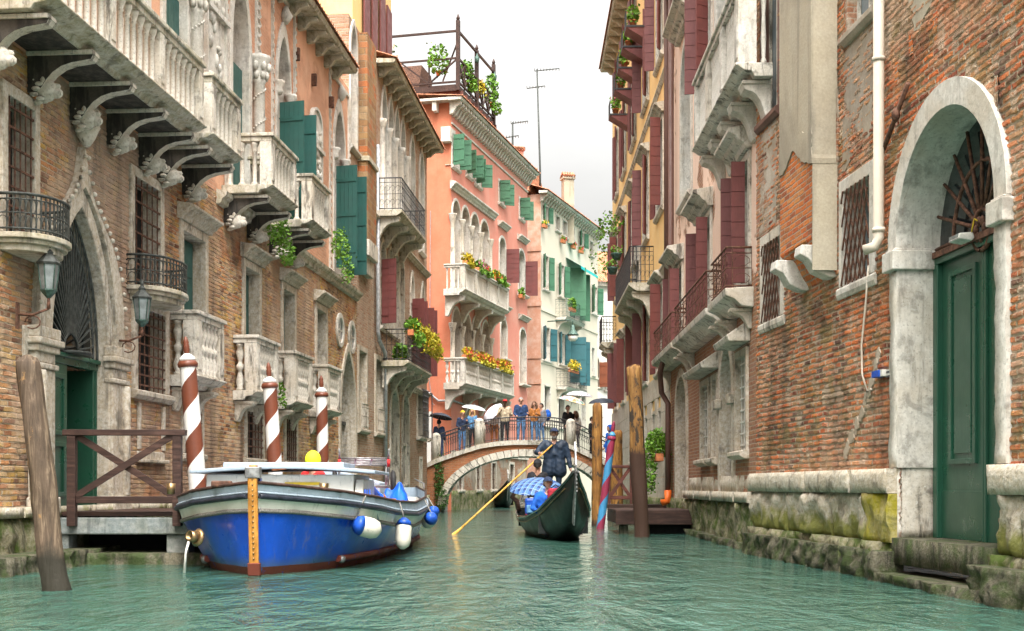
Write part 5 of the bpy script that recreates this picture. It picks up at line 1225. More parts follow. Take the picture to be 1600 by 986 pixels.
p = at(950, 760, 36); q = at(988, 760, 36); fence('dock_rail', (p.x, 36), (q.x, 36), .62, 1.68, M.redwood, 'small red brown rail with crossed braces behind the poles', .07)
DK2 = empty('back_dock', (p.x, 36, 0), label='small far dock under the red brown rail', cat='dock'); MB().box(-.2, 1.9, -.1, 1.2, .5, .6).build('deck_planks', M.plank, DK2)
for x in (0, 1.4): MB().box(x, x + .15, 0, .15, -1, .5).build('pile', M.weed, DK2)

# ------------------------------------------------------------------ blue cargo barge
def stations(tab, t):
    for A, B in zip(tab, tab[1:]):
        if t <= B[0]:
            f = (t - A[0]) / (B[0] - A[0]); f = f * f * (3 - 2 * f) * .35 + f * .65
            return [a + (b - a) * f for a, b in zip(A[1:], B[1:])]
    return list(tab[-1][1:])
st = at(397, 900, EYE * FPX / 140); BL = 12.4
#        t    half beam at: keel, red top, band low, rub, gunwale ; z: band low, rub, gunwale
HT = [(0, .02, .03, .04, .05, .06, .8, .98, 1.13), (.03, .15, .27, .41, .44, .46, .78, .94, 1.09), (.08, .38, .63, .91, .96, .99, .71, .88, 1.02), (.15, .62, .98, 1.29, 1.35, 1.36, .63, .8, .94), (.27, .92, 1.24, 1.52, 1.57, 1.57, .53, .7, .86),
      (.45, 1.1, 1.45, 1.7, 1.74, 1.73, .45, .64, .82), (.7, 1.2, 1.6, 1.73, 1.8, 1.78, .46, .68, .88), (.88, 1.0, 1.48, 1.64, 1.72, 1.7, .54, .78, .98), (1, .7, 1.2, 1.38, 1.46, 1.44, .62, .87, 1.08)]
BO = empty('cargo_barge', st, R(1.6), label='blue and white wooden cargo barge with grey cabin roof moored on the left', cat='barge')
def hull_strip(i0, i1, zf, name, mat, k=48, off=0.):
    m = MB(); V = []
    for i in range(k + 1):
        t = (i / k) ** 1.5; h = stations(HT, t); Z_ = [-.45, .1, h[5], h[6], h[7]]; y = t * BL + .35 * max(0, .3 - t) * 0
        rake = [.45, .05, .0, -.06, -.1]
        for s_ in (-1, 1):
            for q in (i0, i1): V.append((s_ * (h[q] + off), y + rake[q] * max(0, 1 - t * 9), Z_[q]))
    for i in range(k): 
        a, b = 4 * i, 4 * (i + 1)
        m.add([], []); 
    m.add(V, [(4 * i, 4 * i + 4, 4 * i + 5, 4 * i + 1) for i in range(k)] + [(4 * i + 2, 4 * i + 3, 4 * i + 7, 4 * i + 6) for i in range(k)] + [(4 * k, 4 * k + 2, 4 * k + 3, 4 * k + 1)], True)
    return m.build(name, mat, BO)
hull_strip(0, 1, 0, 'bottom', M.antif); hull_strip(1, 2, 0, 'hull', M.blue); hull_strip(2, 3, 0, 'topside', M.white); hull_strip(3, 4, 0, 'bulwark', M.greyb)
def rail_path(q, dz, off, t0=0., t1=1., k=50):
    out = []
    for i in range(k + 1):
        t = t0 + (t1 - t0) * (i / k) ** 1.4; h = stations(HT, t); Z_ = [-.45, .1, h[5], h[6], h[7]]; rake = [.45, .05, 0, -.06, -.1]
        out.append((h[q] + off, t * BL + rake[q] * max(0, 1 - t * 9), Z_[q] + dz))
    return out
for s_ in (-1, 1):
    fl = lambda P: [(s_ * x, y, z) for x, y, z in P]
    MB().path(fl(rail_path(3, 0, .025)), .034, 8).build('rub_rail', M.navy, BO)
    MB().path(fl(rail_path(3, .05, .01)), .016, 6).build('rub_rail', M.greyb, BO)
    MB().path(fl(rail_path(2, 0, .01)), .028, 6).build('band_rail', M.varnish if False else M.rope, BO)
    MB().path(fl(rail_path(1, .03, .03, .12)), .05, 6).build('waterline_rail', M.antif, BO)
    MB().path(fl(rail_path(4, .015, -.01)), .024, 6).build('rail_cap', M.brass if False else M.plank, BO)
    p_ = rail_path(1, .02, .05, .125, .13, 1)[0]; MB().ball((s_ * p_[0], p_[1], p_[2]), .06, 8, 5).build('anode_bolt', M.steel, BO)
m = MB(); m.prism_x([(.42, -.4), (.02, .05), (-.1, 1.36), (.02, 1.36), (.12, .05), (.5, -.4)], -.05, .05); m.prism_x([(-.02, .07), (-.14, 1.32), (-.09, 1.32), (.03, .07)], -.06, .06); m.build('stem_post', M.varnish, BO, bevel=.012)
m = MB(); m.prism_x([(-.02, .0), (-.06, .16), (.06, .16), (.1, 0)], -.075, .075); m.build('stem_shoe', M.antif, BO, bevel=.01)
m = MB(); m.prism_x([(.13, .05), (.0, 1.05), (.02, 1.2), (.15, 1.2), (.3, .2)], -.075, .075); m.build('stem_cheek', M.blue, BO)
m = MB(); m.box(-.09, .09, -.14, .03, 1.2, 1.34); m.build('stem_cap', M.steel, BO, bevel=.01)
m = MB()
for i in range(18): m.ball((0, -.03 - .095 * i / 17 - .005, .15 + 1.1 * i / 17), .013, 6, 4)
m.build('rivet', M.brass, BO)
# deck, coaming, cabin
m = MB(); k = 30; V = []
for i in range(k + 1):
    t = .02 + .97 * i / k; h = stations(HT, t); V += [(-h[4] + .03, t * BL, h[7] - (.05 if t < .16 else .32)), (h[4] - .03, t * BL, h[7] - (.05 if t < .16 else .32))]
m.add(V, [(2 * i, 2 * i + 1, 2 * i + 3, 2 * i + 2) for i in range(k)]); m.build('deck', M.greyb, BO)
cy0, cy1 = 2.5, 5.4
m = MB(); m.prism_x([(cy0, .55), (cy0 + .15, 1.27), (cy1, 1.27), (cy1, .55)], -1.12, .98); CB = m.build('cabin', M.white, BO, bevel=.02)
m = MB(); n = 12
rf = [(-1.3 + 2.6 * i / n, 1.28 + .07 * math.sin(math.pi * i / n)) for i in range(n + 1)]
m.prism_y(rf + [(x, z + .05) for x, z in rf[::-1]], cy0 - .15, cy1 + .1); m.build('cabin_roof', M.greyb, CB, bevel=.012)
m = MB(); m.box(-1.05, .75, cy0 + 1.0, cy1 - .1, 1.37, 1.46); m.build('roof_hatch', M.greyb, CB, bevel=.015)
m = MB(); m.tube((-.15, cy0 - .1, 1.34), (.05, cy0 - .1, 1.36), .02); m.build('roof_handle', M.pot, CB)
m = MB(); y_ = cy0 + .12
for a, c, z0, z1 in ((.0, .5, 1.12, 1.16), (.12, .17, .9, 1.12), (.5, .62, 1.08, 1.14)): m.box(a, c, y_ - .03, y_ + .05, z0, z1)
m.build('yellow_tape', M.yel_t, CB)
m = MB(); m.prism_x([(cy0 - .35, .62), (cy0 + .2, 1.2), (cy1 - .8, 1.2), (cy1 - .8, .62)], 1.0, 1.12); m.build('side_screen', M.white, CB, bevel=.015)
for y0 in (cy0 + .15, cy0 + .55, cy0 + 1.0): MB().box(1.105, 1.125, y0, y0 + .26, .8, 1.06).build('pane', M.glass, CB)
MB().box(1.12, 1.13, cy0 + .3, cy0 + .7, .64, .76).build('yellow_tape', M.yel_t, CB)
for x in (-1.22, .75): MB().tube((x, .9, 1.0), (x, .9, 1.14), .05, .06, 10).build('bollard', M.brass, BO)
MB().box(-.6, -.35, .35, .5, 1.09, 1.17).build('cleat', M.rust, BO, bevel=.02)
MB().box(-1.0, 1.0, 7.6, 9.9, .95, 1.18).build('stern_hatch', M.greyb, BO, bevel=.03); m = MB(); m.prism_y([(-.9, 1.18), (.9, 1.18), (0, 1.42)], 7.9, 10.0); m.build('stern_roof', M.greyb, BO)
MB().box(-.1, 1.3, 6.4, 7.4, .86, .93).build('pink_board', M.fl_p, BO); MB().box(.5, 1.4, 5.6, 6.4, .84, .9).build('plank', M.varnish, BO)
for s_ in (-1, 1):
    m = MB(); m.path([(s_ * x, y, z + .18) for x, y, z in rail_path(4, 0, -.04, .72, 1.0, 14)], .015, 5); m.build('stern_rail', M.steel, BO)
px_ = stations(HT, .075); m = MB(); m.lathe([(.11, 0), (.12, .02), (.085, .05), (.085, .05)], (0, 0, 0), 16); m.lathe([(.075, 0), (.07, .16), (.055, .16), (.05, .1)], (0, 0, 0), 14)
o = m.build('exhaust_pipe', M.brass, BO); o.location = (-.83, .74, .44); o.rotation_euler = (R(78), 0, R(-38))
wjet = MB(); e_ = BO.matrix_basis @ Vector((-.93, .62, .42)); rg = random.Random(2)
wjet.path([e_ + Vector((0, 0, -.02)), e_ + Vector((-.03, -.03, -.15)), e_ + Vector((-.045, -.05, -.42))], [.018, .014, .02], 6)
for i in range(26): a = rg.uniform(0, 6.3); r_ = rg.random() ** .8 * .2; wjet.ball(e_ + Vector((-.05 + r_ * 1.3 * math.cos(a), -.06 + r_ * 1.6 * math.sin(a), -.44 + rg.uniform(0, .012))), (rg.uniform(.006, .02), rg.uniform(.006, .018), .005), 5, 3)
tag(wjet.build('water_splash', M.fwhite), 'thin jet of cooling water splashing from the barge exhaust', 'water', kind='stuff')
# things aboard
def fender(px, py, Y, r, l, rx, rz, label, rope_to, two=0):
    def hp_(i): h = stations(HT, i / 400); return BO.matrix_basis @ Vector((h[3] + r * .8, i / 400 * BL, h[6]))
    i = min(range(40, 400), key=lambda i: abs(CX + hp_(i).x / hp_(i).y * FPX - px)); Y = hp_(i).y; p = at(px, py, Y); p.x = hp_(i).x; root = empty('fender', p, label=label, cat='fender', group='white and blue fenders hung along the barge')
    m = MB(); prof = [(r * .25, -l / 2), (r * .8, -l / 2 + .05), (r, -l / 2 + .13), (r, l / 2 - .13), (r * .8, l / 2 - .05), (r * .25, l / 2)]
    B = m.lathe(prof, n=14).build('body', M.fend, root); e = MB().lathe([(r * .3, l / 2 + .012), (r * .81, l / 2 - .04), (r * 1.004, l / 2 - .11), (r * .9, l / 2 - .105)], n=14).build('end_cap', M.fblue, B)
    B.rotation_euler = (rx, 0, rz)
    R_ = Matrix.Rotation(rz, 3, 'Z') @ Matrix.Rotation(rx, 3, 'X'); tip = R_ @ Vector((0, 0, l / 2))
    h = stations(HT, min(1, i / 400 + .005)); q = BO.matrix_basis @ Vector((h[4] + .03, i / 400 * BL + .1, h[7])) - p
    MB().path([tip, (tip + q) / 2 + Vector((0, -.01, .0)), q], .012, 5).build('rope', M.rope, root)
fender(573, 824, 20.2, .14, .4, R(75), R(-62), 'weathered fender lying level near the middle of the barge', (550, 786))
fender(630, 834, 21.6, .12, .46, R(-14), R(-10), 'fender hanging upright with a blue top on the barge side', (612, 782))
fender(671, 813, 23.4, .13, .36, R(62), R(25), 'fender with blue end facing outwards towards the barge stern', (655, 778))
fender(684, 802, 25.0, .12, .34, R(62), R(28), 'small rearmost fender at the barge stern', (676, 762))
def coil(p, r, mat, label):
    m = MB(); m.path([(r * (1 - .03 * (i // 12)) * math.cos(i * .52), r * .8 * (1 - .03 * (i // 12)) * math.sin(i * .52), .02 + .0035 * i) for i in range(60)], .017, 5); tag(m.build('rope_coil', mat, loc=p), label, 'rope')
coil(BO.matrix_basis @ Vector((-.5, 1.5, .9)), .22, M.rope, 'coil of grey rope on the foredeck of the barge'); coil(BO.matrix_basis @ Vector((1.3, 5.2, .56)), .2, M.rope_o, 'coil of orange rope beside the barge cabin')
for x, y, rz, z, mt, lab in ((-.9, 6.2, .2, .52, M.varnish, 'wooden crate standing behind the barge cabin'), (.1, 6.1, -.3, .52, M.greyb, 'grey plastic crate beside the wooden crate on the barge')):
    CR = empty('crate', BO.matrix_basis @ Vector((x, y, z)), rz, label=lab, cat='crate')
    for sx, sy in ((-.3, 0), (.3, 0), (0, -.22), (0, .22)):
        m = MB()
        for k in range(4): m.box(sx - (.012 if sx else .3), sx + (.012 if sx else .3), sy - (.012 if sy else .205), sy + (.012 if sy else .205), .03 + k * .11, .12 + k * .11)
        m.build('slat_side', mt, CR)
    MB().box(-.285, .285, -.205, .205, 0, .03).build('bottom', mt, CR)
tp = MB(); k = 16; rg = random.Random(6); bx_, by_, bz_ = [BO.matrix_basis @ Vector((1.0, 5.9, .9))][0]
def sheet(x0, x1, y0, y1, f, k=18):
    m = MB(); V = [(x0 + (x1 - x0) * i / k, y0 + (y1 - y0) * j / k, f(i / k, j / k)) for j in range(k + 1) for i in range(k + 1)]
    m.add(V, [(j * (k + 1) + i, j * (k + 1) + i + 1, (j + 1) * (k + 1) + i + 1, (j + 1) * (k + 1) + i) for j in range(k) for i in range(k)], True); return m
f = lambda u, v: .34 * (math.sin(math.pi * min(1, max(0, u))) ** .35) * (math.sin(math.pi * v) ** .4 + .0) * (.75 + .25 * math.cos(u * 9)) + .07 * mnoise.noise(Vector((u * 5, v * 5, 1)))
tag(sheet(-.42, .42, -.45, .45, f).build('folded_tarpaulin', M.tarp, loc=(bx_ - .22, by_ - .2, bz_ - .05)), 'crumpled bright blue tarpaulin on the barge deck', 'tarpaulin')
tag(sheet(-.2, .2, -.25, .25, f).build('tarpaulin_bundle', M.tarp, loc=(bx_ + .38, by_ + .0, bz_ - .05)), 'small blue tarpaulin bundle beside the larger tarpaulin', 'tarpaulin')
HC = empty('hand_trolley', BO.matrix_basis @ Vector((.75, 6.9, .92)), R(8), label='grey metal hand trolley with rubber wheels standing on the barge', cat='trolley')
m = MB(); zz = .62
for y in (-.45, -.2, .05, .3, .55): m.tube((-.42, y, zz - y * .1), (.42, y, zz - y * .1), .014, n=5)
for x in (-.42, -.14, .14, .42): m.tube((x, -.45, zz + .045), (x, .55, zz - .055), .016, n=5)
m.tube((-.42, -.4, .15), (-.42, -.4, zz), .018, n=5); m.tube((.42, -.4, .15), (.42, -.4, zz), .018, n=5); m.tube((-.42, .5, .15), (-.42, .5, zz - .05), .018, n=5); m.tube((.42, .5, .15), (.42, .5, zz - .05), .018, n=5); m.tube((-.5, -.4, .18), (.5, -.4, .18), .022, n=6)
m.build('frame', M.steel, HC)
for x in (-.5, .5):
    w = MB().lathe([(.14, -.035), (.2, -.04), (.24, -.02), (.24, .02), (.2, .04), (.14, .035)], n=20).build('wheel', M.rubber, HC); w.location = (x, -.4, .22); w.rotation_euler.y = R(90)
    MB().lathe([(.13, -.02), (.14, -.03), (.14, .03), (.13, .02), (.02, .03)], n=14).build('rim', M.steel, w)
    h = MB().path([(x * .84, -.45, zz + .02), (x * .84, -.55, zz + .2)], .018, 6).build('handle', M.steel, HC); MB().tube((x * .84, -.47, zz - .1), (x * .84, -.5, zz + .02), .028).build('grip', M.c_red, h)
for n_, (a, c, lab) in enumerate((((600, 772), (618, 812), 'orange rope looped over the barge side'), ((552, 782), (566, 800), 'grey mooring rope hanging on the barge side'))):
    A, C_ = at(*a, 20.8), at(*c, 20.6); tag(MB().path([A, (A + C_) / 2 + Vector((.04, -.06, -.1)), C_, C_ + Vector((.08, .02, .25))], .014, 5).build('rope', M.rope_o if n_ == 0 else M.rope), lab, 'rope')

# ------------------------------------------------------------------ gondola
GL = 11.2; gy = 24.8
#        t   keel half, side half, keel z, side z, deck edge crown
GT = [(0, .02, .03, 1.15, 1.38), (.04, .05, .12, .75, 1.2), (.1, .12, .3, .3, .95), (.2, .26, .52, 0., .62), (.35, .4, .69, -.1, .43), (.5, .44, .73, -.12, .4), (.65, .4, .68, -.1, .44), (.8, .24, .5, .05, .68), (.92, .1, .26, .5, 1.1), (1, .02, .03, 1.2, 1.45)]
GO = empty('gondola', (1.2, gy, 0), math.atan2(GL, -.62) - math.pi / 2, label='black gondola with passengers coming towards us from the bridge', cat='gondola')
def gond_hull(root):
    k = 48; V = []
    for i in range(k + 1):
        t = i / k; h = stations(GT, t)
        for s_ in (-1, 1): V += [(s_ * h[0], t * GL, h[2]), (s_ * (h[0] * .35 + h[1] * .65), t * GL, h[2] * .55 + h[3] * .45), (s_ * h[1], t * GL, h[3])]
    f = []
    for i in range(k):
        a, b = 6 * i, 6 * i + 6
        for q in (0, 1): f += [(a + q, b + q, b + q + 1, a + q + 1), (a + 3 + q, a + 4 + q, b + 4 + q, b + 3 + q)]
        f.append((a, a + 3, b + 3, b))
    MB().add(V, f, True).build('hull', M.gond_s, root)
    for s_ in (-1, 1):
        MB().path([(s_ * (stations(GT, i / 40)[1] + .01), GL * i / 40, stations(GT, i / 40)[3]) for i in range(41)], .03, 6).build('gunwale', M.gond, root)
        MB().path([(s_ * (stations(GT, i / 40)[1] + .005), GL * i / 40, stations(GT, i / 40)[3] - .11) for i in range(2, 40)], .012, 5).build('trim_strip', M.brass, root)
    def deck(t0, t1, z, crown, nm, mt):
        m = MB(); V = []; n = 14
        for i in range(n + 1):
            t = t0 + (t1 - t0) * i / n; h = stations(GT, t); zz = h[3] if z is None else z; w_ = h[1] if z is None else h[0] + .15
            V += [(-w_ + .01, t * GL, zz), (0, t * GL, zz + crown * min(1, w_ * 2)), (w_ - .01, t * GL, zz)]
        m.add(V, [(3 * i + q, 3 * i + q + 1, 3 * i + q + 4, 3 * i + q + 3) for i in range(n) for q in (0, 1)]); return m.build(nm, mt, root)
    deck(0, .22, None, .04, 'bow_deck', M.gond); deck(.7, 1, None, .08, 'stern_deck', M.gond); deck(.2, .72, .1, 0, 'floor', M.plank)
    for t in (.22, .7):
        h = stations(GT, t); MB().box(-h[1] + .02, h[1] - .02, t * GL - .02, t * GL + .02, .12, h[3] + .06).build('bulkhead', M.gond, root)
    m = MB(); m.prism_x([(.25, .35), (.02, .9), (-.1, 1.2), (-.12, 1.5), (-.02, 1.78), (.1, 1.95), (.16, 1.93), (.1, 1.75), (.06, 1.5), (.12, 1.3), (.45, 1.12), (.4, .9), (.5, .4)], -.014, .014)
    for i in range(6): m.box(-.012, .012, -.24 - .02 * (i == 0), -.08, 1.0 + i * .075, 1.03 + i * .075)
    m.build('bow_iron', M.steel, root)
gond_hull(GO)
h = stations(GT, .74); m = MB(); m.path([(-h[1] - .03, .7 * GL, h[3] - .1), (-h[1] - .08, .7 * GL, h[3] + .15), (-h[1] - .2, .7 * GL - .05, h[3] + .25), (-h[1] - .12, .7 * GL - .1, h[3] + .38), (-h[1] - .2, .7 * GL - .12, h[3] + .52)], [.06, .07, .06, .05, .04], 8); m.build('oarlock', M.plank, GO)
MB().box(-.42, .42, .53 * GL, .53 * GL + .5, .13, .42).build('seat', M.c_maroon, GO, bevel=.03); MB().box(-.45, .45, .53 * GL + .5, .53 * GL + .6, .13, .85).build('seat_back', M.gond, GO, bevel=.03)
MB().box(-.35, .35, .4 * GL, .4 * GL + .3, .13, .4).build('seat', M.plank, GO, bevel=.02)
p = GO.matrix_basis
G_ = lambda x, y, z: p @ Vector((x, y, z))
a, c = at(722, 824, 30.5), at(859, 699, 33.2); d = (c - a)
m = MB(); m.path([a - d * .02, a + d * .3, c + d * .03], [.03, .03, .028], 8); m.prism_z([(0, 0)] * 3, 0, 0) if False else None
o = MB().path([a - d * .16, a - d * .12, a], [.05, .065, .026], 6).path([a, a + d * .5, c + d * .03], [.024, .023, .02], 8).build('oar', M.oar); tag(o, 'long yellow wooden oar held by the gondolier and dipping in the canal', 'oar')
G2_ = empty('gondola', (-.2, 66, 0), R(6), label='second black gondola far off under the bridge arch', cat='gondola'); gond_hull(G2_)

# ------------------------------------------------------------------ lanterns, lamp, aerials, flood light
def lantern(p, label, rz, toward):
    root = empty('lantern', p, rz, label=label, cat='lantern', group='wall lanterns beside the water gate'); root.scale = (.88,) * 3
    m = MB(); m.path([(0, 0, -.1), (0, 0, .06)], [.03, .02], 8); m.path([(0, toward, -.18), (0, toward * .5, -.19), (0, 0, -.1)], .02, 6)
    m.path([(0, toward * .5 + .12 * math.cos(t), -.3 + .1 * math.sin(t)) for t in [i * .6 for i in range(10)]], .012, 5); m.box(-.04, .04, toward - .03, toward, -.4, 0); m.build('bracket_arm', M.rust, root)
    m = MB(); m.lathe([(.03, .06), (.1, .14), (.12, .17), (.12, .19), (.03, .19)], n=6, smooth=False); m.build('base', M.lead, root)
    m = MB(); m.lathe([(.105, .19), (.15, .56)], n=6, smooth=False); G = m.build('glass', M.lglass, root)
    m = MB()
    for i in range(6):
        a = math.pi * 2 * i / 6; m.tube((.107 * math.cos(a), .107 * math.sin(a), .19), (.153 * math.cos(a), .153 * math.sin(a), .56), .011, n=4)
    m.build('frame', M.lead, root)
    MB().lathe([(.17, .56), (.18, .59), (.1, .68), (.06, .72), (.07, .75), (.03, .8), (.035, .84), (.005, .92)], n=6, smooth=False).build('cap', M.iron_g, root)
    MB().lathe([(.02, .2), (.02, .3), (.045, .34), (.04, .42), (.01, .45)], n=8).build('bulb', M.bulb, root)
for px, py, lab in ((76, 472, 'larger lantern on an iron bracket left of the pointed gate'), (222, 516, 'smaller lantern on an iron bracket right of the pointed gate')):
    x, z = FL.e(px, py, .5); o = lantern(FL.w(x, z, .5), lab, FL.ang, .5)
x, z = FC.e(895, 515, 1.6); q = FC.w(x, z, 1.6); root = empty('street_lamp', q, FC.ang, label='green street lamp on a long arm over the canal', cat='street lamp')
MB().path([(0, 1.6, .55), (0, .1, .6), (0, 0, .5), (0, 0, .3)], .035, 6).build('arm', M.lead, root); MB().lathe([(.05, .3), (.12, .2), (.14, .0), (.34, -.28), (.36, -.34), (.2, -.34)], n=14).build('lamp_shade', M.lead, root); MB().lathe([(.3, -.34), (.3, -.55), (.18, -.68), (.02, -.7)], n=12).build('lamp_glass', M.fwhite, root)
def aerial(px, pyb, pyt, Y, label, arms):
    b, t = at(px, pyb, Y), at(px - 5 if pyb - pyt > 120 else px, pyt, Y); root = empty('aerial', b, label=label, cat='aerial'); d = t - b
    MB().path([(0, 0, -1.5), (0, 0, 0), d], [.06, .06, .045], 6).build('mast', M.iron_g, root)
    m = MB()
    for f, l, off, n in arms:
        c = d * f; m.tube(c + Vector((-l + off, 0, -.06)), c + Vector((l + off, 0, .1)), .035, n=4)
        for i in range(n): x = -l + off + 2 * l * i / max(1, n - 1); m.tube(c + Vector((x, -.3, 0)), c + Vector((x, .3, .05)), .022, n=4)
    m.build('antenna_grid', M.iron_g, root)
aerial(844, 268, 108, 80, 'tall thin television aerial on the cream roof', ((.99, .75, .6, 9), (.82, .55, -.1, 7)))
aerial(801, 230, 191, 78, 'short television aerial behind the salmon chimney', ((.98, .5, .4, 8), (.4, .45, -.1, 6)))
x, z = FR.e(1512, 372, -.3); q = FR.w(x, z, -.3); root = empty('flood_light', q, FR.ang, label='small white flood light tied to the green door transom', cat='flood light')
root.scale = (.7,) * 3; MB().prism_x([(-.22, -.04), (-.2, .05), (.02, .07), (.05, -.02), (0, -.07)], -.22, .16).build('housing', M.fwhite, root, bevel=.02); MB().path([(.14, 0, .05), (.24, -.02, .16), (.2, .02, .26), (.34, 0, .2)], .012, 5).build('wire', M.yel_t, root); MB().box(-.2, .14, -.215, -.205, -.035, .04).build('lens', M.lglass, root)

# ------------------------------------------------------------------ chimneys and the roof terrace
def chimney(px0, px1, pyt, pyb, Y, mat, label, name='chimney'):
    a, c = at(px0, pyb, Y), at(px1, pyt, Y); w = c.x - a.x; h = c.z - a.z; root = empty(name, (a.x + w / 2, Y, a.z), R(14), label=label, cat='chimney')
    MB().box(-w / 2, w / 2, -w / 2, w / 2, -2.5, h * .78).build('stack', mat, root); m = MB(); m.box(-w * .62, w * .62, -w * .62, w * .62, h * .78, h * .84); m.build('collar', mat, root)
    m = MB()
    for s_ in (-1, 1):
        for i in range(5): x = -w * .62 + w * 1.24 * (i + .5) / 5; m.tube((x, s_ * w * .72, h * .86), (x, 0, h), w * .11, n=6)
    m.build('tile_cap', M.tile, root)
chimney(797, 816, 230, 262, 79, M.pink_p, 'salmon chimney with a tiled cap on the salmon roof')
chimney(879, 895, 270, 320, 84, M.grey_p, 'tall grey chimney with a small peaked tile cap')
AL = empty('roof_terrace', P1.root.location + Vector((0, 0, P1.zt)), FP.ang, label='dark wooden roof terrace on orange piers above the salmon building', cat='roof terrace')
s0, s1 = FP.x(722), FP.x(777); zt0 = .75; dp_ = 6.5
for x, y in ((s0 + .7, .75), (FP.x(752), .75), (FP.x(765), .75), (s0 + .7, 5.5)): MB().box(x - .45, x + .35, y - .3, y + .3, 0, zt0 + .3).build('pier', M.orange_p, AL)
zd = zt0 + .35
m = MB(); m.box(s0, s1, .2, dp_, zd, zd + .3); m.build('deck', M.plank, AL)
for i in range(10): x = s0 + .2 + (s1 - s0 - .4) * i / 9; MB().box(x - .06, x + .06, .0, dp_, zd - .2, zd - .002).build('joist', M.redwood, AL)
def truss(p0, p1, n):
    m = MB(); p0, p1 = Vector(p0), Vector(p1)
    for h in (.12, 1.25): m.tube(p0 + Vector((0, 0, h)), p1 + Vector((0, 0, h)), .06, n=4)
    for i in range(n + 1):
        a = p0.lerp(p1, i / n); m.tube(a, a + Vector((0, 0, 1.25)), .05, n=4)
        if i < n: 
            c = p0.lerp(p1, (i + 1) / n); m.tube(a + Vector((0, 0, .12 if i % 2 else 1.25)), c + Vector((0, 0, 1.25 if i % 2 else .12)), .05, n=4)
            if abs(p1.y - p0.y) < .5: m.tube(a + Vector((0, 0, 1.25 if i % 2 else .12)), c + Vector((0, 0, .12 if i % 2 else 1.25)), .05, n=4)
    m.build('railing_lattice', M.plank, AL)
truss((s0, .2, zd + .3), (s1, .2, zd + .3), 6); truss((s0, .2, zd + .3), (s0, dp_ + 1, zd + .3), 5); truss((s1, .2, zd + .3), (s1, dp_, zd + .3), 3)
hp = 3.35
for x, y, h in ((s0, .2, hp), ((s0 + s1) / 2, .2, hp - .4), (s1, .2, hp - .1), (s0, 7, hp)): MB().box(x - .09, x + .09, y - .09, y + .09, zd, zd + h).lathe([(.06, 0), (.1, .1), (.02, .3)], (x, y, zd + h), 8).build('pergola_post', M.plank, AL)
m = MB(); m.tube((s0, .2, zd + hp - .5), (s1, .2, zd + hp - .5), .07, n=4); m.build('pergola_beam', M.plank, AL)
MB().tube((s0, .2, zd + hp - .5), (s0, 9.5, zd + hp - .5), .07, n=4).build('pergola_beam', M.plank, AL); MB().tube((s0 + .2, .2, zd + 2.6), (s1, 3, zd + 2.6), .05, n=4).build('pergola_beam', M.plank, AL)
for x, y, z in (((s0 + s1) / 2 - .3, .1, hp - 1.1), (s1 - .2, .1, hp - 1.0)):
    MB().lathe([(.02, .45), (.05, .3), (.14, .25), (.1, 0), (.03, -.05)], (x, y, zd + z), 6).build('lamp', M.lead, AL)
MB().prism_y([(0, 0), (2.4, 0), (2.0, 1.3), (.5, 1.4)], 2.4, 5).build('covered_seat', M.c_brown if False else M.rust, AL).location = (s0 + .6, 0, zd + .32)
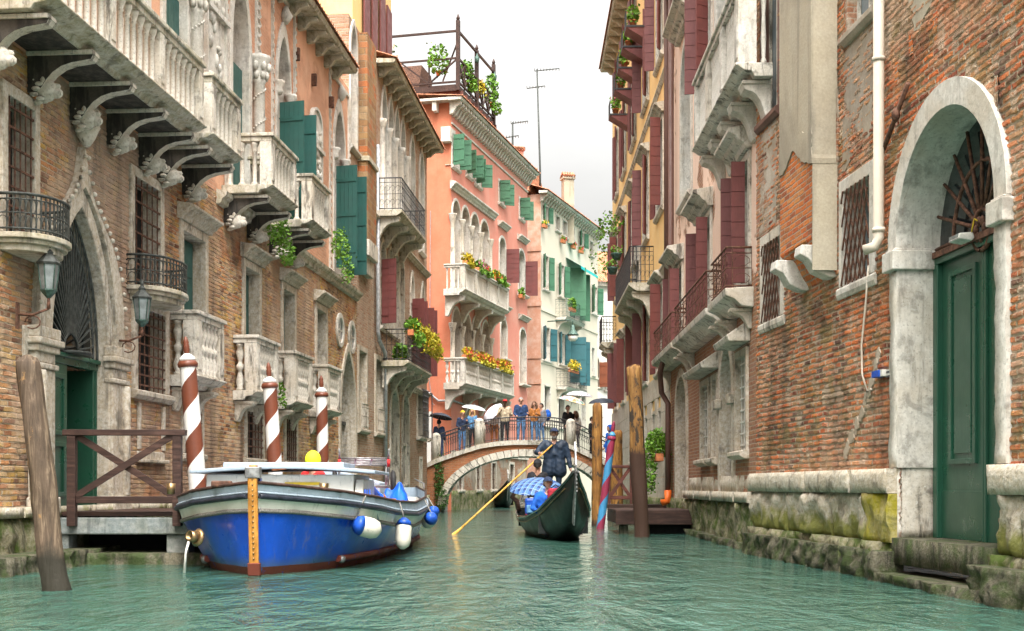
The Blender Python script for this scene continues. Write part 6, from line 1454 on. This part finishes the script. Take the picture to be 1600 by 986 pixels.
# ------------------------------------------------------------------ people
import numpy as np
def person(label, loc, rz, h=1.75, top=None, legs=None, skin=None, hair=None, arms=None, seat=False, hat=None, hood=None, bulk=1., coat=0., stance=.11, lean=0., longhair=False, name='person', head_turn=0., shoes=None, beard=None, group=None):
    """one continuous remeshed body facing -y; arms = ((elbow),(hand)) for the person's right (-x) and left (+x), relative to the shoulder"""
    top = top or M.c_navy; legs = legs or M.c_jean; skin = skin or M.skin; shoes = shoes or M.c_black
    root = empty(name, loc, rz, label=label, cat='person', group=group); root.scale = (h / 1.75,) * 3
    mats = [top, legs, skin, shoes]; C = []       # capsules p0,p1,r0,r1,mat
    hz = .92 if not seat else .12; b = bulk; ln = lambda z: -lean * (z - hz)
    sh_z = hz + .51; V3 = lambda x, y, z: np.array((x, y, z), float)
    for s in (-1, 1):
        C.append((V3(s * .075 * b, ln(hz), hz), V3(s * .11 * b, ln(sh_z - .1), sh_z - .1), .105 * b, .115 * b, 0)); C.append((V3(s * .05, ln(hz + .25), hz + .25), V3(s * .14 * b, ln(sh_z), sh_z - .02), .11 * b, .072 * b, 0))
        hip = V3(s * .09, ln(hz), hz - .02)
        if seat: knee = V3(s * .12, -.42, hz + .05); foot = V3(s * .07, -.3, hz - .3)
        else: knee = V3(s * (stance * .95), -.02, .5); foot = V3(s * stance, .02, .08)
        C.append((hip, knee, .098 * (b * .5 + .5), .066, 1)); C.append((knee, foot, .066, .047, 1)); C.append((foot + V3(0, .02, -.03), foot + V3(s * .02, -.15, -.045), .045, .035, 3))
        if coat: C.append((V3(s * .09 * b, ln(hz), hz + .05), V3(s * .1 * b, 0 if not seat else -.2, hz - coat if not seat else hz), .12 * b, .135 * b, 0))
        A = (arms or (((-.06, .02, -.29), (-.04, -.06, -.54)), ((.06, .02, -.29), (.04, -.06, -.54))))[0 if s < 0 else 1]
        sp_ = V3(s * .185 * b, ln(sh_z), sh_z - .03); el = sp_ + V3(*A[0]); ha = sp_ + V3(*A[1])
        C.append((sp_, el, .066 * b, .052 * b, 0)); C.append((el, ha, .052 * b, .04 * b, 0))
        d = (ha - el) / (np.linalg.norm(ha - el) + 1e-9); C.append((ha, ha + d * .075, .03, .033, 2))
    hd = V3(0, ln(sh_z + .2) - .02, sh_z + .215); nk = V3(0, ln(sh_z), sh_z)
    C.append((nk, hd + V3(0, .02, -.06), .056, .05, 2))
    ct, st_ = math.cos(head_turn), math.sin(head_turn)
    rot = lambda p: V3(p[0] * ct - p[1] * st_, p[0] * st_ + p[1] * ct, p[2])
    for p, r0 in (((0, .015, .03), .092), ((0, -.02, .02), .084), ((0, -.035, -.045), .062), ((0, -.055, -.085), .036)): C.append((hd + rot(p), hd + rot(p) + V3(0, 0, .001), r0, r0, 2))
    C.append((hd + rot((0, -.1, .005)), hd + rot((0, -.118, -.03)), .013, .019, 2))
    for s in (-1, 1): C.append((hd + rot((s * .088, .01, .0)), hd + rot((s * .09, .015, -.03)), .016, .013, 2))
    m = MB()
    for p0, p1, r0, r1, _ in C:
        m.ball(p0, r0, 10, 7); m.ball(p1, r1, 10, 7)
        if np.linalg.norm(p1 - p0) > .01: m.tube(p0, p1, r0, r1, 10)
    o = m.build('body_raw', mats, None, clean=False)
    rm = o.modifiers.new('r', 'REMESH'); rm.mode = 'VOXEL'; rm.voxel_size = .017; sm = o.modifiers.new('s', 'SMOOTH'); sm.factor = .5; sm.iterations = 4
    dg = bpy.context.evaluated_depsgraph_get(); me = bpy.data.meshes.new_from_object(o.evaluated_get(dg)); old = o.data; bpy.data.objects.remove(o); bpy.data.meshes.remove(old)
    n = len(me.vertices); co = np.empty(n * 3, 'f'); me.vertices.foreach_get('co', co); co = co.reshape(n, 3); best = np.full(n, 1e9); idx = np.zeros(n, int)
    for p0, p1, r0, r1, mi in C:
        d = p1 - p0; L2_ = d @ d + 1e-9; t_ = np.clip(((co - p0) @ d) / L2_, 0, 1); dist = np.linalg.norm(co - (p0 + t_[:, None] * d), axis=1) - (r0 + (r1 - r0) * t_)
        k = dist < best; best[k] = dist[k]; idx[k] = mi
    # folds in the clothes
    clo = idx < 2; nrm = np.empty(n * 3, 'f'); me.vertices.foreach_get('normal', nrm); nrm = nrm.reshape(n, 3)
    w = np.sin(co[:, 2] * 48 + 9 * co[:, 0] + 5 * np.sin(co[:, 1] * 17)) * np.sin(co[:, 0] * 21 + co[:, 1] * 16 + co[:, 2] * 8)
    co[clo] += nrm[clo] * (w[clo] * .004)[:, None]; me.vertices.foreach_set('co', co.ravel())
    npoly = len(me.polygons); ls = np.empty(npoly, int); me.polygons.foreach_get('loop_start', ls); lv = np.empty(len(me.loops), int); me.loops.foreach_get('vertex_index', lv)
    me.materials.clear(); [me.materials.append(q) for q in mats]
    me.polygons.foreach_set('material_index', idx[lv[ls]].astype('i')); me.polygons.foreach_set('use_smooth', [True] * npoly)
    # fingers, joined into the same mesh
    bm = bmesh.new(); bm.from_mesh(me); f = MB()
    for s, A in zip((-1, 1), (arms or (((-.06, .02, -.29), (-.04, -.06, -.54)), ((.06, .02, -.29), (.04, -.06, -.54))))):
        sp_ = V3(s * .185 * b, ln(sh_z), sh_z - .03); el = Vector(sp_ + V3(*A[0])); ha = Vector(sp_ + V3(*A[1])); d = (ha - el).normalized(); side = d.cross(Vector((1, 0, 0)))
        side = side.normalized() if side.length > .2 else Vector((0, 1, 0)); cu = d.cross(side).normalized() * (1 if s < 0 else -1)
        for q, l in ((-.027, .07), (-.009, .082), (.009, .078), (.026, .062)):
            a = ha + d * .085 + side * q; f.path([a, a + d * l * .5 + cu * .008, a + d * l * .75 + cu * .034, a + d * l * .7 + cu * .055], [.0095, .009, .008, .006], 6)
        a = ha + d * .04 + side * -.03; f.path([a, a + d * .03 - side * .022, a + d * .06 - side * .024 + cu * .02], [.012, .01, .008], 6)
    base = len(bm.verts); vs = [bm.verts.new(p) for p in f.v]
    for q in f.f:
        fc = bm.faces.new([vs[i] for i in q]); fc.material_index = 2; fc.smooth = True
    bm.to_mesh(me); bm.free(); me.name = 'body'
    body = bpy.data.objects.new('body', me); COL.objects.link(body); body.parent = root
    H = Vector(hd); Rz = Matrix.Rotation(head_turn, 4, 'Z')
    def hp(mb, nm, mt, par=root):
        o = mb.build(nm, mt, par); o.location = H; o.rotation_euler.z = head_turn; return o
    for s in (-1, 1): hp(MB().ball((s * .033, -.098, .014), (.012, .008, .008), 8, 5), 'eye', M.eye)
    hp(MB().ball((0, -.094, -.058), (.024, .01, .006), 8, 4), 'mouth', M.lip)
    if beard: hp(MB().ball((0, -.052, -.082), (.062, .05, .05), 10, 6), 'beard', beard)
    def cap_mesh(r, z0, zf, k=14):       # skull cap, lower at the back
        mm = MB(); V = []; rows = 7
        for i in range(rows + 1):
            for j in range(k):
                a = 2 * math.pi * j / k; zb = z0 + (zf - z0) * (.5 - .5 * math.sin(a)); u = i / rows; ph = u * math.pi / 2
                zz = zb + (r[2] - zb) * math.sin(ph) ** .8; q = math.sqrt(max(0, 1 - max(0, zz / r[2]) ** 2)) if zz > 0 else 1 - .25 * (zz / .12) ** 2
                V.append((r[0] * q * math.cos(a), .012 + r[1] * q * math.sin(a), zz))
        mm.add(V, [(i * k + j, i * k + (j + 1) % k, (i + 1) * k + (j + 1) % k, (i + 1) * k + j) for i in range(rows) for j in range(k)], True); return mm
    if hair and not hood:
        mm = cap_mesh((.103, .118, .132), -.08, .062)
        if longhair:
            for s in (-1, 1): mm.path([(s * .085, .02, .04), (s * .105, .02, -.08), (s * .115, .0, -.2), (s * .1, -.02, -.27)], [.04, .05, .05, .02], 8)
            mm.path([(0, .08, 0), (0, .1, -.12), (0, .09, -.24)], [.08, .1, .05], 10)
        hp(mm, 'hair', hair)
    if hat:
        mt, brim = hat; mm = cap_mesh((.112, .126, .148), .03, .055)
        if brim: mm.add([(x, y, z) for z in (.05, .062) for x, y in ((-.085, -.09), (-.07, -.17), (0, -.2), (.07, -.17), (.085, -.09))], [(0, 1, 2, 3, 4), (9, 8, 7, 6, 5), (0, 5, 6, 1), (1, 6, 7, 2), (2, 7, 8, 3), (3, 8, 9, 4)])
        hp(mm, 'cap', mt)
    if hood:
        mm = MB(); k, rows = 20, 12; V = []
        for i in range(rows + 1):
            ph = math.pi * i / rows
            for j in range(k):
                a = 2 * math.pi * j / k; V.append((.135 * math.sin(ph) * math.cos(a), .02 + .145 * math.sin(ph) * math.sin(a), .0 + .17 * math.cos(ph)))
        F_ = []
        for i in range(rows):
            for j in range(k):
                c = [V[i * k + j], V[i * k + (j + 1) % k], V[(i + 1) * k + (j + 1) % k], V[(i + 1) * k + j]]; cy = sum(q[1] for q in c) / 4; cz = sum(q[2] for q in c) / 4; cx = sum(q[0] for q in c) / 4
                if not (cy < -.03 and (cx / .1) ** 2 + ((cz + .02) / .115) ** 2 < 1): F_.append((i * k + j, i * k + (j + 1) % k, (i + 1) * k + (j + 1) % k, (i + 1) * k + j))
        mm.add(V, F_, True); hp(mm, 'hood', hood)
    return root
def umbrella(p, r, label, mat, tilt=(0, 0), stick=.75, drop=.36, group=None, spoke=True):
    root = empty('umbrella', p, label=label, cat='umbrella', group=group); root.rotation_euler = (*tilt, .3)
    m = MB(); n, k = 8, 6; V = [(0, 0, 0)]
    for i in range(1, k + 1):
        f = i / k; rr = r * math.sin(f * 1.25) / math.sin(1.25)
        for j in range(n * 3):
            a = 2 * math.pi * j / (n * 3); sag = 1 - .07 * (1 - abs(math.cos(a * n / 2))) * f; V.append((rr * sag * math.cos(a), rr * sag * math.sin(a), -drop * r * (1 - math.cos(f * 1.25)) / (1 - math.cos(1.25)) + .02 * (1 - sag) * f))
    q = n * 3
    m.add(V, [(0, 1 + j, 1 + (j + 1) % q) for j in range(q)] + [(1 + (i - 1) * q + j, 1 + i * q + j, 1 + i * q + (j + 1) % q, 1 + (i - 1) * q + (j + 1) % q) for i in range(1, k) for j in range(q)], True)
    m.build('canopy', mat, root)
    m = MB(); m.tube((0, 0, .07), (0, 0, -stick), .008, n=6)
    if spoke:
        for j in range(n): a = 2 * math.pi * j / n; m.path([(0, 0, -.02), (r * .5 * math.cos(a), r * .5 * math.sin(a), -drop * r * .24), (r * .97 * math.cos(a), r * .97 * math.sin(a), -drop * r)], .005, 4)
    m.build('shaft', M.steel, root); MB().path([(0, 0, -stick + .04), (0, 0, -stick - .05), (.03, 0, -stick - .09), (.06, 0, -stick - .05)], .012, 6).build('handle', M.c_black, root)
    return root
def on_bridge(px, Y=56.1):
    s = interp(COP, 822 + (px - 822) * Y / BY0) ; p = at(px, 760, Y); z = EYE + (HY - s) / FPX * BY0 - .03
    return Vector((p.x, Y, z))
fwd = ((-.08, -.06, -.26), (-.02, -.26, -.2))      # forearm raised before the chest
mir = lambda a: tuple((-p[0], p[1], p[2]) for p in a)
rest = ((-.06, .02, -.29), (-.03, -.12, -.5)); railh = ((-.07, -.02, -.28), (-.02, -.24, -.38))
person('person in a navy jacket seen from behind under the dark umbrella at the bridge foot', on_bridge(686, 55.9) + Vector((0, 0, -.05)), R(170), 1.72, M.c_navy, M.c_dblue, hair=M.h_dark, arms=(rest, ((.06, -.08, -.26), (.0, -.22, -.02))))
umbrella(at(690, 646, 55.9), .5, 'dark umbrella held over the person at the left foot of the bridge', M.u_black, (R(-6), R(12)))
person('person in a dark jacket and yellow beanie leaning on the left stretch of bridge railing', on_bridge(722, 55.75), R(20), 1.7, M.c_navy, M.c_jean, hair=None, hat=(M.c_yellow, 0), arms=(railh, mir(railh)), lean=.1)
person('fair haired woman in light blue jacket and black trousers holding a phone', on_bridge(738, 55.85), R(-10), 1.66, M.c_lblue, M.c_black, hair=M.h_blond, longhair=True, arms=(fwd, mir(fwd)), bulk=.92)
umbrella(at(741, 633, 56.3), .55, 'pale translucent umbrella above the woman with the phone', M.u_grey, (R(8), R(8)), drop=.3)
person('person mostly hidden behind the tilted white umbrella, dark trousers', on_bridge(772, 56.9), R(0), 1.68, M.c_white, M.c_brown, hair=M.h_brown)
umbrella(at(765, 640, 56.6), .55, 'white umbrella tilted low beside the man in beige', M.u_white, (R(8), R(-48)), drop=.4)
person('man in a beige jacket and red cap looking at his phone', on_bridge(789, 55.8), R(0), 1.8, M.c_beige, M.c_black, skin=M.skin_d, hat=(M.c_red, 1), arms=(((-.1, -.02, -.27), (.02, -.22, -.14)), ((.08, 0, -.28), (.02, -.2, -.26))), bulk=1.08)
person('tall man in navy hoodie and blue jeans with both hands on the railing', on_bridge(814, 55.75), R(8), 1.86, M.c_dblue, M.c_jean, hair=M.h_grey, arms=(railh, mir(railh)), shoes=M.c_white, bulk=1.08)
person('woman in a tan leather jacket and blue jeans with a shoulder bag', on_bridge(835, 55.8), R(-18), 1.7, M.c_brown, M.c_jean, hair=M.h_brown, longhair=True, arms=(fwd, mir(fwd)), shoes=M.c_white, head_turn=R(-10))
person('person with a blue backpack half hidden behind the woman in tan', on_bridge(846, 56.6), R(-40), 1.68, M.c_grey, M.c_jean, hair=M.h_dark)
b_ = on_bridge(852, 56.75); tag(MB().ball((0, 0, 0), (.16, .12, .24), 12, 8).ball((0, -.1, -.06), (.12, .07, .14), 10, 6).build('backpack', M.c_blue, loc=b_ + Vector((.1, .05, 1.2))), 'blue backpack worn by the person behind the woman in tan', 'backpack')
person('person in dark clothes under the floral umbrella', on_bridge(887, 56.4), R(30), 1.72, M.c_black, M.c_black, hair=M.h_dark, arms=(rest, ((.06, -.08, -.26), (.0, -.22, -.02))))
umbrella(at(896, 620, 56), .62, 'cream umbrella with a bright floral print', M.u_floral, (R(8), R(14)))
person('person in a light shawl under the grey dotted umbrella', on_bridge(900, 57.0), R(-150), 1.66, M.c_white, M.c_grey, hair=M.h_brown, longhair=True)
umbrella(at(906, 611, 57), .6, 'grey umbrella with a dotted pattern behind the floral one', M.u_dots, (R(4), R(4)))
person('person in black walking down the right side of the bridge', on_bridge(925, 56.3), R(60), 1.7, M.c_black, M.c_black, hair=M.h_dark)
umbrella(at(940, 622, 54.6), .58, 'black umbrella held above the right end of the bridge', M.u_black, (R(4), R(-4)))
person('person in a bright blue hooded raincoat at the right bridge end', at(953, 760, 53.0) + Vector((0, 0, EYE * 0 + .72)), R(-60), 1.72, M.c_blue, M.c_dblue, hood=M.c_blue, coat=.2, arms=(rest, ((.06, -.04, -.28), (.0, -.26, -.24))), bulk=1.1)
# aboard the gondola
gd = at(866, 760, 33.4); gz = EYE + 1.78 * 0 + (760 - 672) / FPX * 33.4 - 1.86
person('gondolier in a dark wet raincoat and navy cap standing at the stern with the oar', (gd.x, 33.4, gz), R(-4), 1.88, M.rain, M.rain, hat=(M.c_navy, 1), hair=M.h_grey, beard=M.h_grey, coat=.16, bulk=1.3, stance=.12,
       arms=(((-.17, -.1, -.2), (-.1, -.3, -.22)), ((.1, .0, -.29), (.14, -.06, -.54))), lean=.03)
m = MB()
q = at(848, 760, 29.3); pz = .42
person('smiling passenger in bright blue jacket and navy cap seated in the gondola', (at(856, 760, 27.6).x, 27.6, .3), R(8), 1.78, M.c_blue, M.c_dblue, hat=(M.c_navy, 1), hair=M.h_grey, seat=True, bulk=1.12, arms=(((-.12, -.06, -.26), (.02, -.26, -.38)), ((.12, -.08, -.26), (-.02, -.3, -.32))))
person('passenger in a blue hooded raincoat seated on the right of the gondola', (at(884, 760, 27.9).x, 27.9, .16), R(-6), 1.68, M.c_dblue, M.c_dblue, hair=M.h_dark, hood=M.c_lblue, seat=True, bulk=1.1)
g = at(868, 778, 27.25); RB = empty('rucksack', g, label='maroon rucksack on the lap of the capped gondola passenger', cat='bag'); MB().box(-.17, .17, -.1, .1, -.22, .2).build('bag', M.c_maroon, RB, bevel=.06); MB().box(-.12, .12, -.16, -.101, -.18, .02).build('pocket', M.c_red, RB, bevel=.03); MB().path([(-.1, -.02, .2), (0, -.03, .27), (.1, -.02, .2)], .015, 5).build('strap', M.c_black, RB)
g = at(829, 790, 28.0); RB = empty('rucksack', g, label='blue rucksack standing beside the seated gondola passengers', cat='bag'); RB.scale = (.8,) * 3; MB().box(-.15, .15, -.1, .1, -.24, .2).build('bag', M.fblue, RB, bevel=.06); MB().box(-.11, .11, -.16, -.101, -.2, .02).build('pocket', M.c_lblue, RB, bevel=.03); MB().path([(-.08, -.02, .22), (0, -.03, .29), (.08, -.02, .22)], .015, 5).build('strap', M.c_black, RB)
g = at(828, 801, 28.4); tag(MB().box(-.1, .1, -.06, .06, -.04, .1).ball((0, -.02, .12), (.09, .06, .05), 8, 5).build('shopping_bag', M.c_red, loc=g), 'small red bag in front of the blue rucksack', 'bag')
umbrella(at(836, 749, 29.4), .6, 'blue tartan umbrella over the gondola passengers', M.u_tartan, (R(14), R(-8)), drop=.34, stick=.7)
person('man in a black jacket and dark cap seated behind the tartan umbrella', (at(840, 760, 31.6).x, 31.6, .78), R(170), 1.75, M.c_black, M.c_black, hat=(M.c_black, 1), hair=M.h_dark, seat=True, skin=M.skin_t)
# the man on the barge
hm_ = at(489, 760, 22.4); person('bargeman in a yellow hi vis hood sitting behind the cabin roof', (hm_.x, 22.4, .7), R(150), 1.75, M.c_red, M.c_navy, hood=M.hivis, seat=True, arms=(rest, mir(rest)))
# ------------------------------------------------------------------ plants
def plant(p, rad, n, size, label, leaf=None, flowers=(), pot=None, rz=0, cat='plant', name='potted_plant', group=None, hang=None, fsize=None):
    rg = random.Random(int(abs(p[0] * 97 + p[1] * 31 + p[2] * 13))); root = empty(name, p, rz, label=label, cat=cat, group=group)
    m = MB().leaves((0, 0, rad[2] * .75), rad, n, size, rg, fill=.25)
    if hang: m.leaves((0, -rad[1] * .7, -hang * .5), (rad[0], rad[1] * .7, hang * .7), n // 2, size, rg)
    m.build('foliage', leaf or M.leaf, root, clean=False)
    for k, mt in enumerate(flowers):
        m = MB()
        for _ in range(max(6, n // 7)):
            c = (rg.uniform(-1, 1) * rad[0], rg.uniform(-1, .4) * rad[1], rad[2] * rg.uniform(.5, 1.7) - (hang or 0) * rg.random()); s = (fsize or size) * .45
            for a in range(5): m.quad(c, (c[0] + s * math.cos(a * 1.26), c[1] - s * .3, c[2] + s * math.sin(a * 1.26)), (c[0] + s * math.cos(a * 1.26 + .7), c[1] - s * .5, c[2] + s * math.sin(a * 1.26 + .7)))
        m.build('flower_petals', mt, root, clean=False)
    if pot == 'box': MB().box(-rad[0] * .95, rad[0] * .95, -.1, .1, -.16, .04).build('pot', M.pot, root, bevel=.01)
    elif pot: MB().lathe([(.08, -.18), (.12, .0), (.14, .0), (.14, .04), (.1, .04)], n=12).build('pot', M.pot, root)
    return root
# flower boxes
for i in range(3):
    x = fba + .5 + (fbc - fba - .8) * i / 2.; plant(F2.w(x, 6.35, 1.0), (.55, .3, .28), 420, .13, ('yellow green trailing plant at the near end of the iron flower balcony', 'yellow flowering plant mid way along the iron flower balcony', 'yellow trailing plant at the far end of the iron flower balcony')[i], M.leaf_y if i else M.leaf, (M.fl_y,), 'box', F2.__dict__['ang'], hang=.45, group='flower boxes on the iron balcony')
plant(F2.w(F2.x(626, .4), 5.55, .4), (.3, .3, .3), 200, .22, 'green spiky potted plant standing on the iron flower balcony floor', M.leaf, (), 'pot')
for lev, (a, c, z) in enumerate(P1.flo):
    for i in range(5):
        x = a + (c - a) * (i + .5 + .3 * (i % 2)) / 5.3; fl = [(M.fl_y,), (M.fl_p,), (M.fl_r,), (M.fl_y, M.fl_r), ()][i if lev == 0 else 3]
        pos = ('nearest', 'second', 'middle', 'fourth', 'farthest')[i]
        plant(FP.w(x, z + (.14 if lev == 0 else .1), .92), (.45 if lev == 0 else .75, .25, .26), 160, .17, f'{pos} flower box on the {"upper" if lev == 0 else "lower"} white balcony of the salmon building', M.leaf_y if (lev or i == 0) else M.leaf, fl, 'box', FP.ang, group='flower boxes on the salmon building balconies', hang=.2, fsize=.24)
for i, (a, c, zz) in enumerate(C1.bal):
    plant(FC.w((a + c) / 2 - .5, zz + (.7 if i == 0 else 1.15), .6), (.6 if i == 0 else 1.0, .25, .4), 180, .2, ('leafy green plant on the green cream house balcony', 'yellow flower box on the lower cream house balcony')[i], M.leaf if i == 0 else M.leaf_y, () if i == 0 else (M.fl_y,), 'box', FC.ang, fsize=.25)
for px, py, mt in ((851, 352, M.fl_y), (880, 376, M.fl_r), (896, 385, M.fl_r), (908, 392, M.fl_r)):
    x, z = FC.e(px, py, .2); plant(FC.w(x, z, .2), (.3, .14, .16), 60, .16, f'small window box of {"yellow" if mt is M.fl_y else "orange red"} flowers on the cream house, ' + {851: 'nearest', 880: 'second', 896: 'third', 908: 'farthest'}[px] + ' of the row', M.leaf, (mt,), 'box', FC.ang, group='window boxes on the cream house', fsize=.25)
x, z = FP.e(815, 462, .3); plant(FP.w(x, z, .3), (.35, .18, .25), 110, .18, 'green sill plant at the end window of the salmon building', M.leaf, (), 'box', FP.ang)
# growing on the palazzo
for px, py, d, rad, n, hang, lab in ((436, 382, .45, (.42, .26, .4), 420, .4, 'bushy green weed growing under the second upper balcony'), (532, 402, .5, (.4, .26, .45), 380, .6, 'green creeper hanging beside the farthest upper balcony'), (437, 622, .3, (.16, .12, .22), 90, .2, 'small green tuft growing beside the third lower balcony'), (427, 650, .1, (.2, .1, .15), 80, .1, 'tiny fern growing low on the palazzo wall')):
    x, z = FL.e(px, py, d); plant(FL.w(x, z, d), rad, n, .085, lab, M.leaf, hang=hang, rz=FL.ang, name='wall_plant')
x, z = G3.e(1027, 712, .35); plant(G3.w(x, z, .35), (.75, .34, .42), 900, .1, 'lush green fern basket on the white ashlar wall', M.leaf, (), 'box', G3.ang, hang=.9, name='hanging_fern')
# yellow house planters and balcony greenery
for i, (px, py) in enumerate(((989, 34), (983, 66), (976, 99), (970, 132), (962, 172))):
    x, z = G3.e(px, py, .5); p = G3.w(x, z, .5); o = plant(p, (.28, .2, .3), 130, .15, ('first and nearest', 'second', 'third', 'fourth', 'last and farthest')[i] + ' planter shelf high on the yellow house', M.leaf, (M.fl_p,) if i in (1, 4) else (), 'pot', G3.ang, name='planter', group='planter shelves high on the yellow house')
    m = MB(); m.box(-.4, .4, -.25, .5, -.3, -.24); 
    for k in range(7): m.tube((-.38 + .127 * k, -.24, -.24), (-.38 + .127 * k, -.24, .25), .012, n=4)
    m.box(-.4, .4, -.25, -.23, .23, .26); m.build('shelf_frame', M.iron, o); m = MB(); m.prism_x([(.5, -.3), (-.25, -.3), (.5, -.75)], -.38, .38); m.build('shelf_bracket', M.purple, o)
for px, py, rad, n, lab in ((948, 392, (.8, .6, 1.6), 300, 'tall loose green shrub growing on the far black balcony'), (955, 325, (.5, .4, .5), 120, 'wispy plant at the end of the black iron balcony'),):
    p = at(px, py + 40, 58 if px == 948 else 49); plant(p, rad, n, .16, lab, M.leaf, name='balcony_shrub')
for k, (px, py) in enumerate(((963, 398), (957, 420))):
    p = at(px, py, 48); root = empty('green_planter', p, label=('upper', 'lower')[k] + ' dark green planter hung on the black iron balcony', cat='planter'); MB().lathe([(.12, -.2), (.2, .0), (.22, .05)], n=10).build('pot', M.lead, root); MB().leaves((0, 0, .15), (.25, .2, .2), 60, .12).build('foliage', M.leaf, root, clean=False)
# the roof terrace garden
zt_ = P1.zt + zd + .35
for i, (px, y, rad, lf, fl, lab) in enumerate(((722, 1.2, (.8, .5, .8), M.leaf, (), 'bright green shrub at the corner of the roof terrace'), (738, .3, (.5, .4, .6), M.leaf, (), 'leafy shrub along the roof terrace railing'), (756, .3, (.5, .3, .4), M.leaf_y, (M.fl_y,), 'yellow flowering shrub on the roof terrace'), (771, .1, (.4, .4, .9), M.leaf, (), 'trailing green plant at the far post of the roof terrace'), (722, 4.0, (.8, .6, .6), M.leaf_d, (M.fl_y,), 'dark round bush in a pot on the terrace side'), (722, 8.2, (.5, .7, .7), M.leaf, (), 'light green bush at the back of the terrace'))):
    plant(FP.w(FP.x(px), zt_ + (1.1 if y > 3.5 else .6), -y), rad, 260, .2, lab, lf, fl, 'pot', FP.ang, name='terrace_shrub', hang=.5 if i in (1, 3) else None)
